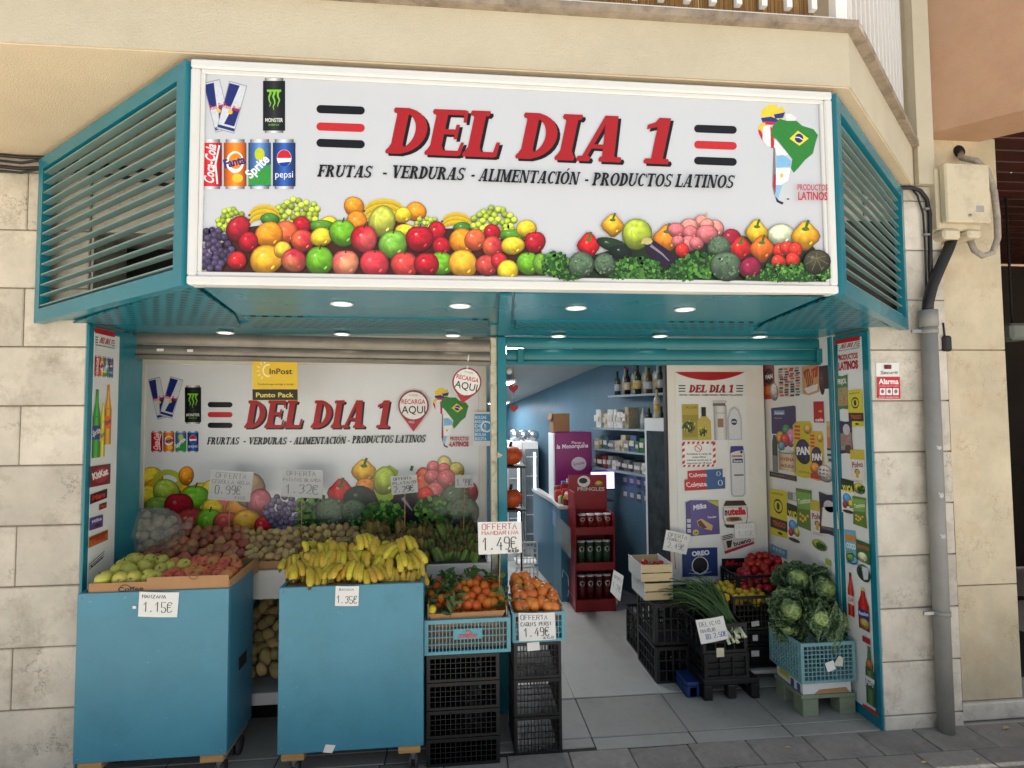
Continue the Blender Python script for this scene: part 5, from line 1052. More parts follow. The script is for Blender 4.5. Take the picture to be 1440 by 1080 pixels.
m_tom = mat('tomato_skin', (176, 30, 28), .25, var=.1, rnd=.14, hue=.008)
m_lem = mat('lemon_skin', (216, 188, 50), .4, var=.1, scale=20, bump=.15, bscale=90, rnd=.1, hue=.015)
def savoy(name, c, cv, sc=26., bump=1., rnd=.2):
    m = bpy.data.materials.new(name); m.use_nodes = True; N = m.node_tree.nodes; L = m.node_tree.links; b = N['Principled BSDF']; b.inputs['Roughness'].default_value = .55
    tc = N.new('ShaderNodeTexCoord'); vo = N.new('ShaderNodeTexVoronoi'); vo.feature = 'DISTANCE_TO_EDGE'; vo.inputs['Scale'].default_value = sc; L.new(tc.outputs['Object'], vo.inputs['Vector'])
    cr = N.new('ShaderNodeValToRGB'); cr.color_ramp.elements[0].position = .01; cr.color_ramp.elements[1].position = .10; cr.color_ramp.elements[0].color = (*lin(cv), 1); cr.color_ramp.elements[1].color = (*lin(c), 1); L.new(vo.outputs['Distance'], cr.inputs[0])
    no = N.new('ShaderNodeTexNoise'); no.inputs['Scale'].default_value = 12; L.new(tc.outputs['Object'], no.inputs['Vector']); oi = N.new('ShaderNodeObjectInfo'); ad = N.new('ShaderNodeMath'); ad.operation = 'MULTIPLY_ADD'; ad.inputs[1].default_value = .5; L.new(oi.outputs['Random'], ad.inputs[0]); L.new(no.outputs['Fac'], ad.inputs[2])
    mr = N.new('ShaderNodeMapRange'); mr.inputs['From Min'].default_value = .3; mr.inputs['From Max'].default_value = 1.2; mr.inputs['To Min'].default_value = .55; mr.inputs['To Max'].default_value = 1.35; L.new(ad.outputs[0], mr.inputs[0])
    hs = N.new('ShaderNodeHueSaturation'); L.new(cr.outputs[0], hs.inputs['Color']); L.new(mr.outputs[0], hs.inputs['Value']); L.new(hs.outputs[0], b.inputs['Base Color'])
    bp = N.new('ShaderNodeBump'); bp.inputs['Strength'].default_value = bump; bp.inputs['Distance'].default_value = .012; L.new(vo.outputs['Distance'], bp.inputs['Height']); L.new(bp.outputs[0], b.inputs['Normal'])
    MATS[name] = m; return m
m_cab = savoy('cabbage_leaf', (66, 92, 60), (140, 160, 112), 42)
m_cabh = savoy('cabbage_heart', (116, 140, 72), (166, 180, 116), 34)
m_scal = mat('scallion_leaf', (62, 90, 44), .45, var=.2, scale=12, rnd=.3, hue=.01)
m_scw = mat('scallion_stalk', (206, 210, 176), .45, var=.1)
F = {'apg': fruit_mesh('apple', m_apg, 1, .92, .30, 16, 12), 'apr': fruit_mesh('apple', m_apr, 1, .9, .28, 16, 12), 'onion': fruit_mesh('onion', m_onion, 1, .9, 0, 12, 9, .35),
     'man': fruit_mesh('mandarin', m_man, 1, .86, .06), 'per': fruit_mesh('persimmon', m_per, 1, .82, .05, 16, 9, 0, lambda a: 1+.03*math.cos(4*a)), 'tom': fruit_mesh('tomato', m_tom, 1, .86, .1, 14, 8, 0, lambda a: 1+.025*math.cos(5*a)),
     'lem': fruit_mesh('lemon', m_lem, 1, 1.0, 0, 12, 9, .12)}
def lumpy(name, m_, seed, ax=(1.25, .95, .85)):
    rr = random.Random(seed); ph = [rr.uniform(0, 6.28) for _ in range(4)]; mb = MB()
    def fn(u, v):
        a = 2*math.pi*u; b = math.pi*(v*.98+.01); q = 1+.06*math.sin(2*a+ph[0])*math.sin(b)+.06*math.sin(3*b+ph[1])+.04*math.cos(3*a+ph[2])*math.sin(b)
        return (ax[0]*math.sin(b)*math.cos(a)*q, ax[1]*math.sin(b)*math.sin(a)*q, ax[2]*math.cos(b)*q)
    return mb.grid(fn, 12, 8).mesh(name, m_)
F['pot'] = [lumpy('potato', m_pot, s_) for s_ in range(4)]
def curved(name, mats, L=1., r=.12, bend=1.1, n=8, seg=9, tip=True):
    """a banana: arc in the xz plane, hanging from the origin"""
    pts = []; rs = []
    Rr = L/bend
    for i in range(seg+1):
        t = i/seg; a = -bend/2+bend*t; pts.append((Rr*(math.cos(a)-math.cos(bend/2)), 0, -Rr*(math.sin(a)+math.sin(bend/2))))
        rs.append(r*(.32 if i == 0 else .62 if i == 1 else .5 if i == seg-1 else .26 if i == seg else 1))
    mb = MB(); mb.tube(pts, rs, n)
    fcount = len(mb.f)
    for i in range(fcount):
        ring = i//n
        if ring == 0 or ring >= seg-1: mb.mi[i] = 1
    return mb.mesh(name, mats)
me_ban = [curved('banana', [m_ban, m_bantip], .150, r_, b, 7) for b, r_ in ((1.1, .0195), (1.5, .021), (1.85, .018))]
me_pla = [curved('plantain', [m_pla, m_bantip], .20, .021, b, 7) for b in (.6, .9)]
me_plg = [curved('plantain', [m_plg, m_bantip], .20, .022, b, 7) for b in (.5, .8)]
rnd = random.Random(11)
def rot3(): return (rnd.uniform(0, 6.28), rnd.uniform(0, 6.28), rnd.uniform(0, 6.28))
def upright(t=.6): return (rnd.uniform(-t, t), rnd.uniform(-t, t), rnd.uniform(0, 6.28))
def scatter(x0, y0, x1, y1, d, n, keep=lambda x, y: True, seed=1):
    rr = random.Random(seed); L = []
    for _ in range(n*40):
        x, y = rr.uniform(x0, x1), rr.uniform(y0, y1)
        if keep(x, y) and all((x-a)**2+((y-b)*1.15)**2 > d*d for a, b in L): L.append((x, y))
        if len(L) >= n: break
    return L
def heap(name, mesh, pts, r, depth, label, cat, group, rotf=upright, under=True, jr=.12, seed=3, lim=None):
    """pts in picture px; depth(x, y) gives the distance plane of the heap surface there. The fruit below the visible ones is one joined mass"""
    rr = random.Random(seed); out = []; low = MB()
    pick = lambda: mesh[rr.randrange(len(mesh))] if isinstance(mesh, list) else mesh
    def cl(p):
        if lim: p.x = min(max(p.x, lim[0]+r), lim[1]-r); p.y = max(p.y, lim[2]+r*.8)
        return p
    for x, y in pts:
        p = cl(atY(x, y, depth(x, y))); k = r*(1+rr.uniform(-jr, jr))
        o = place(name, pick(), None, p, rotf(), k); tag(o, label, cat, group); out.append(o)
        if under:
            for dx, dy, dz in ((rr.uniform(-.6, .6), .5, -1.3), (rr.uniform(-.6, .6), 1.3, -1.0)):
                me = pick(); q = cl(p+Vector((dx, dy, dz))*r); M_ = Matrix.LocRotScale(q, Matrix.Rotation(rr.uniform(0, 6), 3, 'X') @ Matrix.Rotation(rr.uniform(0, 6), 3, 'Z'), (k, k, k))
                low.add([M_ @ v.co for v in me.vertices], [tuple(f.vertices) for f in me.polygons], True)
    if under:
        me0 = mesh[0] if isinstance(mesh, list) else mesh
        o = low.build(name+'_layer', [m for m in me0.materials]); tag(o, 'lower layer of the heap: '+label, cat, kind='stuff')
    return out
def lerp_depth(ya, Ya, yb, Yb): return lambda x, y: Ya+(Yb-Ya)*(y-ya)/(yb-ya)

# ------------------------------------------------------------------ carts
m_cart = mat('blue_board', (64, 132, 153), .36, var=.10, scale=2.2, dirt=.35, dcol=(48, 104, 124), dscale=7, bump=.06, bscale=14)
m_cartside = mat('blue_board_side', (50, 114, 138), .45, var=.08, scale=4)
m_wood = mat('raw_wood', (176, 136, 84), .7, var=.25, scale=5, stretch=(1, 8, 8))
m_cast = mat('caster_metal', (150, 150, 150), .35, .7); m_tyre = mat('caster_tyre', (60, 60, 62), .6)
m_card = mat('cardboard', (170, 128, 86), .8, var=.08, scale=6, dirt=.15, dcol=(120, 84, 50))
m_card_in = mat('cardboard_inside', (136, 98, 64), .85, var=.1)
m_black = mat('black_text', (24, 22, 22), .7, var=0)
def cart(label, x0, x1, z0, z1, y, d):
    t = thing('produce_cart', label, 'cart', ((x0+x1)/2, y+d/2, 0), 'blue produce carts')
    MB().bbox(x0, x1, y, y+.018, z0, z1, .002).build('front_board', m_cart, t)
    for s_ in (0, 1):
        xa = x0 if s_ == 0 else x1-.018
        o = MB().bbox(xa, xa+.018, y+.0185, y+d, z0, z1, .002).build('side_board', m_cartside, t)
        if s_ == 1: MB().bbox(x1+.0003, x1+.003, y+d*.42, y+d*.72, z0+.42*(z1-z0), z0+.5*(z1-z0), .002).build('hand_hole', m_dark, o)
    for xs_ in (x0+.02, (x0+x1)/2, x1-.02):
        for zs_ in (z0+.02, z1-.02): MB().tube([(xs_, y-.0012, zs_), (xs_, y+.001, zs_)], .0035, 8).build('screw', m_cast, t)
    MB().bbox(x0+.0185, x1-.0185, y+d-.018, y+d, z0, z1-.05, .002).build('back_board', m_cartside, t)
    MB().bbox(x0+.0185, x1-.0185, y+.0185, y+d-.0185, z1-.055, z1-.04, .002).build('shelf_board', m_cartside, t)
    for xa in (x0+.015, x1-.115):
        MB().bbox(xa, xa+.10, y+.006, y+d-.004, z0-.035, z0-.0005, .003).build('wood_block', m_wood, t)
    for xa in (x0+.06, x1-.05):
        for ya in (y+.06, y+d-.06):
            hh = z0-.0355
            c = MB().bbox(xa-.012, xa+.012, ya-.012, ya+.012, hh*.45, hh, .003).build('caster', m_cast, t)
            for q in (-.014, .014): 
                mb = MB(); mb.tube([(xa+q-.006, ya+.008, hh*.38), (xa+q+.006, ya+.008, hh*.38)], hh*.38, 14); mb.build('wheel', m_tyre, c)
    return t
c1 = atY(108, 835, -.1); c1b = atY(322, 828, -.1); c1z = atY(100, 1075, -.1)
cart1 = cart('blue board cart on casters holding the apple box, nearest the left wall', -1.640, -1.004, .147, .871, -.1, .32)
cart2 = cart('blue board cart on casters heaped with yellow bananas', -.787, -.140, .130, .865, -.1, .32)
m_scuff = mat('worn_paint', (126, 172, 184), .6, var=.2, scale=60)
for (c_, xr) in ((cart1, (-1.62, -1.02)), (cart2, (-.77, -.16))):
    for k in range(9):
        x, z = rnd.uniform(*xr), rnd.uniform(.2, .84); a_ = rnd.uniform(-.6, .6); l = rnd.uniform(.006, .028); w_ = rnd.uniform(.0008, .0022)
        MB().add([(x, -.1004, z), (x+l*math.cos(a_), -.1004, z+l*math.sin(a_)), (x+l*.6*math.cos(a_)-w_, -.1004, z+l*.6*math.sin(a_)+w_)], [(0, 1, 2)]).build('scuff_mark', m_scuff, c_)
a = atY(463, 1052, -.1); MB().solid([atY(x, y, -.102) for x, y in ((458, 1047), (454, 1058), (467, 1059), (472, 1048))], -.001).build('torn_sticker', m_white, cart2)
# cardboard tray of apples
tr = thing('apple_box', 'brown cardboard tray of apples on the left blue cart', 'box', (-1.3, 0, .86))
bx0_, bx1_, by0, by1, bz = -1.60, -1.010, -.085, .30, .835
MB().box(bx0_, bx1_, by0, by1, bz, bz+.004).build('base', m_card_in, tr)
xm_ = atY(207, 815, by0).x
mb = MB(); mb.box(bx0_, xm_, by0-.004, by0, bz, atY(140, 820, by0).z); mb.box(xm_, bx1_, by0-.0045, by0, bz, atY(260, 810, by0).z); fw_ = mb.build('front_wall', m_card, tr)
MB().box(bx0_, bx1_, by1, by1+.004, bz, .905).build('back_wall', m_card_in, tr)
MB().box(bx0_-.004, bx0_, by0, by1, bz, .90).build('side_wall', m_card_in, tr)
mb = MB(); mb.add([(bx1_, by0, bz), (bx1_, by1, bz), (bx1_, by1, .915), (bx1_, by0, .905), (bx1_+.004, by0, bz), (bx1_+.004, by1, bz), (bx1_+.004, by1, .915), (bx1_+.004, by0, .905)], [(0, 1, 2, 3), (7, 6, 5, 4), (3, 2, 6, 7), (0, 3, 7, 4), (1, 5, 6, 2), (0, 4, 5, 1)]); mb.build('side_wall', m_card, tr)
p = Print(lambda x, y: atY(x, y, by0-.005), NF)
p.ring(176, 830, 9, 8, 1, BLK, 18, R(180), R(360)); p.text('Coffee', 166, 832, 202, 830, 6, BLK, .02); p.ring(272, 811, 6, 4, 1.2, (120, 40, 30))
p.build('printed_lettering', fw_)
C = crop(80, 680, 4.5)
me_stm = MB().tube([(0, 0, 0), (.03, 0, .25), (.09, 0, .42)], [.06, .045, .06], 6).mesh('stem', m_stem)
GA = [(268, 545), (240, 606), (395, 522), (318, 592), (405, 606), (455, 556), (490, 600), (505, 485), (560, 525), (575, 590), (590, 488), (660, 545), (665, 492), (335, 540), (620, 600), (805, 520), (450, 500), (340, 480), (710, 530)]
RA = [(745, 565), (840, 575), (880, 540), (935, 495), (910, 570), (960, 560), (1045, 540), (990, 500), (1020, 582), (740, 510), (1100, 560), (1132, 520), (1110, 482), (980, 545), (800, 570), (1065, 500), (880, 500), (1150, 560), (700, 590), (940, 590), (1070, 590), (780, 590)]
dp = lerp_depth(815, -.045, 785, .20)
for L, key, r, lab in ((GA, 'apg', .035, 'yellow-green apple in the cardboard tray on the left blue cart'), (RA, 'apr', .032, 'small red-blushed apple in the cardboard tray on the left blue cart')):
    pts = [C(*q) for q in L]
    pts += [(x, y) for x, y in [(q[0]+rnd.uniform(-3, 3), q[1]) for q in []]]
    for o in heap('apple', F[key], pts, r, dp, lab, 'apple', 'apples on the left cart', lambda: (rnd.uniform(-.2, 1.5), rnd.uniform(-.8, .8), rnd.uniform(-.6, .6)), lim=(bx0_, bx1_, by0)): place('stem', me_stm, o, (0, 0, .62), (rnd.uniform(-.3, .3), 0, 0))
# ------------------------------------------------------------------ shelf in the niche
ds = thing('display_shelf', 'white two-tier produce shelf in the niche behind the blue carts', 'shelf', (-.8, .5, 0))
XS0, XS1, YSF = nl+.01, XP0-.01, .33
zf = .825
MB().bbox(XS0, XS1, YSF, YSF+.02, zf-.14, zf+.008, .003).build('front_board', m_lining, ds)
MB().bbox(XS0, XS1, YSF+.0205, Y_N-.013, zf-.06, zf-.04, .003).build('shelf_board', m_lining, ds)
MB().bbox(XS0, XS1, YSF-.02, Y_N-.013, .185, .205, .003).build('lower_shelf', m_lining, ds)
MB().bbox(XS0, XS1, YSF-.0405, YSF-.0205, .165, .225, .003).build('lower_front', m_lining, ds)
for x in (XS0+.02, -.9, XS1-.03): MB().bbox(x, x+.03, YSF+.05, YSF+.08, 0, zf-.061, .002).build('leg', m_lining, ds)
for x in (XS0+.02, -.9, XS1-.03): MB().bbox(x, x+.03, Y_N-.06, Y_N-.03, 0, zf-.061, .002).build('leg', m_lining, ds)
dn = lerp_depth(786, YSF+.05, 738, Y_N-.09)
def tray(label, pxa, pxb, m_, h=.05):
    t = thing('produce_tray', label, 'tray', (0, 0, 0), 'shallow trays on the niche shelf')
    xa, xb = atY(pxa, 780, YSF+.03).x, atY(pxb, 780, YSF+.03).x
    MB().box(xa, xb, YSF+.022, YSF+.027, zf-.039, zf+h).build('front_wall', m_, t)
    MB().box(xa, xb, YSF+.0275, Y_N-.02, zf-.039, zf-.034).build('base', m_, t)
    for x in (xa, xb-.004): MB().box(x, x+.004, YSF+.0275, Y_N-.02, zf-.0335, zf+h).build('side_wall', m_, t)
    return t
tray('cardboard tray of brown onions on the niche shelf', 172, 344, m_card_in, .06); tray('cardboard tray of potatoes on the niche shelf', 346, 498, m_card, .05); tray('tray of ripe plantains on the niche shelf', 500, 592, m_card_in, .03); tray('tray of green plantains on the niche shelf', 594, 684, mat('black_tray', (30, 30, 30), .5), .02)
pts = scatter(238, 738, 345, 800, 9.5, 75, lambda x, y: y > 742+max(0, 262-x)*.2, 5)
heap('onion', F['onion'], pts, .031, dn, 'brown onion in the heap behind the apple tray', 'onion', 'onions in the niche', rot3)
pts = scatter(155, 765, 238, 790, 9.5, 22, lambda x, y: True, 6)
heap('onion', F['onion'], pts, .031, lerp_depth(790, .36, 765, .55), 'dark red onion half hidden beside the clear produce bag', 'onion', 'onions beside the bag', rot3)
pts = scatter(346, 738, 502, 785, 8.6, 110, lambda x, y: y > 740+abs(x-470)*.07, 7)
heap('potato', F['pot'], pts, .0235, dn, 'small yellow-brown potato heaped on the niche shelf', 'potato', 'potatoes on the niche shelf', rot3)
def bunch(label, pos, meshes, n, yaw, pitch, name='banana', spread=.32, group='banana bunches on the cart', sc=1.):
    t = thing('%s_bunch' % name, label, '%s bunch' % name, pos, group, yaw)
    for i in range(n):
        u = (i-(n-1)/2)
        place(name, meshes[rnd.randrange(len(meshes))], t, (0, u*.019*sc, .01*rnd.uniform(-1, 1)), (u*spread*.42+rnd.uniform(-.06, .06), pitch+rnd.uniform(-.12, .12), rnd.uniform(-.1, .1)), sc*rnd.uniform(.92, 1.06))
    c = MB().tube([(.005, 0, .03), (0, 0, .0), (0, 0, -.012)], [.008, .013, .016], 7).mesh('crown', m_bantip)
    place('crown', c, t, (0, 0, 0), (0, pitch, 0), sc)
    return t
# bananas heaped on cart 2
bb = MB(); bb.box(-.765, -.162, -.075, .20, .812, .86); 
liner = thing('cardboard_liner', 'flat cardboard liner under the bananas on the blue cart', 'cardboard', (-.46, .06, .82)); bb.build('sheet', m_card_in, liner)
BL = [(418, 806, 6), (440, 815, 6), (432, 790, 6), (455, 795, 6), (452, 775, 6), (474, 812, 5), (480, 792, 6), (495, 778, 5), (503, 808, 5), (515, 790, 5), (525, 812, 5), (540, 780, 6), (548, 800, 6), (562, 812, 5), (566, 782, 6), (580, 795, 6), (590, 812, 5), (512, 770, 4), (424, 776, 4), (575, 772, 4), (530, 773, 5), (468, 778, 5), (410, 792, 5), (594, 796, 5)]
posn = ['at the left end', 'in the middle', 'at the right end']; lvl = ['low front', 'upper']
db = lerp_depth(818, -.065, 768, .13)
for k, (x, y, n) in enumerate(BL):
    x = 500+(x-502)*.90
    p = atY(x, y-15, db(x, y)+.065); bunch('banana bunch in the %s row %s of the heap' % (lvl[y < 796], posn[min(2, int((x-405)/65))]), p, me_ban, n, R(-90)+rnd.uniform(-.95, .95)-(x-500)*.003, rnd.uniform(-1.15, -.35), sc=.88)
for k, (x, y) in enumerate([(415, 800), (440, 792), (465, 803), (490, 798), (515, 800), (540, 803), (565, 798), (587, 803), (450, 812), (500, 812), (550, 812), (580, 812), (425, 812)]):
    p = atY(x, y-12, db(x, y)+.11); bunch('yellow banana bunch half buried in the heap on the blue cart', p, me_ban, 6, R(-90)+rnd.uniform(-1.2, 1.2), rnd.uniform(-1.3, -.9), sc=.82, group='buried banana bunches')
# plantains
for k, (x, y) in enumerate(scatter(505, 738, 598, 778, 13, 22, seed=8)):
    p = atY(x, y-8, dn(x, y)); bunch('brownish ripe plantain cluster on the niche shelf behind the bananas', p, me_pla, 4, R(-90)+rnd.uniform(-1.1, 1.1), rnd.uniform(-.7, .5), 'plantain', .3, 'ripe plantains', .85)
for k, (x, y) in enumerate(scatter(600, 740, 668, 782, 12, 22, seed=9)):
    p = atY(x, y-8, dn(x, y)); bunch('dark green plantain cluster on the niche shelf beside the door post', p, me_plg, 4, R(-90)+rnd.uniform(-1.2, 1.2), rnd.uniform(-.7, .6), 'plantain', .3, 'green plantains', .85)
# lower shelf: roots in the dark
pts = scatter(330, 845, 410, 945, 13, 40, seed=12)
heap('celeriac', F['pot'], pts, .035, lerp_depth(945, .34, 845, .62), 'pale root vegetable on the dark lower shelf between the two carts', 'root', 'roots on the lower shelf', rot3, under=False)
# clear bag of garlic
m_bag = mat('clear_bag', (196, 194, 184), .2, var=.05, alpha=.24, spec=.7)
bag = thing('produce_bag', 'clear plastic bag full of pale bulbs behind the apples', 'bag', tuple(atY(215, 785, .5)))
c = atY(212, 748, .52)
def bagfn(u, v):
    a = 2*math.pi*u; b = math.pi*(.02+.96*v); q = 1+.07*math.sin(5*a+7*b)*math.sin(b)+.045*math.sin(13*a-5*b)+.03*math.sin(23*b+9*a)
    return (c.x+.16*math.sin(b)*math.cos(a)*q, .52+.12*math.sin(b)*math.sin(a)*q, c.z+.13*math.cos(b)*q)
MB().grid(bagfn, 40, 24).build('film', m_bag, bag)
def flap(u, v):
    p = atY(232+38*u, 748-20*u+10*v, .42); return (p.x, p.y-.02*math.sin(6*u)+.03*v, p.z+.012*math.sin(9*u+4*v))
MB().grid(flap, 14, 5).build('loose_neck', m_bag, bag)
m_bulb = mat('pale_bulb', (150, 138, 110), .6, var=.15, scale=20, rnd=.1)
me_b = fruit_mesh('bulb', m_bulb, 1, .85, 0, 12, 8, .4)
for k in range(34):
    d = Vector((rnd.gauss(0, 1), rnd.gauss(0, 1), rnd.gauss(0, 1))).normalized()*(rnd.random()**.33)*.78
    place('bulb', me_b, bag, (d.x*.16+c.x-bag.location.x, d.y*.12+.52-bag.location.y, d.z*.13+c.z-bag.location.z), rot3(), .027)
# ------------------------------------------------------------------ plastic crates
m_bcr = mat('black_crate_plastic', (19, 19, 20), .45, var=.15, scale=8, rnd=.2)
m_blu = mat('pale_blue_crate_plastic', (92, 158, 172), .45, var=.08, scale=5, dirt=.2, dcol=(120, 140, 140))
m_blu2 = mat('faded_blue_crate_plastic', (112, 156, 160), .5, var=.08, scale=5, dirt=.3, dcol=(110, 130, 128))
m_brn = mat('dark_brown_crate_plastic', (52, 48, 42), .5, var=.12, scale=6)
m_navy = mat('blue_pallet_plastic', (26, 52, 110), .45, var=.1)
m_paper = mat('white_paper', (232, 230, 224), .7, var=.03)
def lattice(a, b, z0, z1, t, nx, nz, bar, rim, hole=None):
    """grille between two floor points a and b, as one mesh"""
    a = Vector(a); b = Vector(b); d = b-a; L = d.length; d.normalize(); n_ = Vector((-d.y, d.x))*t
    mb = MB()
    def br(u0, u1, za, zb, tt=1.):
        p = [a+d*u0-n_*.5*(tt-1), a+d*u1-n_*.5*(tt-1), a+d*u1+n_*(.5+.5*tt), a+d*u0+n_*(.5+.5*tt)]
        v = [(q.x, q.y, za) for q in p]+[(q.x, q.y, zb) for q in p]
        mb.add(v, [(3, 2, 1, 0), (4, 5, 6, 7), (0, 1, 5, 4), (1, 2, 6, 5), (2, 3, 7, 6), (3, 0, 4, 7)])
    br(0, L, z1-rim, z1, 1.5); br(0, L, z0, z0+rim*.8, 1.5); br(0, rim, z0+rim*.8, z1-rim, 1.4); br(L-rim, L, z0+rim*.8, z1-rim, 1.4)
    W_ = L-2*rim; Hh = z1-z0-1.8*rim
    for i in range(1, nx): u = rim+W_*i/nx; br(u-bar/2, u+bar/2, z0+rim*.8, z1-rim)
    for k in range(1, nz): z = z0+rim*.8+Hh*k/nz; br(rim, L-rim, z-bar/2, z+bar/2, .8)
    if hole: br(L*.5-hole[0]/2, L*.5+hole[0]/2, z0+(z1-z0)*hole[1], z0+(z1-z0)*hole[2], 1.15)
    return mb
def crate(label, x0, x1, y0, y1, z0, z1, m_, nx=14, nz=5, bar=.004, rim=.014, group=None, name='plastic_crate', plate=None, floor=.25):
    t = thing(name, label, 'crate', ((x0+x1)/2, (y0+y1)/2, z0), group); z1 = z1-.002; z0 += .002
    lattice((x0, y0), (x1, y0), z0, z1, .008, nx, nz, bar, rim, plate).build('end_panel', m_, t)
    lattice((x1, y1), (x0, y1), z0, z1, .008, nx, nz, bar, rim).build('end_panel', m_, t)
    ny = max(4, int(nx*(y1-y0-.03)/(x1-x0)))
    lattice((x0, y1-.013), (x0, y0+.013), z0+.0015, z1-.0015, .008, ny, nz, bar, rim).build('side_panel', m_, t)
    lattice((x1, y0+.013), (x1, y1-.013), z0+.0015, z1-.0015, .008, ny, nz, bar, rim).build('side_panel', m_, t)
    MB().box(x0+.013, x1-.013, y0+.013, y1-.013, z0+.003, z0+.010).build('base', m_, t)
    return t
def sticker(par, X, Z, Y, w_, h, name='label', m_=None, rot=0):
    ca, sa = math.cos(rot), math.sin(rot)
    q = [(X+u*ca-v*sa, Y, Z+u*sa+v*ca) for u, v in ((-w_/2, -h/2), (w_/2, -h/2), (w_/2, h/2), (-w_/2, h/2))]
    return MB().solid(q, .0012).build(name, m_ or m_paper, par)
# left stack
YA = -.05
zt_ = [0, .128, .256, .384, .512]; nm = ['lowest', 'second', 'third', 'top']
for k in range(4): crate('black folding crate, %s in the stack under the mandarins' % nm[k], -.128, .214, YA, YA+.30, zt_[k], zt_[k+1], m_bcr, 13, 4, .003, .016, 'black crates under the mandarins')
ca_ = crate('pale blue plastic crate holding the mandarin box', -.138, .268, YA-.01, YA+.30, .514, .678, m_blu, 22, 4, .0035, .018, None, 'plastic_crate', (.13, .42, .72))
p = Print(lambda x, y: atY(x, y, YA-.0155), NF)
p.text('melba', 645, 897, 671, 896, 6, (206, 90, 90), .03, .2); p.disc(658, 889, 4, 1.8, (214, 120, 80), 10); p.build('printed_lettering', ca_)
YB = 0.0
zb_ = [0, .178, .356, .532]; nm = ['bottom', 'middle', 'top']
for k in range(3):
    c = crate('black crate, %s of the stack under the persimmons' % nm[k], .290, .522, YB, YB+.30, zb_[k], zb_[k+1], m_bcr, 12, 5, .003, .014, 'black crates under the persimmons')
q = atY(750, 909, YB-.006); sticker(c, q.x, q.z, YB-.006, .06, .04, 'label', m_paper, .05)
crate('pale blue plastic crate heaped with persimmons', .282, .540, YB-.012, YB+.30, .534, .678, m_blu, 14, 4, .0035, .016)
# cardboard box with mandarins
mbx = thing('mandarin_box', 'cut-down cardboard box of mandarins in the blue crate', 'box', (.07, .05, .56))
fb = [(602, 864), (612, 882), (700, 880), (711, 858)]
MB().solid([atY(x, y, YA+.008) for x, y in fb], -.005).build('front_flap', m_card, mbx)
MB().box(-.118, .248, YA+.014, YA+.018, .535, .66).build('front_wall', m_card_in, mbx)
MB().box(-.124, -.119, YA+.012, YA+.27, .535, .745).build('side_wall', m_card, mbx)
MB().box(.249, .254, YA+.012, YA+.27, .535, .72).build('side_wall', m_card, mbx)
MB().box(-.118, .248, YA+.019, YA+.27, .60, .605).build('base', m_card_in, mbx)
C = crop(560, 740, 3.177)
MN = [(170, 275), (205, 280), (265, 278), (300, 288), (325, 313), (375, 330), (350, 290), (385, 270), (437, 280), (395, 300), (355, 238), (320, 255), (345, 258), (230, 250), (425, 342), (350, 356), (280, 320), (220, 315), (190, 322), (150, 305), (240, 300), (310, 355), (400, 345), (455, 310), (465, 330), (420, 310), (262, 352), (298, 325), (180, 250), (290, 250), (400, 235), (440, 245), (325, 345)]
dm = lerp_depth(862, -.02, 815, .22)
heap('mandarin', F['man'], [C(*q) for q in MN], .0275, dm, 'orange mandarin in the cut-down cardboard box', 'mandarin', 'mandarins in the blue crate', rot3)
tag(place('lemon', F['lem'], None, atY(*C(152, 371), -.03), (1.2, 0, .5), .021), 'single yellow lemon at the corner of the mandarin box', 'lemon')
me_lf = MB().grid(lambda u, v: ((u-.5)*.34*math.sin(math.pi*(v*.94+.03))**.8, .06*math.sin(math.pi*v), v+.0*u-abs(u-.5)*0), 2, 7).mesh('leaf', m_leaf)
def sprig(label, p, n, group, s=.055):
    t = thing('leaf_sprig', label, 'leaves', p, group)
    d = Vector((rnd.uniform(-.6, .6), rnd.uniform(-.5, .1), 1)).normalized()*.05
    MB().tube([Vector(p)-d*.3, p, Vector(p)+d], [.0016, .0014, .0008], 5).build('twig', m_stem, t)
    for i in range(n): place('leaf', me_lf, t, d*(i/n), (rnd.uniform(-1.9, 1.9), rnd.uniform(-1.9, 1.9), rnd.uniform(0, 6.28)), s*rnd.uniform(.7, 1.2))
for k, q in enumerate([(140, 262), (150, 285), (205, 240), (218, 262), (215, 232), (250, 340), (240, 262), (225, 290), (265, 305), (300, 235), (320, 215), (200, 300), (400, 240), (425, 232), (450, 262), (470, 300), (135, 340), (480, 350), (235, 330), (270, 245), (180, 300), (260, 372)]):
    x, y = C(*q); sprig('green mandarin leaves among the fruit in the cardboard box', atY(x, y, dm(x, y)-.022), 6, 'mandarin leaves')
x, y = C(235, 395); sprig('green leaves hanging over the front flap of the mandarin box', atY(x, y, -.062), 7, None, .06)
# persimmons with calyx
cal = MB()
for k in range(4):
    a = k*math.pi/2; cal.add([(0, 0, .0), (.5*math.cos(a-.5), .5*math.sin(a-.5), .02), (.78*math.cos(a), .78*math.sin(a), .10), (.5*math.cos(a+.5), .5*math.sin(a+.5), .02)], [(0, 1, 2, 3)], True)
cal.tube([(0, 0, -.02), (0, 0, .16)], .09, 6); me_cal = cal.mesh('calyx', m_cal)
PM = [(480, 235), (560, 232), (605, 258), (530, 275), (582, 285), (645, 298), (505, 318), (548, 322), (593, 310), (685, 310), (710, 325), (515, 356), (557, 362), (608, 352), (668, 358), (715, 358), (690, 335), (640, 340), (585, 345), (500, 290), (625, 270), (540, 250), (660, 280), (575, 262)]
dpz = lerp_depth(856, .025, 812, .22)
for o in heap('persimmon', F['per'], [C(*q) for q in PM], .037, dpz, 'orange persimmon heaped in the pale blue crate', 'persimmon', 'persimmons in the blue crate', lambda: (rnd.uniform(-.3, 2.2), rnd.uniform(-1., 1.), rnd.uniform(0, 6.28)), lim=(.29, .535, .0)):
    place('calyx', me_cal, o, (0, 0, .80), (0, 0, rnd.uniform(0, 3)))
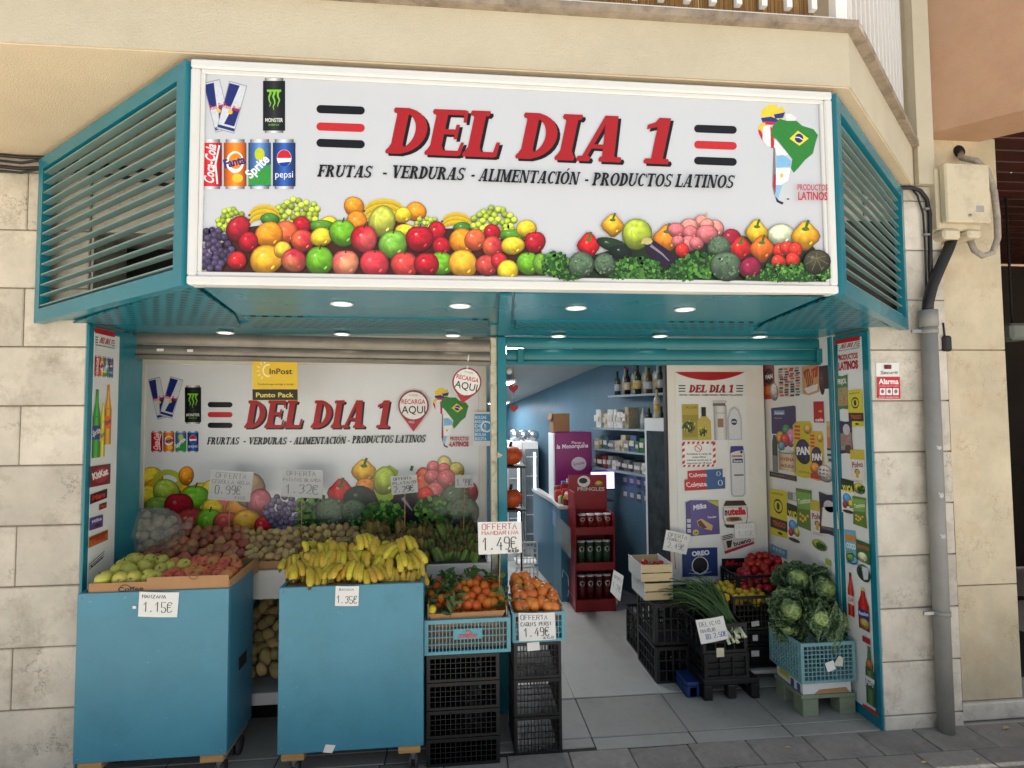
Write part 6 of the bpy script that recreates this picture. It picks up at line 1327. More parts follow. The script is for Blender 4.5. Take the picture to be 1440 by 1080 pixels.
def arcfn(u, v):
    x, y = C(465+115*u, 292-52*math.sin(math.pi*u)); p = atY(x, y, dpz(x, y)-.015); return (p.x, p.y+.03*v, p.z-.014*v)
tag(MB().grid(arcfn, 14, 2).build('paper_collar', m_paper), 'strip of white paper curved over the persimmons', 'paper')

# ------------------------------------------------------------------ right group of crates
C5 = crop(840, 720, 3.858); C6 = crop(1000, 740, 3.6)
# black pallet and two crates with spring onions
FX0, FX1, FY0, FY1 = 1.418, 1.690, .39, .86
def plastic_pallet(label, x0, x1, y0, y1, h, m_, group=None, name='plastic_pallet'):
    t = thing(name, label, 'pallet', ((x0+x1)/2, (y0+y1)/2, 0), group)
    MB().bbox(x0, x1, y0, y1, h*.72, h, .006).build('deck', m_, t)
    for x in (x0, (x0+x1)/2-.025, x1-.05):
        for y in (y0, (y0+y1)/2-.03, y1-.06): MB().bbox(x, x+.05, y, y+.06, .005, h*.72-.0005, .005).build('foot', m_, t)
    for x in (x0, x1-.05): MB().bbox(x, x+.05, y0+.0, y1, 0, .0045, .001).build('runner', m_, t)
    return t
plastic_pallet('black plastic pallet under the spring onion crates', FX0-.0, FX1+.06, FY0, FY1+.02, .115, m_bcr)
c = crate('black crate under the spring onions, closed lower one', FX0+.005, FX1, FY0+.005, FY1, .115, .262, m_bcr, 3, 3, .006, .02)
MB().box(FX0+.02, FX1-.012, FY0+.02, FY0+.024, .13, .25).build('inner_panel', m_bcr, c); MB().box(FX0+.018, FX0+.022, FY0+.025, FY1-.02, .13, .25).build('inner_panel', m_bcr, c)
q = atY(*C5(667, 762), FY0-.002); sticker(c, q.x, q.z, FY0-.002, .045, .05, 'label', mat('cream_label', (214, 206, 176), .7))
crate('open black crate holding the spring onions', FX0-.005, FX1-.01, FY0, FY1, .264, .43, m_bcr, 4, 3, .006, .02)
# spring onions: each leaf a tapered tube
so = thing('spring_onions', 'bundle of long green spring onions lying in the black crate', 'spring onions', (1.5, .6, .38))
for k in range(95):
    bx, by = 1.61+rnd.uniform(-.07, .05), .46+rnd.uniform(-.04, .05); d = Vector((rnd.uniform(-.34, -.02), rnd.uniform(.15, .36), rnd.uniform(.04, .20))); s_ = Vector((bx, by, .37+rnd.uniform(-.02, .05)))
    pts = [s_+d*t_+Vector((0, 0, .10*math.sin(math.pi*t_*.8)-.05*t_*t_)) for t_ in (0, .2, .4, .6, .8, 1)]
    MB().tube(pts, [.006, .0055, .005, .0045, .003, .001], 5).build('leaf', m_scal, so)
for k in range(14):
    bx, by = 1.60+rnd.uniform(-.06, .05), .43+rnd.uniform(-.02, .03); s_ = Vector((bx, by, .385+rnd.uniform(-.02, .03)))
    MB().tube([s_, s_+Vector((.01, -.03, -.03)), s_+Vector((.015, -.045, -.05))], [.006, .007, .011], 6).build('stalk', m_scw, so)
# crates further in
crate('black crate of small peppers and roots behind the spring onions', 1.44, 1.70, .90, .99, .25, .48, m_bcr, 5, 4, .006, .018)
cb1 = crate('dark empty crate beside the spring onion crate, nearest the aisle', 1.22, 1.43, .62, .98, .0, .22, m_bcr, 4, 3, .008, .02); cb2 = crate('dark crate under the wooden fruit boxes', 1.22, 1.43, .64, .98, .222, .47, m_bcr, 4, 3, .008, .02)
plastic_pallet('blue plastic pallet showing beside the black crates', 1.335, 1.412, .44, .615, .085, m_navy)
crate('black crate wedged behind the spring onion crate', 1.46, 1.72, .875, .985, .0, .24, m_bcr, 5, 4, .006, .018); crate('low black crate at the wall end of the crate row', 1.24, 1.43, 1.02, 1.30, .0, .26, m_bcr, 5, 4, .006, .018)
# wooden boxes with red peppers
m_crw = mat('pale_poplar_wood', (206, 184, 140), .7, var=.12, scale=4, stretch=(1, 6, 6), rnd=.06); m_prtw = mat('printed_white_board', (214, 214, 210), .6, var=.05)
def wood_box(label, x0, x1, y0, y1, z0, z1):
    t = thing('wooden_box', label, 'box', ((x0+x1)/2, (y0+y1)/2, z0), 'wooden fruit boxes'); n = 2; z1 -= .002
    for i in range(n):
        a = z0+(z1-z0)*i/n; b = a+(z1-z0)/n-.006
        MB().bbox(x0, x1, y0, y0+.006, a, b, .001).build('slat', m_crw, t); MB().bbox(x0, x1, y1-.006, y1, a, b, .001).build('slat', m_crw, t)
    MB().bbox(x0-.005, x0-.0005, y0, y1, z0, z1, .001).build('end_board', m_prtw, t); MB().bbox(x1+.0005, x1+.005, y0, y1, z0, z1, .001).build('end_board', m_prtw, t)
    MB().box(x0, x1, y0+.007, y1-.007, z0+.002, z0+.006).build('base', m_crw, t)
    return t
wx0, wx1 = atY(879+22, 800, .72).x, atY(943, 800, .72).x
wood_box('lower pale wooden box of red fruit by the poster panel', wx0+.02, wx1+.0, .70, .96, .475, .585); wood_box('upper pale wooden box of red fruit by the poster panel', wx0, wx1, .70, .96, .590, .70)
heap('red_pepper', F['tom'], scatter(905, 791, 940, 798, 7, 12, seed=2), .024, lerp_depth(798, .75, 791, .88), 'red fruit inside the upper pale wooden box', 'fruit', 'red fruit in the wooden box', rot3, under=True)
# lemons crate stack
LX0, LX1, LY0 = atY(1031, 860, .60).x, atY(1092, 860, .60).x, .60
zl0, zl1 = atY(1060, 886, LY0).z, atY(1060, 838, LY0).z
c = crate('dark brown crate filled with yellow lemons', LX0, LX1, LY0, LY0+.30, zl0, zl1, m_brn, 9, 5, .005, .016)
q = atY(1062, 877, LY0-.008); sticker(c, q.x, q.z, LY0-.008, .05, .03, 'torn_label', m_paper, .1)
c = crate('black crate directly under the lemon crate', LX0+.02, LX1, LY0, LY0+.30, zl0*.55+.04, zl0-.002, m_bcr, 3, 2, .006, .018); q = atY(1062, 897, LY0-.006); sticker(c, q.x, q.z, LY0-.006, .032, .035)
MB().box(LX0+.035, LX1-.014, LY0+.014, LY0+.018, zl0*.55+.05, zl0-.02).build('inner_panel', m_bcr, c)
c = crate('lowest black crate in the lemon stack on the white board', LX0+.02, LX1, LY0, LY0+.30, .075, zl0*.55+.038, m_bcr, 3, 2, .006, .018); q = atY(1062, 919, LY0-.006); sticker(c, q.x, q.z, LY0-.006, .05, .035)
MB().box(LX0+.035, LX1-.014, LY0+.014, LY0+.018, .09, zl0*.55+.02).build('inner_panel', m_bcr, c)
wb = thing('white_board_base', 'low white board lifting the lemon crates off the floor', 'board', (LX0+.15, LY0+.1, 0))
MB().bbox(LX0+.03, LX1+.12, LY0-.03, LY0+.30, .05, .073, .003).build('board', m_lining, wb)
for x in (LX0+.05, LX1+.07): MB().bbox(x, x+.04, LY0, LY0+.27, .0, .0495, .003).build('runner', m_bcr, wb)
heap('lemon', F['lem'], scatter(1005, 818, 1078, 842, 7.5, 40, lambda x, y: y > 822+abs(x-1030)*.13-4, 4), .024, lerp_depth(842, LY0+.02, 818, LY0+.25), 'yellow lemon in the dark brown crate', 'lemon', 'lemons in the brown crate', rot3)
# tomatoes on a taller stack behind
tc_ = crate('black crate of red tomatoes behind the lemons', 1.80, 2.12, .72, .96, .42, .60, m_bcr, 6, 4, .006, .016); crate('black crate under the tomato crate', 1.83, 2.12, .905, .96, .0, .42, m_bcr, 5, 6, .006, .016)
heap('tomato', F['tom'], scatter(1046, 781, 1122, 828, 8.6, 62, lambda x, y: y > 781+max(0, x-1085)*.35+max(0, 1058-x)*1.4, 14), .033, lerp_depth(826, .735, 783, .92), 'ripe red tomato in the crate against the adverts', 'tomato', 'tomatoes behind the lemons', rot3)
heap('red_pepper', F['tom'], scatter(1030, 806, 1060, 818, 8, 8, seed=15), .026, lambda x, y: .93, 'dark red fruit on the small black tray by the poster panel', 'fruit', 'red fruit on the black tray', rot3, under=False)
# cabbage crate on carton on green pallet
GX0, GX1, GY0, GY1 = 1.868, 2.172, .165, .43
m_pal = mat('green_painted_pallet', (124, 134, 110), .75, var=.18, scale=8, stretch=(1, 6, 6), dirt=.4, dcol=(130, 110, 80))
gp = thing('wooden_pallet', 'small green wooden pallet under the cabbage crate', 'pallet', (2.0, .3, 0))
for x in (GX0+.0, GX1-.09): 
    for y in (GY0, GY1-.09): MB().bbox(x, x+.09, y, y+.09, 0, .095, .004).build('block', m_pal, gp)
for y in (GY0-.003, GY0+.09, GY1-.09): MB().bbox(GX0-.01, GX1, y, y+.085, .0955, .115, .002).build('board', m_pal, gp)
ctn = thing('carton', 'flat white and yellow carton between pallet and cabbage crate', 'carton', (2.0, .3, .115))
MB().bbox(GX0+.005, GX1-.02, GY0+.005, GY1-.01, .116, .175, .002).build('body', m_prtw, ctn)
MB().solid([(GX0+.07, GY0+.004, .118), (GX1-.03, GY0+.004, .118), (GX1-.05, GY0+.004, .145), (GX0+.1, GY0+.004, .14)], .001).build('torn_patch', m_card, ctn)
p = Print(strip_x := (lambda u, v: Vector((GX0+.005, GY1-.01-(GY1-GY0-.015)*u, .175-.06*v))), (-1, 0, 0), .0006)
p.rect(.1, .05, .5, .6, (216, 190, 60)); p.build('printed_patch', ctn)
for u in (.55, .78): p = Print(strip_x, (-1, 0, 0), .0006); p.rect(u, .25, u+.13, .95, (70, 90, 140)); p.build('printed_patch', ctn)
cbz0, cbz1 = .178, .395
cbc = crate('faded pale blue crate heaped with savoy cabbages', GX0-.01, GX1+.0, GY0-.01, GY1+.04, cbz0, cbz1, m_blu2, 12, 8, .004, .018)
sticker(cbc, 2.02, .27, GY0-.018, .05, .05, 'torn_label', m_paper, .3)
def cabbage(label, p, r, seed, face=(0, -1, .5)):
    rr = random.Random(seed); t = thing('cabbage', label, 'cabbage', p, 'savoy cabbages'); 
    hd = MB().grid(lambda u, v: tuple(.70*r*(1+.03*math.sin(4*u*6.2832+9*v)+.02*math.sin(13*u*6.2832))*q for q in (math.sin(math.pi*(.01+.98*v))*math.cos(6.2832*u), math.sin(math.pi*(.01+.98*v))*math.sin(6.2832*u), math.cos(math.pi*(.01+.98*v)))), 28, 16).mesh('heart', m_cabh)
    place('heart', hd, t)
    f = Vector(face).normalized()
    for k in range(9):
        ph = rr.uniform(0, 6.28); op = (k/8)**.7; sz = rr.uniform(.85, 1.2)
        def lf(u, v, op=op, ph=ph, sz=sz):
            # a cupped leaf from the stalk end, opening outward with a frilled rim
            bend = .25+v*(2.35-1.25*op); wd = math.sin(math.pi*(.14+.72*v))**.6
            a = (u-.5)*2.5*wd; rad = r*(.76+.85*sz*op*v*v+.04*math.sin(11*u+7*v+ph)+.07*v*v*math.sin(24*u+ph)+.05*v*math.sin(15*u*v+ph))
            return (rad*math.sin(a)*math.sin(bend), rad*math.cos(a)*math.sin(bend), -rad*math.cos(bend))
        me = MB().grid(lf, 20, 14).mesh('leaf', m_cab)
        q = f.to_track_quat('Z', 'Y'); o = place('leaf', me, t); o.rotation_mode = 'QUATERNION'; o.rotation_quaternion = q @ Matrix.Rotation(k*2.4+ph*.1, 4, 'Z').to_quaternion()
    return t
for i, (x, y, Y, r, fc, lab) in enumerate([
    (1158, 827, .34, .088, (.1, -.9, .5), 'large round savoy cabbage at the top right of the crate'), (1150, 869, .20, .075, (-.1, -1, .5), 'savoy cabbage with pale heart at the crate front'),
    (1112, 858, .26, .08, (-.5, -.8, .4), 'dark savoy cabbage at the left edge of the crate'), (1122, 815, .42, .085, (-.2, -.6, .8), 'dark green cabbage at the back, nearest the tomatoes'),
    (1180, 872, .27, .075, (.5, -.8, .3), 'cabbage in the right front corner of the crate'), (1108, 880, .30, .07, (-.8, -.5, .1), 'cabbage leaning out of the left side of the crate'), (1140, 850, .36, .08, (0, -.7, .7), 'cabbage in the middle of the cabbage crate')]):
    cabbage(lab, atY(x, y, Y), r, 40+i, fc)
# drooping outer leaves
def droop(u, v, ox=0., s=1.):
    x = 1174+ox+(u-.5)*30*math.sin(math.pi*(.15+.75*v)); y = 850+66*v*s+5*math.sin(8*u+5*v)
    p = atY(x, y, .155+.03*(1-v)+.014*math.sin(11*u+7*v)); return tuple(p)
dl = thing('cabbage_leaf', 'big loose cabbage leaf drooping over the front of the blue crate', 'leaf', tuple(atY(1174, 880, .15)))
MB().grid(droop, 14, 18).build('blade', m_cab, dl)
dl = thing('cabbage_leaf', 'folded dark cabbage leaf hanging at the middle of the crate front', 'leaf', tuple(atY(1150, 880, .15)))
MB().grid(lambda u, v: droop(u, v, -22, .75), 14, 16).build('blade', m_cab, dl)
tag(MB().solid([atY(x, y, .145) for x, y in ((1180, 922), (1172, 936), (1185, 937), (1186, 925))], -.002).build('torn_leaf', mat('pale_leaf', (206, 206, 186), .7)), 'small pale torn scrap stuck on the front of the cabbage crate', 'scrap')
# ------------------------------------------------------------------ handwritten price cards
INK = (46, 44, 52)
def card(label, quad, Y, lines, tilt=.0, stick=None, w_=1.0, curl=.006, pm=None):
    """quad: TL, TR, BR, BL in picture px on plane Y; lines: (text, u0, v, u1, height, colour)"""
    q = [atY(x, y, Y) for x, y in quad]; t = thing('price_card', label, 'price card', tuple((q[2]+q[3])/2), 'handwritten price cards')
    nrm = Vector((0, -1, 0))
    def P(x, y):
        u, v = x/100, y/100; p = (q[0]*(1-u)+q[1]*u)*(1-v)+(q[3]*(1-u)+q[2]*u)*v
        return p+Vector((0, -curl*math.sin(math.pi*u)*(1-.4*v)+tilt*v, .0))
    mb = MB(); mb.grid(lambda u, v: tuple(P(100*u, 100*v)), 8, 6); mb.grid(lambda u, v: tuple(P(100*(1-u), 100*v)+Vector((0, .0012, 0))), 8, 6); mb.build('paper', pm or m_paper, t)
    p = Print(P, nrm, .0005)
    for i, l in enumerate(lines): p.hand(l[0], l[1], l[2], l[3], l[2], l[4], l[5] if len(l) > 5 else INK, (l[6] if len(l) > 6 else 2.2), .05, i+len(label))
    p.build('handwriting', t, .7)
    if stick:
        a = (q[2]+q[3])/2; MB().tube([a+Vector((0, .004, .02)), Vector(stick)], .003, 6).build('stick', m_wood, t)
    return t
GR, RD = (120, 122, 126), (196, 110, 110)
card('white card reading MANZANA 1,15 pinned to the left blue cart', ((196, 832), (252, 833), (249, 868), (194, 867)), -.103, [('MANZANA', 8, 24, 70, 13), ('1,15€', 12, 80, 88, 40)])
sticker(cart1, *[(a.x, a.z) for a in [atY(189, 854, -.104)]][0], -.1035, .015, .012, 'tape', m_paper)
card('small white card reading 1,35 pinned to the banana cart', ((472, 824), (505, 824), (504, 852), (471, 852)), -.103, [('BANANA', 15, 22, 80, 11, GR), ('1,35€', 6, 85, 96, 36, INK, 3)])
card('white OFFERTA card reading 1,49 above the mandarins', ((672, 734), (733, 733), (734, 777), (673, 780)), .03, [('OFFERTA', 8, 24, 90, 18, RD), ('MANDARINA', 8, 40, 94, 11, RD), ('1,49€', 8, 88, 90, 38, INK, 2.6), ('(KILO)', 66, 97, 94, 8)], stick=atY(702, 830, .06))
card('white OFFERTA CAQUIS card on the persimmon crate', ((729, 862), (780, 861), (782, 899), (730, 902)), -.02, [('OFFERTA', 5, 24, 80, 17, GR), ('CAQUIS PERSI', 5, 46, 90, 13, GR), ('1,49€', 12, 84, 84, 30, INK, 2.4), ('KILO', 66, 95, 94, 8, GR)])
card('white OFFERTA card reading 0,99 hanging before the printed apples', ((297, 660), (357, 664), (351, 706), (292, 702)), .60, [('OFFERTA', 12, 26, 86, 18, GR, 1.6), ('CEBOLLA ROJA', 6, 44, 96, 12, GR, 1.4), ('0,99€', 14, 78, 78, 28, (84, 84, 90), 1.8), ('KILO', 64, 92, 88, 9, GR, 1.2)], stick=atY(322, 765, .60), pm=mat('translucent_sheet', (196, 196, 194), .5, var=.05, alpha=.78))
card('white OFFERTA card reading 1,32 hanging before the printed grapes', ((396, 660), (454, 661), (453, 701), (395, 698)), .62, [('OFFERTA', 12, 22, 84, 17, GR, 1.6), ('PATATAS BLANCA', 4, 42, 96, 11, GR, 1.4), ('1,32€', 10, 86, 92, 32, (84, 84, 90), 1.8)], stick=atY(424, 760, .62), pm=mat('translucent_sheet', (196, 196, 194), .5, var=.05, alpha=.78))
card('white card reading 2,29 hanging before the printed aubergine', ((549, 670), (586, 667), (588, 692), (551, 696)), .62, [('OFFERTA', 10, 24, 80, 15), ('PLATANO', 6, 48, 96, 15), ('2,29€', 8, 90, 86, 32, INK, 3)], stick=atY(569, 750, .62), pm=mat('translucent_sheet', (196, 196, 194), .5, var=.05, alpha=.78))
card('small white card reading 1,99 at the right of the niche panel', ((640, 668), (665, 668), (666, 685), (640, 686)), .64, [('1,99€', 8, 84, 94, 54, GR, 5)], stick=atY(652, 750, .64), pm=mat('translucent_sheet', (196, 196, 194), .5, var=.05, alpha=.78))
card('tilted white card by the poster panel left edge', ((937, 745), (971, 752), (965, 780), (932, 773)), .92, [('OFERTA', 10, 28, 90, 18, GR), ('CEBOLLA', 10, 46, 70, 12, GR), ('2,49€', 14, 82, 86, 28, GR, 2.4)], stick=atY(950, 800, .92))
card('white card leaning on the wooden boxes beside the aisle', ((863, 801), (877, 810), (872, 846), (858, 832)), .80, [('OFERTA', 12, 30, 90, 12, GR), ('1,29€', 12, 70, 90, 22, GR)], stick=atY(868, 850, .80))
card('white PUERRO card on the front of the spring onion crate', ((978, 872), (1017, 866), (1025, 898), (986, 906)), .378, [('DELICIO', 8, 30, 84, 17, GR), ('MANOJO', 8, 55, 60, 14, GR), ('80 2,50€', 20, 84, 96, 20, (70, 90, 160), 2.2)])
card('white card taped over the adverts on the side wall', ((1158, 713), (1176, 713), (1181, 744), (1155, 740)), 0.0, [], 0) if 0 else None
tq = [atX(x, y, SWX-.006) for x, y in ((1157, 713), (1176, 712), (1180, 744), (1155, 739))]
nc = thing('note_sheet', 'white note sheet taped over the snack adverts', 'note', tuple(tq[3])); MB().solid(tq, .0012).build('paper', m_paper, nc)
card('faded white card over the printed chocolate jar', ((1033, 737), (1060, 735), (1063, 756), (1034, 757)), Y_P-.02, [('OFERTA', 8, 34, 92, 22, (196, 196, 196)), ('1,15€', 14, 84, 90, 34, (190, 190, 190), 2.6)])
hb = thing('paper_tag', 'white paper tag hanging inside the left jamb', 'tag', (JL+.01, .33, 1.4))
tq = [atY(x, y, .36) for x, y in ((164, 601), (176, 600), (175, 636), (163, 640))]; MB().solid(tq, -.0012).build('paper', m_paper, hb)

# ------------------------------------------------------------------ wall fittings on the right
m_pipe = mat('grey_pvc_pipe', (138, 137, 132), .6, var=.12, scale=6, dirt=.4, dcol=(150, 146, 138), dscale=9)
m_blkcab = mat('black_cable', (26, 25, 26), .5, var=.1); m_rust = mat('rusty_pipe', (112, 84, 54), .8, var=.3, scale=12, dirt=.6, dcol=(60, 42, 30), dscale=8)
m_bx = mat('cream_plastic_box', (206, 194, 166), .55, var=.06, scale=4, dirt=.55, dcol=(112, 98, 78), dscale=4)
m_flex = mat('flex_conduit', (156, 148, 136), .7, var=.25, scale=40)
dpz_ = thing('drainpipe', 'grey plastic drainpipe rising between stone wall and pillar', 'pipe', (2.52, -.05, 0))
a, b = atY(1304, 436, -.05), atY(1318, 1026, -.05)
xp = a.x+.005
MB().tube([(xp, -.05, .0), (xp, -.05, 1.0), (xp, -.05, a.z)], .038, 20).build('pipe', m_pipe, dpz_)
MB().tube([(xp, -.05, a.z-.09), (xp, -.05, a.z-.002)], .044, 20).build('socket', m_pipe, dpz_)
for z in (atY(1310, 862, -.05).z, atY(1300, 466, -.05).z):
    o = MB().lathe([(.0385, z-.012), (.042, z-.012), (.042, z+.012), (.0385, z+.012)], 20, (xp, -.05, 0)).build('clamp', m_pipe, dpz_); MB().bbox(xp-.10, xp-.041, -.056, -.044, z-.010, z+.010, .002).build('bolt', m_cast, o)
for (px, py, h) in ((1309, 630, .018), (1312, 697, .024), (1313, 755, .02)):
    z = atY(px, py, -.088).z; MB().grid(lambda u, v: (xp+.0386*math.sin(-.4+.6*u+.1*math.sin(5*v)), -.05-.0386*math.cos(-.4+.6*u+.1*math.sin(5*v)), z+h*(v-.5)+.004*math.sin(9*u)), 5, 2).build('torn_sticker', mat('old_sticker', (186, 184, 176), .8, var=.2, scale=40), dpz_)
rp = thing('rusty_pipe', 'thin brown rusty pipe in the gap beside the pillar', 'pipe', (2.64, .02, 0)); MB().tube([(2.648, .02, 0), (2.648, .02, atY(1322, 490, .02).z)], .016, 12).build('pipe', m_rust, rp)
blk = thing('cable_fitting', 'small black plastic fitting at the top of the rusty pipe', 'fitting', (2.65, .0, 2.0)); z = atY(1322, 480, .0).z; MB().bbox(2.622, 2.672, -.02, .03, z-.055, z+.03, .01).build('body', m_blkcab, blk); MB().tube([(2.64, 0, z+.031), (2.635, 0, z+.1)], .006, 6).build('lead', m_blkcab, blk)
# meter box and cables
YBX = -.09
eb = thing('meter_box', 'dirty cream electrical box mounted high on the pillar', 'electrical box', tuple(atY(1355, 330, 0)))
x0, x1, z0, z1 = atY(1331, 280, YBX).x, atY(1394, 280, YBX).x, atY(1360, 312, YBX).z, atY(1360, 229, YBX).z
MB().bbox(x0+.0, x1, YBX, YBX+.045, z0, z1, .008).build('lid', m_bx, eb)
MB().bbox(x0-.015, x1-.02, YBX+.0455, .079, z0-.03, z1-.01, .008).build('body', m_bx, eb)
MB().bbox(x0-.005, x0+.10, YBX+.02, .06, z0-.085, z0-.031, .012).build('cable_gland', m_bx, eb); MB().bbox(x0+.14, x0+.22, YBX+.02, .06, z0-.075, z0-.031, .012).build('cable_gland', m_bx, eb)
MB().tube([(x0+.13, YBX-.002, z0+.035), (x0+.13, YBX-.006, z0+.035)], .008, 10).build('lock', m_cast, eb)
MB().box(x0+.17, x0+.215, YBX-.001, YBX-.0002, z0+.055, z0+.09).build('rating_label', mat('grey_label', (160, 156, 146), .6), eb)
bc = thing('black_conduit', 'thick black conduit bending from the meter box to the drainpipe', 'conduit', (2.55, -.05, 2.3))
P_ = [atY(x, y, Y) for x, y, Y in ((1338, 338, -.02), (1333, 352, -.03), (1322, 376, -.05), (1311, 402, -.05), (1305, 425, -.05), (1304, 445, -.05))]
MB().tube(P_, .027, 12).build('tube', m_blkcab, bc)
fc_ = thing('flex_hose', 'grey flexible hose looping around the right side of the meter box', 'hose', (2.9, 0, 2.7))
P_ = [atY(x, y, Y) for x, y, Y in ((1350, 215, .09), (1352, 222, .03), (1372, 226, -.02), (1388, 240, -.02), (1398, 270, -.03), (1402, 305, -.03), (1403, 335, -.03), (1396, 355, -.03), (1382, 360, -.02), (1370, 352, -.01), (1364, 338, .0))]
MB().tube(P_, .016, 10).build('hose', m_flex, fc_)
hl_ = thing('pillar_hole', 'round dark hole in the pillar above the meter box', 'hole', tuple(atY(1349, 214, .08))); q = atY(1349, 213, .078); MB().tube([(q.x, .0795, q.z), (q.x, .0765, q.z)], .036, 16).build('rim', m_dark, hl_)
cab = thing('wall_cables', 'pair of black cables running down the wall beside the canopy', 'cable', (2.5, 0, 2.5))
P_ = [atY(x, y, -.02) for x, y in ((1258, 264), (1282, 264), (1294, 268), (1303, 280), (1307, 300), (1308, 350), (1309, 420))]; MB().tube(P_, .011, 8).build('thick_cable', m_blkcab, cab)
P_ = [atY(x, y, -.015) for x, y in ((1282, 265), (1290, 275), (1298, 300), (1301, 350), (1303, 420))]; MB().tube(P_, .005, 6).build('thin_cable', m_blkcab, cab)
for y in (294, 330): q = atY(1304, y, -.02); MB().bbox(q.x-.02, q.x+.01, -.03, -.005, q.z-.006, q.z+.006, .002).build('clip', m_cast, cab)
lc = thing('wall_cables', 'bundle of old black cables along the left wall top', 'cable', (-2.1, 0, 2.8))
for k, (y0_, y1_, r) in enumerate(((218, 222, .008), (226, 224, .006), (234, 236, .009), (240, 236, .006))):
    MB().tube([atY(-60, y0_-4, -.02-.006*k), atY(0, y0_, -.02-.006*k), atY(30, y0_+3, -.02-.006*k), atY(66, y1_, -.015-.006*k), atY(180, y1_+14, -.012-.006*k), atY(265, y1_+30, -.012-.006*k)], r, 6).build('cable', m_blkcab, lc)
a = atY(-40, 213, -.01); b = atY(60, 216, -.01); MB().box(a.x, b.x, -.02, -.004, b.z-.008, b.z+.012).build('batten', mat('dark_batten', (84, 66, 56), .8, var=.3), lc)
# alarm notice
al = thing('alarm_sign', 'red and white Alarma notice on the right stone wall', 'sign', tuple(atY(1248, 562, 0)))
Q = [(1232, 510), (1232.5, 561), (1266, 562), (1264, 510)]
MB().solid([atY(x, y, -.004) for x, y in Q], -.003).build('plate', m_poster, al)
p = Print(lambda x, y: atY(x, y, -.0045), NF, .0032)
p.quad((1232.5, 530), (1264.7, 530), (1265.7, 561), (1232.8, 560.5), (190, 34, 46)); p.rect(1243, 513, 1253, 519, (120, 30, 34)); p.rect(1244, 514, 1248, 518, (60, 40, 40)); p.text('Securit', 1238, 526.5, 1262, 526, 5, (60, 50, 50), .0, .2); p.text('Alarma', 1235, 540, 1263, 540, 7.5, (244, 240, 238), .03); p.text('conectada a central receptora', 1235, 543.5, 1263, 543.5, 1.8, (236, 220, 220))
for k in range(3): p.rect(1236.5+9.3*k, 546, 1244.5+9.3*k, 555.5, (236, 234, 232)); p.disc(1240.5+9.3*k, 550.5, 2.5, 3, (120, 110, 112), 8)
p.text('AVISO GRABACION', 1235, 559.5, 1263, 559.5, 2, (236, 220, 220)); p.build('printed_lettering', al)
for k, (x, y, l, w_, a) in enumerate([(1415, 1024, .05, .02, .3), (1108, 1052, .03, .012, -.3), (1300, 1073, .035, .015, .1), (1375, 1069, .02, .01, .5), (1035, 1007, .012, .008, .2)]):
    q = atZ(x, y, .004); lf_ = MB().grid(lambda u, v: (q.x+(u-.5)*l*math.cos(a)-(v-.5)*w_*math.sin(a)*math.sin(math.pi*u), q.y+(u-.5)*l*math.sin(a)+(v-.5)*w_*math.cos(a)*math.sin(math.pi*u), .005+.006*math.sin(3*u)), 6, 3).build('dry_leaf', mat('dry_leaf', (196, 180, 110), .7, var=.2))
    tag(lf_, ('dry yellow leaf on the pavement near the pillar foot', 'small dry leaf on the pavement before the spring onions', 'pale dry leaf at the bottom of the pavement by the pipe', 'tiny dry leaf on the pavement at the far right', 'yellow leaf scrap on the grey slab before the black crates')[k], 'leaf')

# ------------------------------------------------------------------ shop interior
lamp = thing('ceiling_light', 'lit white ceiling light just inside the entrance', 'light', (.55, 1.8, zt(1.8)))
for k, yy in enumerate((1.9, 3.2, 4.4)):  # the two deeper fittings are added to brighten the interior
    lo = lamp if k == 0 else thing('ceiling_light', ('added white ceiling light deeper in the shop', 'added white ceiling light at the back of the shop')[k-1], 'light', (.62, yy, zt(yy)))
    X_ = .46+.04*(yy-1.9)
    MB().bbox(X_-.12, X_+.12, yy-.3, yy+.3, zt(yy+.3)-.035, zt(yy+.3)-.012, .004).build('fitting', m_whitemetal, lo)
    MB().box(X_-.10, X_+.10, yy-.28, yy+.28, zt(yy+.3)-.039, zt(yy+.3)-.0355).build('diffuser', mat('lit_diffuser', (250, 250, 255), .5, var=0, emit=16.), lo)
m_ctr = mat('teal_counter', (38, 104, 128), .45, var=.08); m_ctop = mat('counter_top', (190, 186, 182), .35)
ct = thing('shop_counter', 'teal shop counter with posters running back into the shop', 'counter', (1.1, 2.7, 0))
MB().bbox(.93, 1.32, 2.17, 2.56, .0, .80, .004).build('body', m_ctr, ct); MB().bbox(.915, 1.335, 2.165, 2.565, .8005, .83, .004).build('top', m_ctop, ct)
MB().prism([(.93, 2.5605), (.965, 2.5605), (.91, 3.4), (.86, 3.4)], 0, .80).build('body', m_ctr, ct); MB().prism([(.915, 2.566), (.97, 2.566), (.92, 3.4), (.845, 3.4)], .8005, .83).build('top', m_ctop, ct)
C = crop(700, 620, 3.857)
def cposter(a_, b_, c_, d_, fn):
    q = Print(lambda x, y: atX(x, y, .929), (-1, 0, 0)); sub(q, C(a_, b_), C(c_, d_), fn); q.build('poster', ct)
cposter(222, 370, 272, 480, lambda q: (q.rect(0, 0, 100, 100, (150, 142, 96)), q.ball(50, 50, 44, (70, 60, 50), ry=40))); cposter(285, 360, 315, 470, lambda q: q.rect(0, 0, 100, 100, (70, 96, 150)))
cposter(320, 400, 395, 640, lambda q: (q.rect(0, 0, 100, 100, (40, 70, 84)), [q.rect(4+48*(k % 2), 4+48*(k//2), 46+48*(k % 2), 46+48*(k//2), ((60, 84, 90), (96, 90, 66))[k % 2]) for k in range(4)]))
for (a_, b_) in ((262, 480), (350, 690), (380, 800)): cposter(a_, b_, a_+34, b_+100, lambda q: (q.line([(0, 100), (10, 10), (90, 0), (100, 90)], 8, (170, 196, 204))))
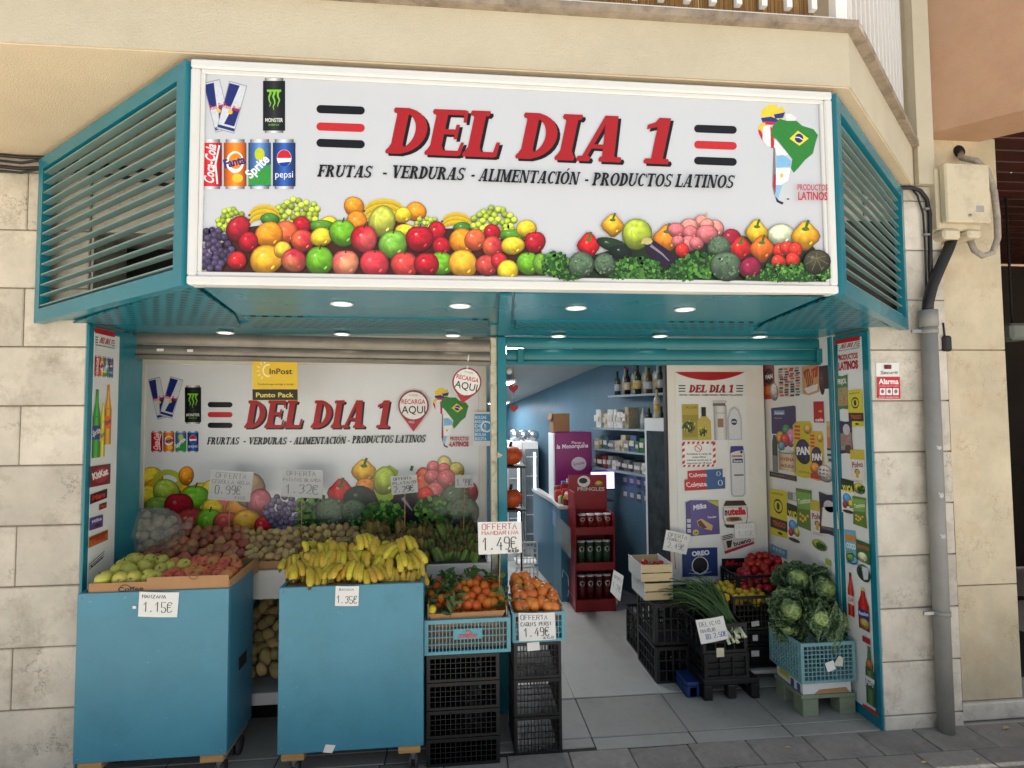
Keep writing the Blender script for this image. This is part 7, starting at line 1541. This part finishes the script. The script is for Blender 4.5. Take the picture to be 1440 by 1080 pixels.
# chips stand
m_redp = mat('red_display_board', (150, 26, 32), .45, var=.08)
st = thing('chips_stand', 'red cardboard display stand full of snack tubes', 'display stand', (1.18, 1.98, 0))
xa, xb, ya = .995, 1.335, 1.90
MB().bbox(xa, xa+.012, ya, ya+.26, 0, .98, .002).build('side_panel', m_redp, st); MB().bbox(xb-.012, xb, ya, ya+.26, 0, .80, .002).build('side_panel', m_redp, st); MB().bbox(xa+.0125, xb-.0125, ya+.245, ya+.26, 0, 1.0, .002).build('back_panel', m_redp, st)
MB().bbox(xa, xb, ya+.23, ya+.2445, .80, 1.10, .002).build('header', m_redp, st)
MB().bbox(xa+.0125, xb-.0125, ya, ya+.24, .0, .10, .002).build('base', m_redp, st)
for z in (.37, .66): MB().bbox(xa+.0125, xb-.0125, ya, ya+.24, z, z+.012, .002).build('shelf', m_redp, st); MB().bbox(xa+.0125, xb-.0125, ya-.006, ya-.0005, z-.03, z+.035, .002).build('shelf_lip', m_redp, st)
p = Print(lambda x, y: atY(x, y, ya+.23), NF); p.disc(821, 677, 9, 8, (226, 222, 216)); p.disc(820, 676, 6, 4, (40, 34, 34)); p.text('PRINGLES', 812, 690, 850, 690, 5, (206, 196, 186), .03); p.ball(842, 680, 6, (214, 170, 70), ry=4); p.build('printed_header', st)
p = Print(lambda x, y: atY(x, y, ya-.007), NF); p.disc(844, 852, 6, 5, (214, 206, 200)); p.build('printed_mark', st) if 0 else None
def tube_can(label, x, z, c, grp, h=.20):
    t = thing('snack_tube', label, 'snack tube', (x, ya+.06, z), grp)
    MB().lathe([(.033, 0), (.033, h-.012)], 14, (x, ya+.06, z+.0005)).build('tube', mat('tube_%d_%d_%d' % c, c, .35, var=.06), t); MB().lathe([(.035, h-.0115), (.035, h)], 14, (x, ya+.06, z+.0005)).build('lid', m_whitemetal, t)
    p = Print(lambda u, v: Vector((x+.033*math.sin((u-.5)*2), ya+.06-.033*math.cos((u-.5)*2), z+h*(1-v))), NF, .001); p.disc(.5, .35, .32, .12, (226, 214, 200)); p.disc(.5, .33, .24, .05, (50, 30, 26)); p.build('printed_face', t)
for k in range(4):
    tube_can('dark red snack tube on the top shelf of the red stand', xa+.085+.072*k-.01, .675, (120, 34, 30), 'top row of snack tubes', .12); tube_can('green snack tube on the middle shelf of the red stand', xa+.065+.072*k, .385, (52, 84, 58), 'middle row of snack tubes', .19)
    tube_can('red snack tube on the bottom shelf of the red stand', xa+.065+.072*k, .102, (96, 24, 28), 'bottom row of snack tubes', .19)
# things on the counter
mo = thing('monitor', 'lit lavender computer screen on the counter', 'monitor', (1.33, 2.4, .83)); q0, q1 = atY(831, 664, 2.42), atY(864, 687, 2.42)
MB().bbox(q0.x-.01, q1.x+.01, 2.425, 2.45, q1.z-.015, q0.z+.01, .004).build('case', m_blkcab, mo); MB().box(q0.x, q1.x, 2.4215, 2.4245, q1.z, q0.z).build('screen', mat('lit_screen', (170, 160, 235), .3, var=.05, emit=1.4), mo)
MB().bbox((q0.x+q1.x)/2-.02, (q0.x+q1.x)/2+.02, 2.43, 2.446, .831, q1.z-.0155, .002).build('stand', m_blkcab, mo); MB().bbox((q0.x+q1.x)/2-.08, (q0.x+q1.x)/2+.08, 2.36, 2.50, .8305, .84, .002).build('foot', m_blkcab, mo)
rr = random.Random(5)
for k in range(12):
    x_, y_ = 1.0+rr.uniform(-.02, .10), 2.22+.027*k; s_ = rr.uniform(.05, .09); c = rr.choice([(196, 160, 40), (180, 50, 40), (60, 90, 140), (206, 196, 186), (120, 60, 50), (90, 130, 60), (220, 190, 170)])
    o = thing('snack_packet', 'bright %s snack packet in the row on the counter' % {196: 'yellow', 180: 'red', 60: 'blue', 206: 'cream', 120: 'brown', 90: 'green', 220: 'pink'}[c[0]], 'packet', (x_, y_, .83), 'packets on the counter')
    MB().bbox(x_-s_, x_+s_*.7, y_-.03, y_+.03, .8305, .8305+s_*rr.uniform(.9, 1.7), .02).build('pack', mat('packet_%d' % c[0], c, .35, var=.2, scale=30), o)
# purple freezer with carton on top
m_pur = mat('magenta_freezer', (128, 30, 98), .35, var=.05)
fz = thing('ice_cream_freezer', 'tall magenta ice cream freezer behind the counter', 'freezer', (1.2, 2.9, 0)); Yf = 2.62
fa, fb_ = atY(779, 608, Yf), atY(832, 608, Yf)
wl_ = fb_.x
MB().bbox(fa.x+.01, wl_, Yf, Yf+.30, .0, fa.z, .01).build('cabinet', m_pur, fz); MB().bbox(fa.x-.008, fa.x+.0095, Yf+.01, Yf+.29, 0, fa.z-.01, .006).build('side_trim', m_whitemetal, fz)
p = Print(lambda x, y: atY(x, y, Yf-.0005), NF); p.text('Placer a', 804, 624, 822, 624, 3.6, (236, 226, 236), .01); p.text('la Menorquina', 783, 631, 827, 629, 6, (240, 232, 240), .02, .15); p.disc(814, 652, 10.5, 9.5, (206, 196, 206), 20); p.text('Gracias', 806, 655, 822, 652, 4.5, (120, 60, 110), .01); p.build('printed_lettering', fz)
cx_ = thing('carton', 'brown cardboard carton on top of the magenta freezer', 'carton', (fa.x+.1, Yf+.15, fa.z)); MB().bbox(fa.x+.0, fa.x+.16, Yf+.03, Yf+.25, fa.z+.002, fa.z+.18, .004).build('body', m_card_in, cx_); MB().solid([(fa.x-.02, Yf+.03, fa.z+.12), (fa.x, Yf+.03, fa.z+.18), (fa.x, Yf+.25, fa.z+.18), (fa.x-.02, Yf+.25, fa.z+.12)], .004).build('flap', m_card_in, cx_)
# glass coolers at the back left
for k, (pa, pb, Yc) in enumerate(((714, 736, 3.55), (738, 758, 3.75))):
    a, b = atY(pa, 622, Yc), atY(pb, 622, Yc)
    t = thing('glass_cooler', ('white glass-door drinks cooler nearest the entrance', 'white glass-door drinks cooler beside the freezer')[k], 'cooler', ((a.x+b.x)/2, Yc, 0)); 
    MB().bbox(a.x, b.x, Yc+.06, Yc+.5, 0, a.z, .008).build('cabinet', m_whitemetal, t)
    MB().bbox(a.x+.01, b.x-.01, Yc+.04, Yc+.059, .12, a.z-.08, .003).build('door', mat('cooler_glass', (120, 132, 136), .12, var=.2, scale=8), t)
    MB().box((a.x*.35+b.x*.65), (a.x*.35+b.x*.65)+.02, Yc+.034, Yc+.0395, .2, a.z-.12).build('light_strip', mat('cooler_light', (235, 245, 255), .4, var=0, emit=3.), t)
    for q_ in range(5): MB().box(a.x+.02, b.x-.02, Yc+.035, Yc+.0385, .25+.22*q_, .262+.22*q_).build('shelf_edge', m_whitemetal, t)
fo = thing('foil_ducting', 'silver foil bags lying on top of the drinks coolers', 'foil', tuple(atY(735, 618, 3.7))); a = atY(718, 612, 3.8); b = atY(756, 612, 3.95)
m_foil = mat('crinkled_foil', (206, 210, 214), .25, .8, var=.2, bump=.8, bscale=25)
for k in range(3): MB().tube([a.lerp(b, k/3), a.lerp(b, (k+.45)/3), a.lerp(b, (k+.9)/3)], [.05, .07, .05], 12).build('bag', m_foil, fo)
# fridge, shelves with bottles on the right wall
d_w = (wr1-wr0).normalized(); n_w = Vector((-d_w.y, d_w.x, 0)); n_w = n_w if n_w.x < 0 else -n_w
WP = lambda y, off=0.: wr0+d_w*((y-wr0.y)/d_w.y)+n_w*off
fg = thing('upright_fridge', 'white upright fridge with glass door beside the poster panel', 'fridge', tuple(WP(1.55)))
q = WP(1.62, .02); p0 = WP(1.30, .02)
def along(ya, yb, o0, o1, z0, z1, name, m_, par):
    a = WP(ya, o0); b = WP(yb, o0); c = WP(yb, o1); d = WP(ya, o1)
    return MB().prism([(v.x, v.y) for v in (a, d, c, b)], z0, z1).build(name, m_, par)
zfr = atY(928, 588, 1.45).z
along(1.40, 1.74, .02, .345, 0, zfr, 'cabinet', m_whitemetal, fg); along(1.376, 1.399, .03, .345, .08, zfr-.10, 'door', m_whitemetal, fg); along(1.370, 1.3755, .06, .315, .14, zfr-.16, 'glass', mat('fridge_glass', (64, 70, 72), .12, var=.4, scale=9), fg); along(1.43, 1.71, .3455, .352, .12, zfr-.10, 'glass', MATS['fridge_glass'], fg); along(1.362, 1.3695, .322, .336, .7, 1.0, 'handle', m_cast, fg)
a = atY(927, 620, 1.30)
MB().box(*[v for v in (atY(922, 640, 1.315).x, atY(936, 640, 1.315).x)], 1.305, 1.312, .1, zfr-.08).build('glass_panel', mat('fridge_glass', (70, 76, 78), .15), fg) if 0 else None
sv = thing('wall_shelves', 'grey metal wall shelves stacked with bottles and packs', 'shelf', tuple(WP(2.1)))
m_shelf = mat('grey_shelf', (150, 164, 170), .45, var=.06)
SH = [(1.66, 2.45, 1.80), (1.66, 2.75, 1.50), (1.9, 2.75, 1.30), (1.9, 2.75, 1.12)]
for (ya_, yb_, z) in SH: along(ya_, yb_, .01, .20, z-.018, z, 'shelf_board', m_shelf, sv)
for yy in (1.66, 2.05, 2.45, 2.75): along(yy, yy+.02, .002, .0095, 1.0, 2.05, 'upright', m_shelf, sv)
def bottle(label, p, r, h, c, grp, nm='bottle'):
    t = thing(nm, label, 'bottle', tuple(p), grp)
    MB().lathe([(r, 0), (r, h*.58), (r*.9, h*.64), (r*.36, h*.76), (r*.34, h*.93)], 12, p).build('glass', mat('bottle_%d_%d_%d' % c, c, .2, var=.1), t)
    MB().lathe([(r*.42, h*.931), (r*.42, h)], 10, p).build('cap', mat('cap_%d' % (c[0] % 3), ((30, 28, 28), (180, 160, 70), (150, 40, 40))[c[0] % 3], .4), t); MB().lathe([(r*1.01, h*.18), (r*1.01, h*.46)], 12, p).build('label', mat('lab_%d' % (c[1] % 3), ((216, 206, 180), (190, 196, 200), (206, 180, 110))[c[1] % 3], .5), t)
BC = [(30, 26, 24), (40, 52, 34), (196, 206, 206), (96, 64, 30), (190, 196, 180), (36, 44, 34), (206, 200, 176), (44, 30, 26), (170, 176, 174), (60, 70, 60)]
cn_ = {30: 'black', 40: 'dark green', 196: 'clear', 96: 'amber', 190: 'pale', 36: 'green-black', 206: 'milky', 44: 'dark brown', 170: 'grey', 60: 'olive'}
for k in range(10):
    c = BC[k]; bottle('%s bottle on the top wall shelf' % cn_[c[0]], WP(1.72+.075*k, .10+.03*(k % 2))+Vector((0, 0, 1.801)), .028, .22+.02*(k % 3), c, 'bottles on the top shelf')
for k in range(5):
    c = BC[(k*3+2) % 10]; bottle('%s bottle on the second wall shelf' % cn_[c[0]], WP(1.75+.08*k, .1)+Vector((0, 0, 1.501)), .026, .19, c, 'bottles on the second shelf')
PKC = [('white', (196, 196, 190)), ('grey', (120, 124, 124)), ('cream', (186, 172, 140)), ('dark', (46, 48, 50)), ('brown', (128, 92, 58)), ('green', (58, 104, 66)), ('blue', (70, 96, 130)), ('red', (140, 50, 46))]
rr = random.Random(21)
for (ya_, yb_, z, nm, hmax, pool) in ((2.20, 2.72, 1.50, 'second', .22, (0, 0, 1, 2, 0)), (1.95, 2.72, 1.30, 'third', .14, (4, 5, 2, 1, 6)), (1.95, 2.72, 1.12, 'lowest', .12, (3, 1, 3, 0, 7))):
    y = ya_
    while y < yb_-.05:
        w_ = rr.uniform(.05, .10); nmc, c = PKC[rr.choice(pool)]; h = hmax*rr.uniform(.6, 1); o = thing('grocery_pack', '%s pack in the row on the %s wall shelf' % (nmc, nm), 'pack', tuple(WP(y)+Vector((0, 0, z))), 'packs on the wall shelves')
        along(y, y+w_-.006, .03+rr.uniform(0, .03), .17+rr.uniform(-.02, .02), z+.001, z+h, 'carton', mat('pack_'+nmc, c, .5, var=.35, scale=60, rnd=.25), o); along(y+.008, y+w_-.014, .1905, .192, z+h*.35, z+h*.7, 'label', mat('pack_label', (206, 200, 186), .5, var=.4, scale=90, rnd=.2), o)
        y += w_
for k in range(9):
    c = BC[(k*7+3) % 10]; bottle('%s bottle in the rear row of the top wall shelf' % cn_[c[0]], WP(1.75+.075*k, .04)+Vector((0, 0, 1.801)), .027, .24+.025*(k % 2), c, 'rear bottles on the top shelf')
for k in range(6):
    c = BC[(k*3+1) % 10]; bottle('%s bottle standing on the fridge top' % cn_[c[0]], WP(1.44+.05*k, .10+.08*(k % 3))+Vector((0, 0, zfr+.002)), .026, .2+.02*(k % 3), c, 'bottles on the fridge')
hp_ = thing('hook_panel', 'white grid panel with small packs hanging below the wall shelves', 'rack', tuple(WP(2.1, .02)+Vector((0, 0, .8))))
for k in range(7): along(1.86+.1*k, 1.866+.1*k, .012, .018, .82, 1.10, 'wire', m_whitemetal, hp_)
for k in range(4): along(1.84, 2.5, .0185, .0225, .84+.08*k, .845+.08*k, 'wire', m_whitemetal, hp_)
for k in range(12):
    nmc, c = PKC[(k*5) % 8]; y = 1.88+.1*(k % 6); z = .84+.13*(k//6); o = thing('small_pack', '%s small pack hanging on the white grid panel' % nmc, 'pack', tuple(WP(y, .04)+Vector((0, 0, z))), 'packs on the grid panel'); along(y, y+.07, .024, .05, z, z+.10, 'bag', mat('pack_'+nmc, c, .5, var=.35, scale=60, rnd=.25), o); along(y+.01, y+.06, .0505, .0515, z+.03, z+.07, 'label', mat('pack_label', (206, 200, 186), .5), o)
for k, (yy, zz, ww, hh, c) in enumerate(((3.05, 1.55, .22, .28, (190, 200, 204)), (3.5, 1.5, .2, .2, (150, 180, 190)), (2.62, 1.62, .16, .22, (206, 206, 196)))):
    o = thing('wall_poster', ('pale poster on the blue wall above the freezer', 'light blue poster on the blue wall by the coolers', 'cream poster on the blue wall beside the shelves')[k], 'poster', tuple(WP(yy, .01)+Vector((0, 0, zz)))); along(yy, yy+ww, .004, .008, zz, zz+hh, 'sheet', mat('poster_%d' % k, c, .4, var=.25, scale=12), o)
cd = thing('candy_rack', 'wire candy rack with bright sweets on the counter', 'rack', (1.0, 2.2, .83))
for k in range(3):
    MB().bbox(.96, 1.30, 2.19+.05*k, 2.235+.05*k, .8305+.06*k, .885+.06*k, .003).build('tray', m_redp, cd)
    for j in range(7): MB().bbox(.965+.048*j, 1.005+.048*j, 2.192+.05*k, 2.23+.05*k, .8855+.06*k, .91+.06*k+.01*((j*k) % 3), .005).build('sweet', mat('sweet_%d' % ((j+k) % 5), ((206, 170, 50), (190, 50, 50), (70, 120, 180), (216, 206, 196), (100, 150, 70))[(j+k) % 5], .35, var=.2, scale=50), cd)
gi = thing('gift_tag', 'red and white hanging pack below the wall shelves', 'pack', tuple(WP(1.75, .1)+Vector((0, 0, 1.1)))); along(1.72, 1.82, .06, .08, 1.12, 1.36, 'card', mat('red_white_pack', (190, 110, 110), .5, var=.5, scale=30), gi); along(1.765, 1.775, .068, .072, 1.3605, 1.48, 'hook', m_cast, gi)
# decorations near the door
m_heart = mat('red_heart', (170, 24, 36), .5, var=.05)
for k, (x, y, s_) in enumerate(((722, 546, 7), (723, 574, 6))):
    pts = [(x+s_*(16*math.sin(t)**3)/16, y-s_*(13*math.cos(t)-5*math.cos(2*t)-2*math.cos(3*t)-math.cos(4*t))/16) for t in [2*math.pi*i/24 for i in range(24)]]
    o = thing('paper_heart', ('red paper heart hanging at the entrance, the upper one', 'lower red paper heart hanging at the entrance')[k], 'heart', tuple(atY(x, y, .75)))
    MB().solid([atY(px, py, .75) for px, py in pts], -.003).build('heart', m_heart, o); a = atY(x, y-s_*.5, .75); MB().tube([a, a+Vector((0, 0, (.12 if k else 2.4-a.z)))], .0008, 4).build('thread', m_stem, o)
gl = thing('bulb_ornament', 'white round ornament hanging at the top of the entrance', 'ornament', tuple(atY(716, 522, .7))); a = atY(716, 522, .7); MB().lathe([(.002, -.02), (.014, -.014), (.02, 0), (.014, .014), (.002, .02)], 14, a).build('ball', m_whitemetal, gl); MB().tube([a+Vector((0, 0, .02)), (a.x, a.y, 2.4)], .0008, 4).build('thread', m_stem, gl)
m_pump = mat('orange_pumpkin', (206, 84, 30), .4, var=.12, scale=8)
dt = thing('display_table', 'small dark stand holding orange pumpkins behind the door post', 'stand', (.5, 1.25, 0))
for z in (atY(722, 654, 1.25).z, atY(722, 714, 1.25).z): MB().bbox(.30, .50, 1.16, 1.36, z-.015, z, .003).build('shelf', m_bcr, dt)
for x in (.31, .48): MB().bbox(x, x+.012, 1.33, 1.342, 0, atY(722, 654, 1.25).z-.0155, .002).build('upright', m_bcr, dt)
for k, (y, yt) in enumerate(((654, 628), (714, 686))):
    zb = atY(722, y, 1.25).z; r = .085
    o = thing('pumpkin', ('glossy orange pumpkin on the upper shelf of the dark stand', 'glossy orange pumpkin on the lower shelf of the dark stand')[k], 'pumpkin', (.40, 1.25, zb))
    MB().lathe([(.02, 0), (r*.7, .012), (r, .06), (r*.95, .09), (r*.6, .125), (.02, .13)], 24, (.40, 1.25, zb+.001), lob=lambda a: 1+.06*math.cos(8*a)).build('flesh', m_pump, o); MB().tube([(.40, 1.25, zb+.128), (.41, 1.25, zb+.165)], [.012, .008], 7).build('stalk', m_stem, o)
hg = thing('hanging_bags', 'clear plastic bags hanging along the blue interior wall', 'bags', tuple(WP(3)+Vector((0, 0, 1.6))))
m_clear = mat('clear_film', (206, 220, 226), .15, var=.1, alpha=.35, spec=.7)
for k, y in enumerate((2.55, 2.95, 3.2, 3.7, 4.1)):
    MB().grid(lambda u, v, y=y: tuple(WP(y+.26*u, .03+.02*math.sin(9*u+5*v))+Vector((0, 0, zt(y)-.06-.42*v))), 10, 8).build('bag', m_clear, hg)
cs_ = thing('window_poster', 'small white poster high on the blue interior wall', 'poster', tuple(WP(4.5)+Vector((0, 0, 1.6)))); along(4.5, 4.85, .004, .010, 1.60, 1.76, 'sheet', m_poster, cs_)
ts = thing('tissue_box', 'grey bin and dark box on the floor at the end of the counter', 'bin', (.75, 3.0, 0)) if 0 else None
bs = thing('crate_stack', 'pale stacked baskets standing on the floor behind the door post', 'basket', (.60, 1.9, 0))
for k in range(3): lattice((.50, 1.85), (.68, 1.85), .02+.2*k, .20+.2*k, .006, 6, 4, .006, .012).build('basket', m_lining, bs)
for k in range(3): MB().box(.50, .68, 1.86, 2.05, .02+.2*k, .03+.2*k).build('basket_base', m_lining, bs)
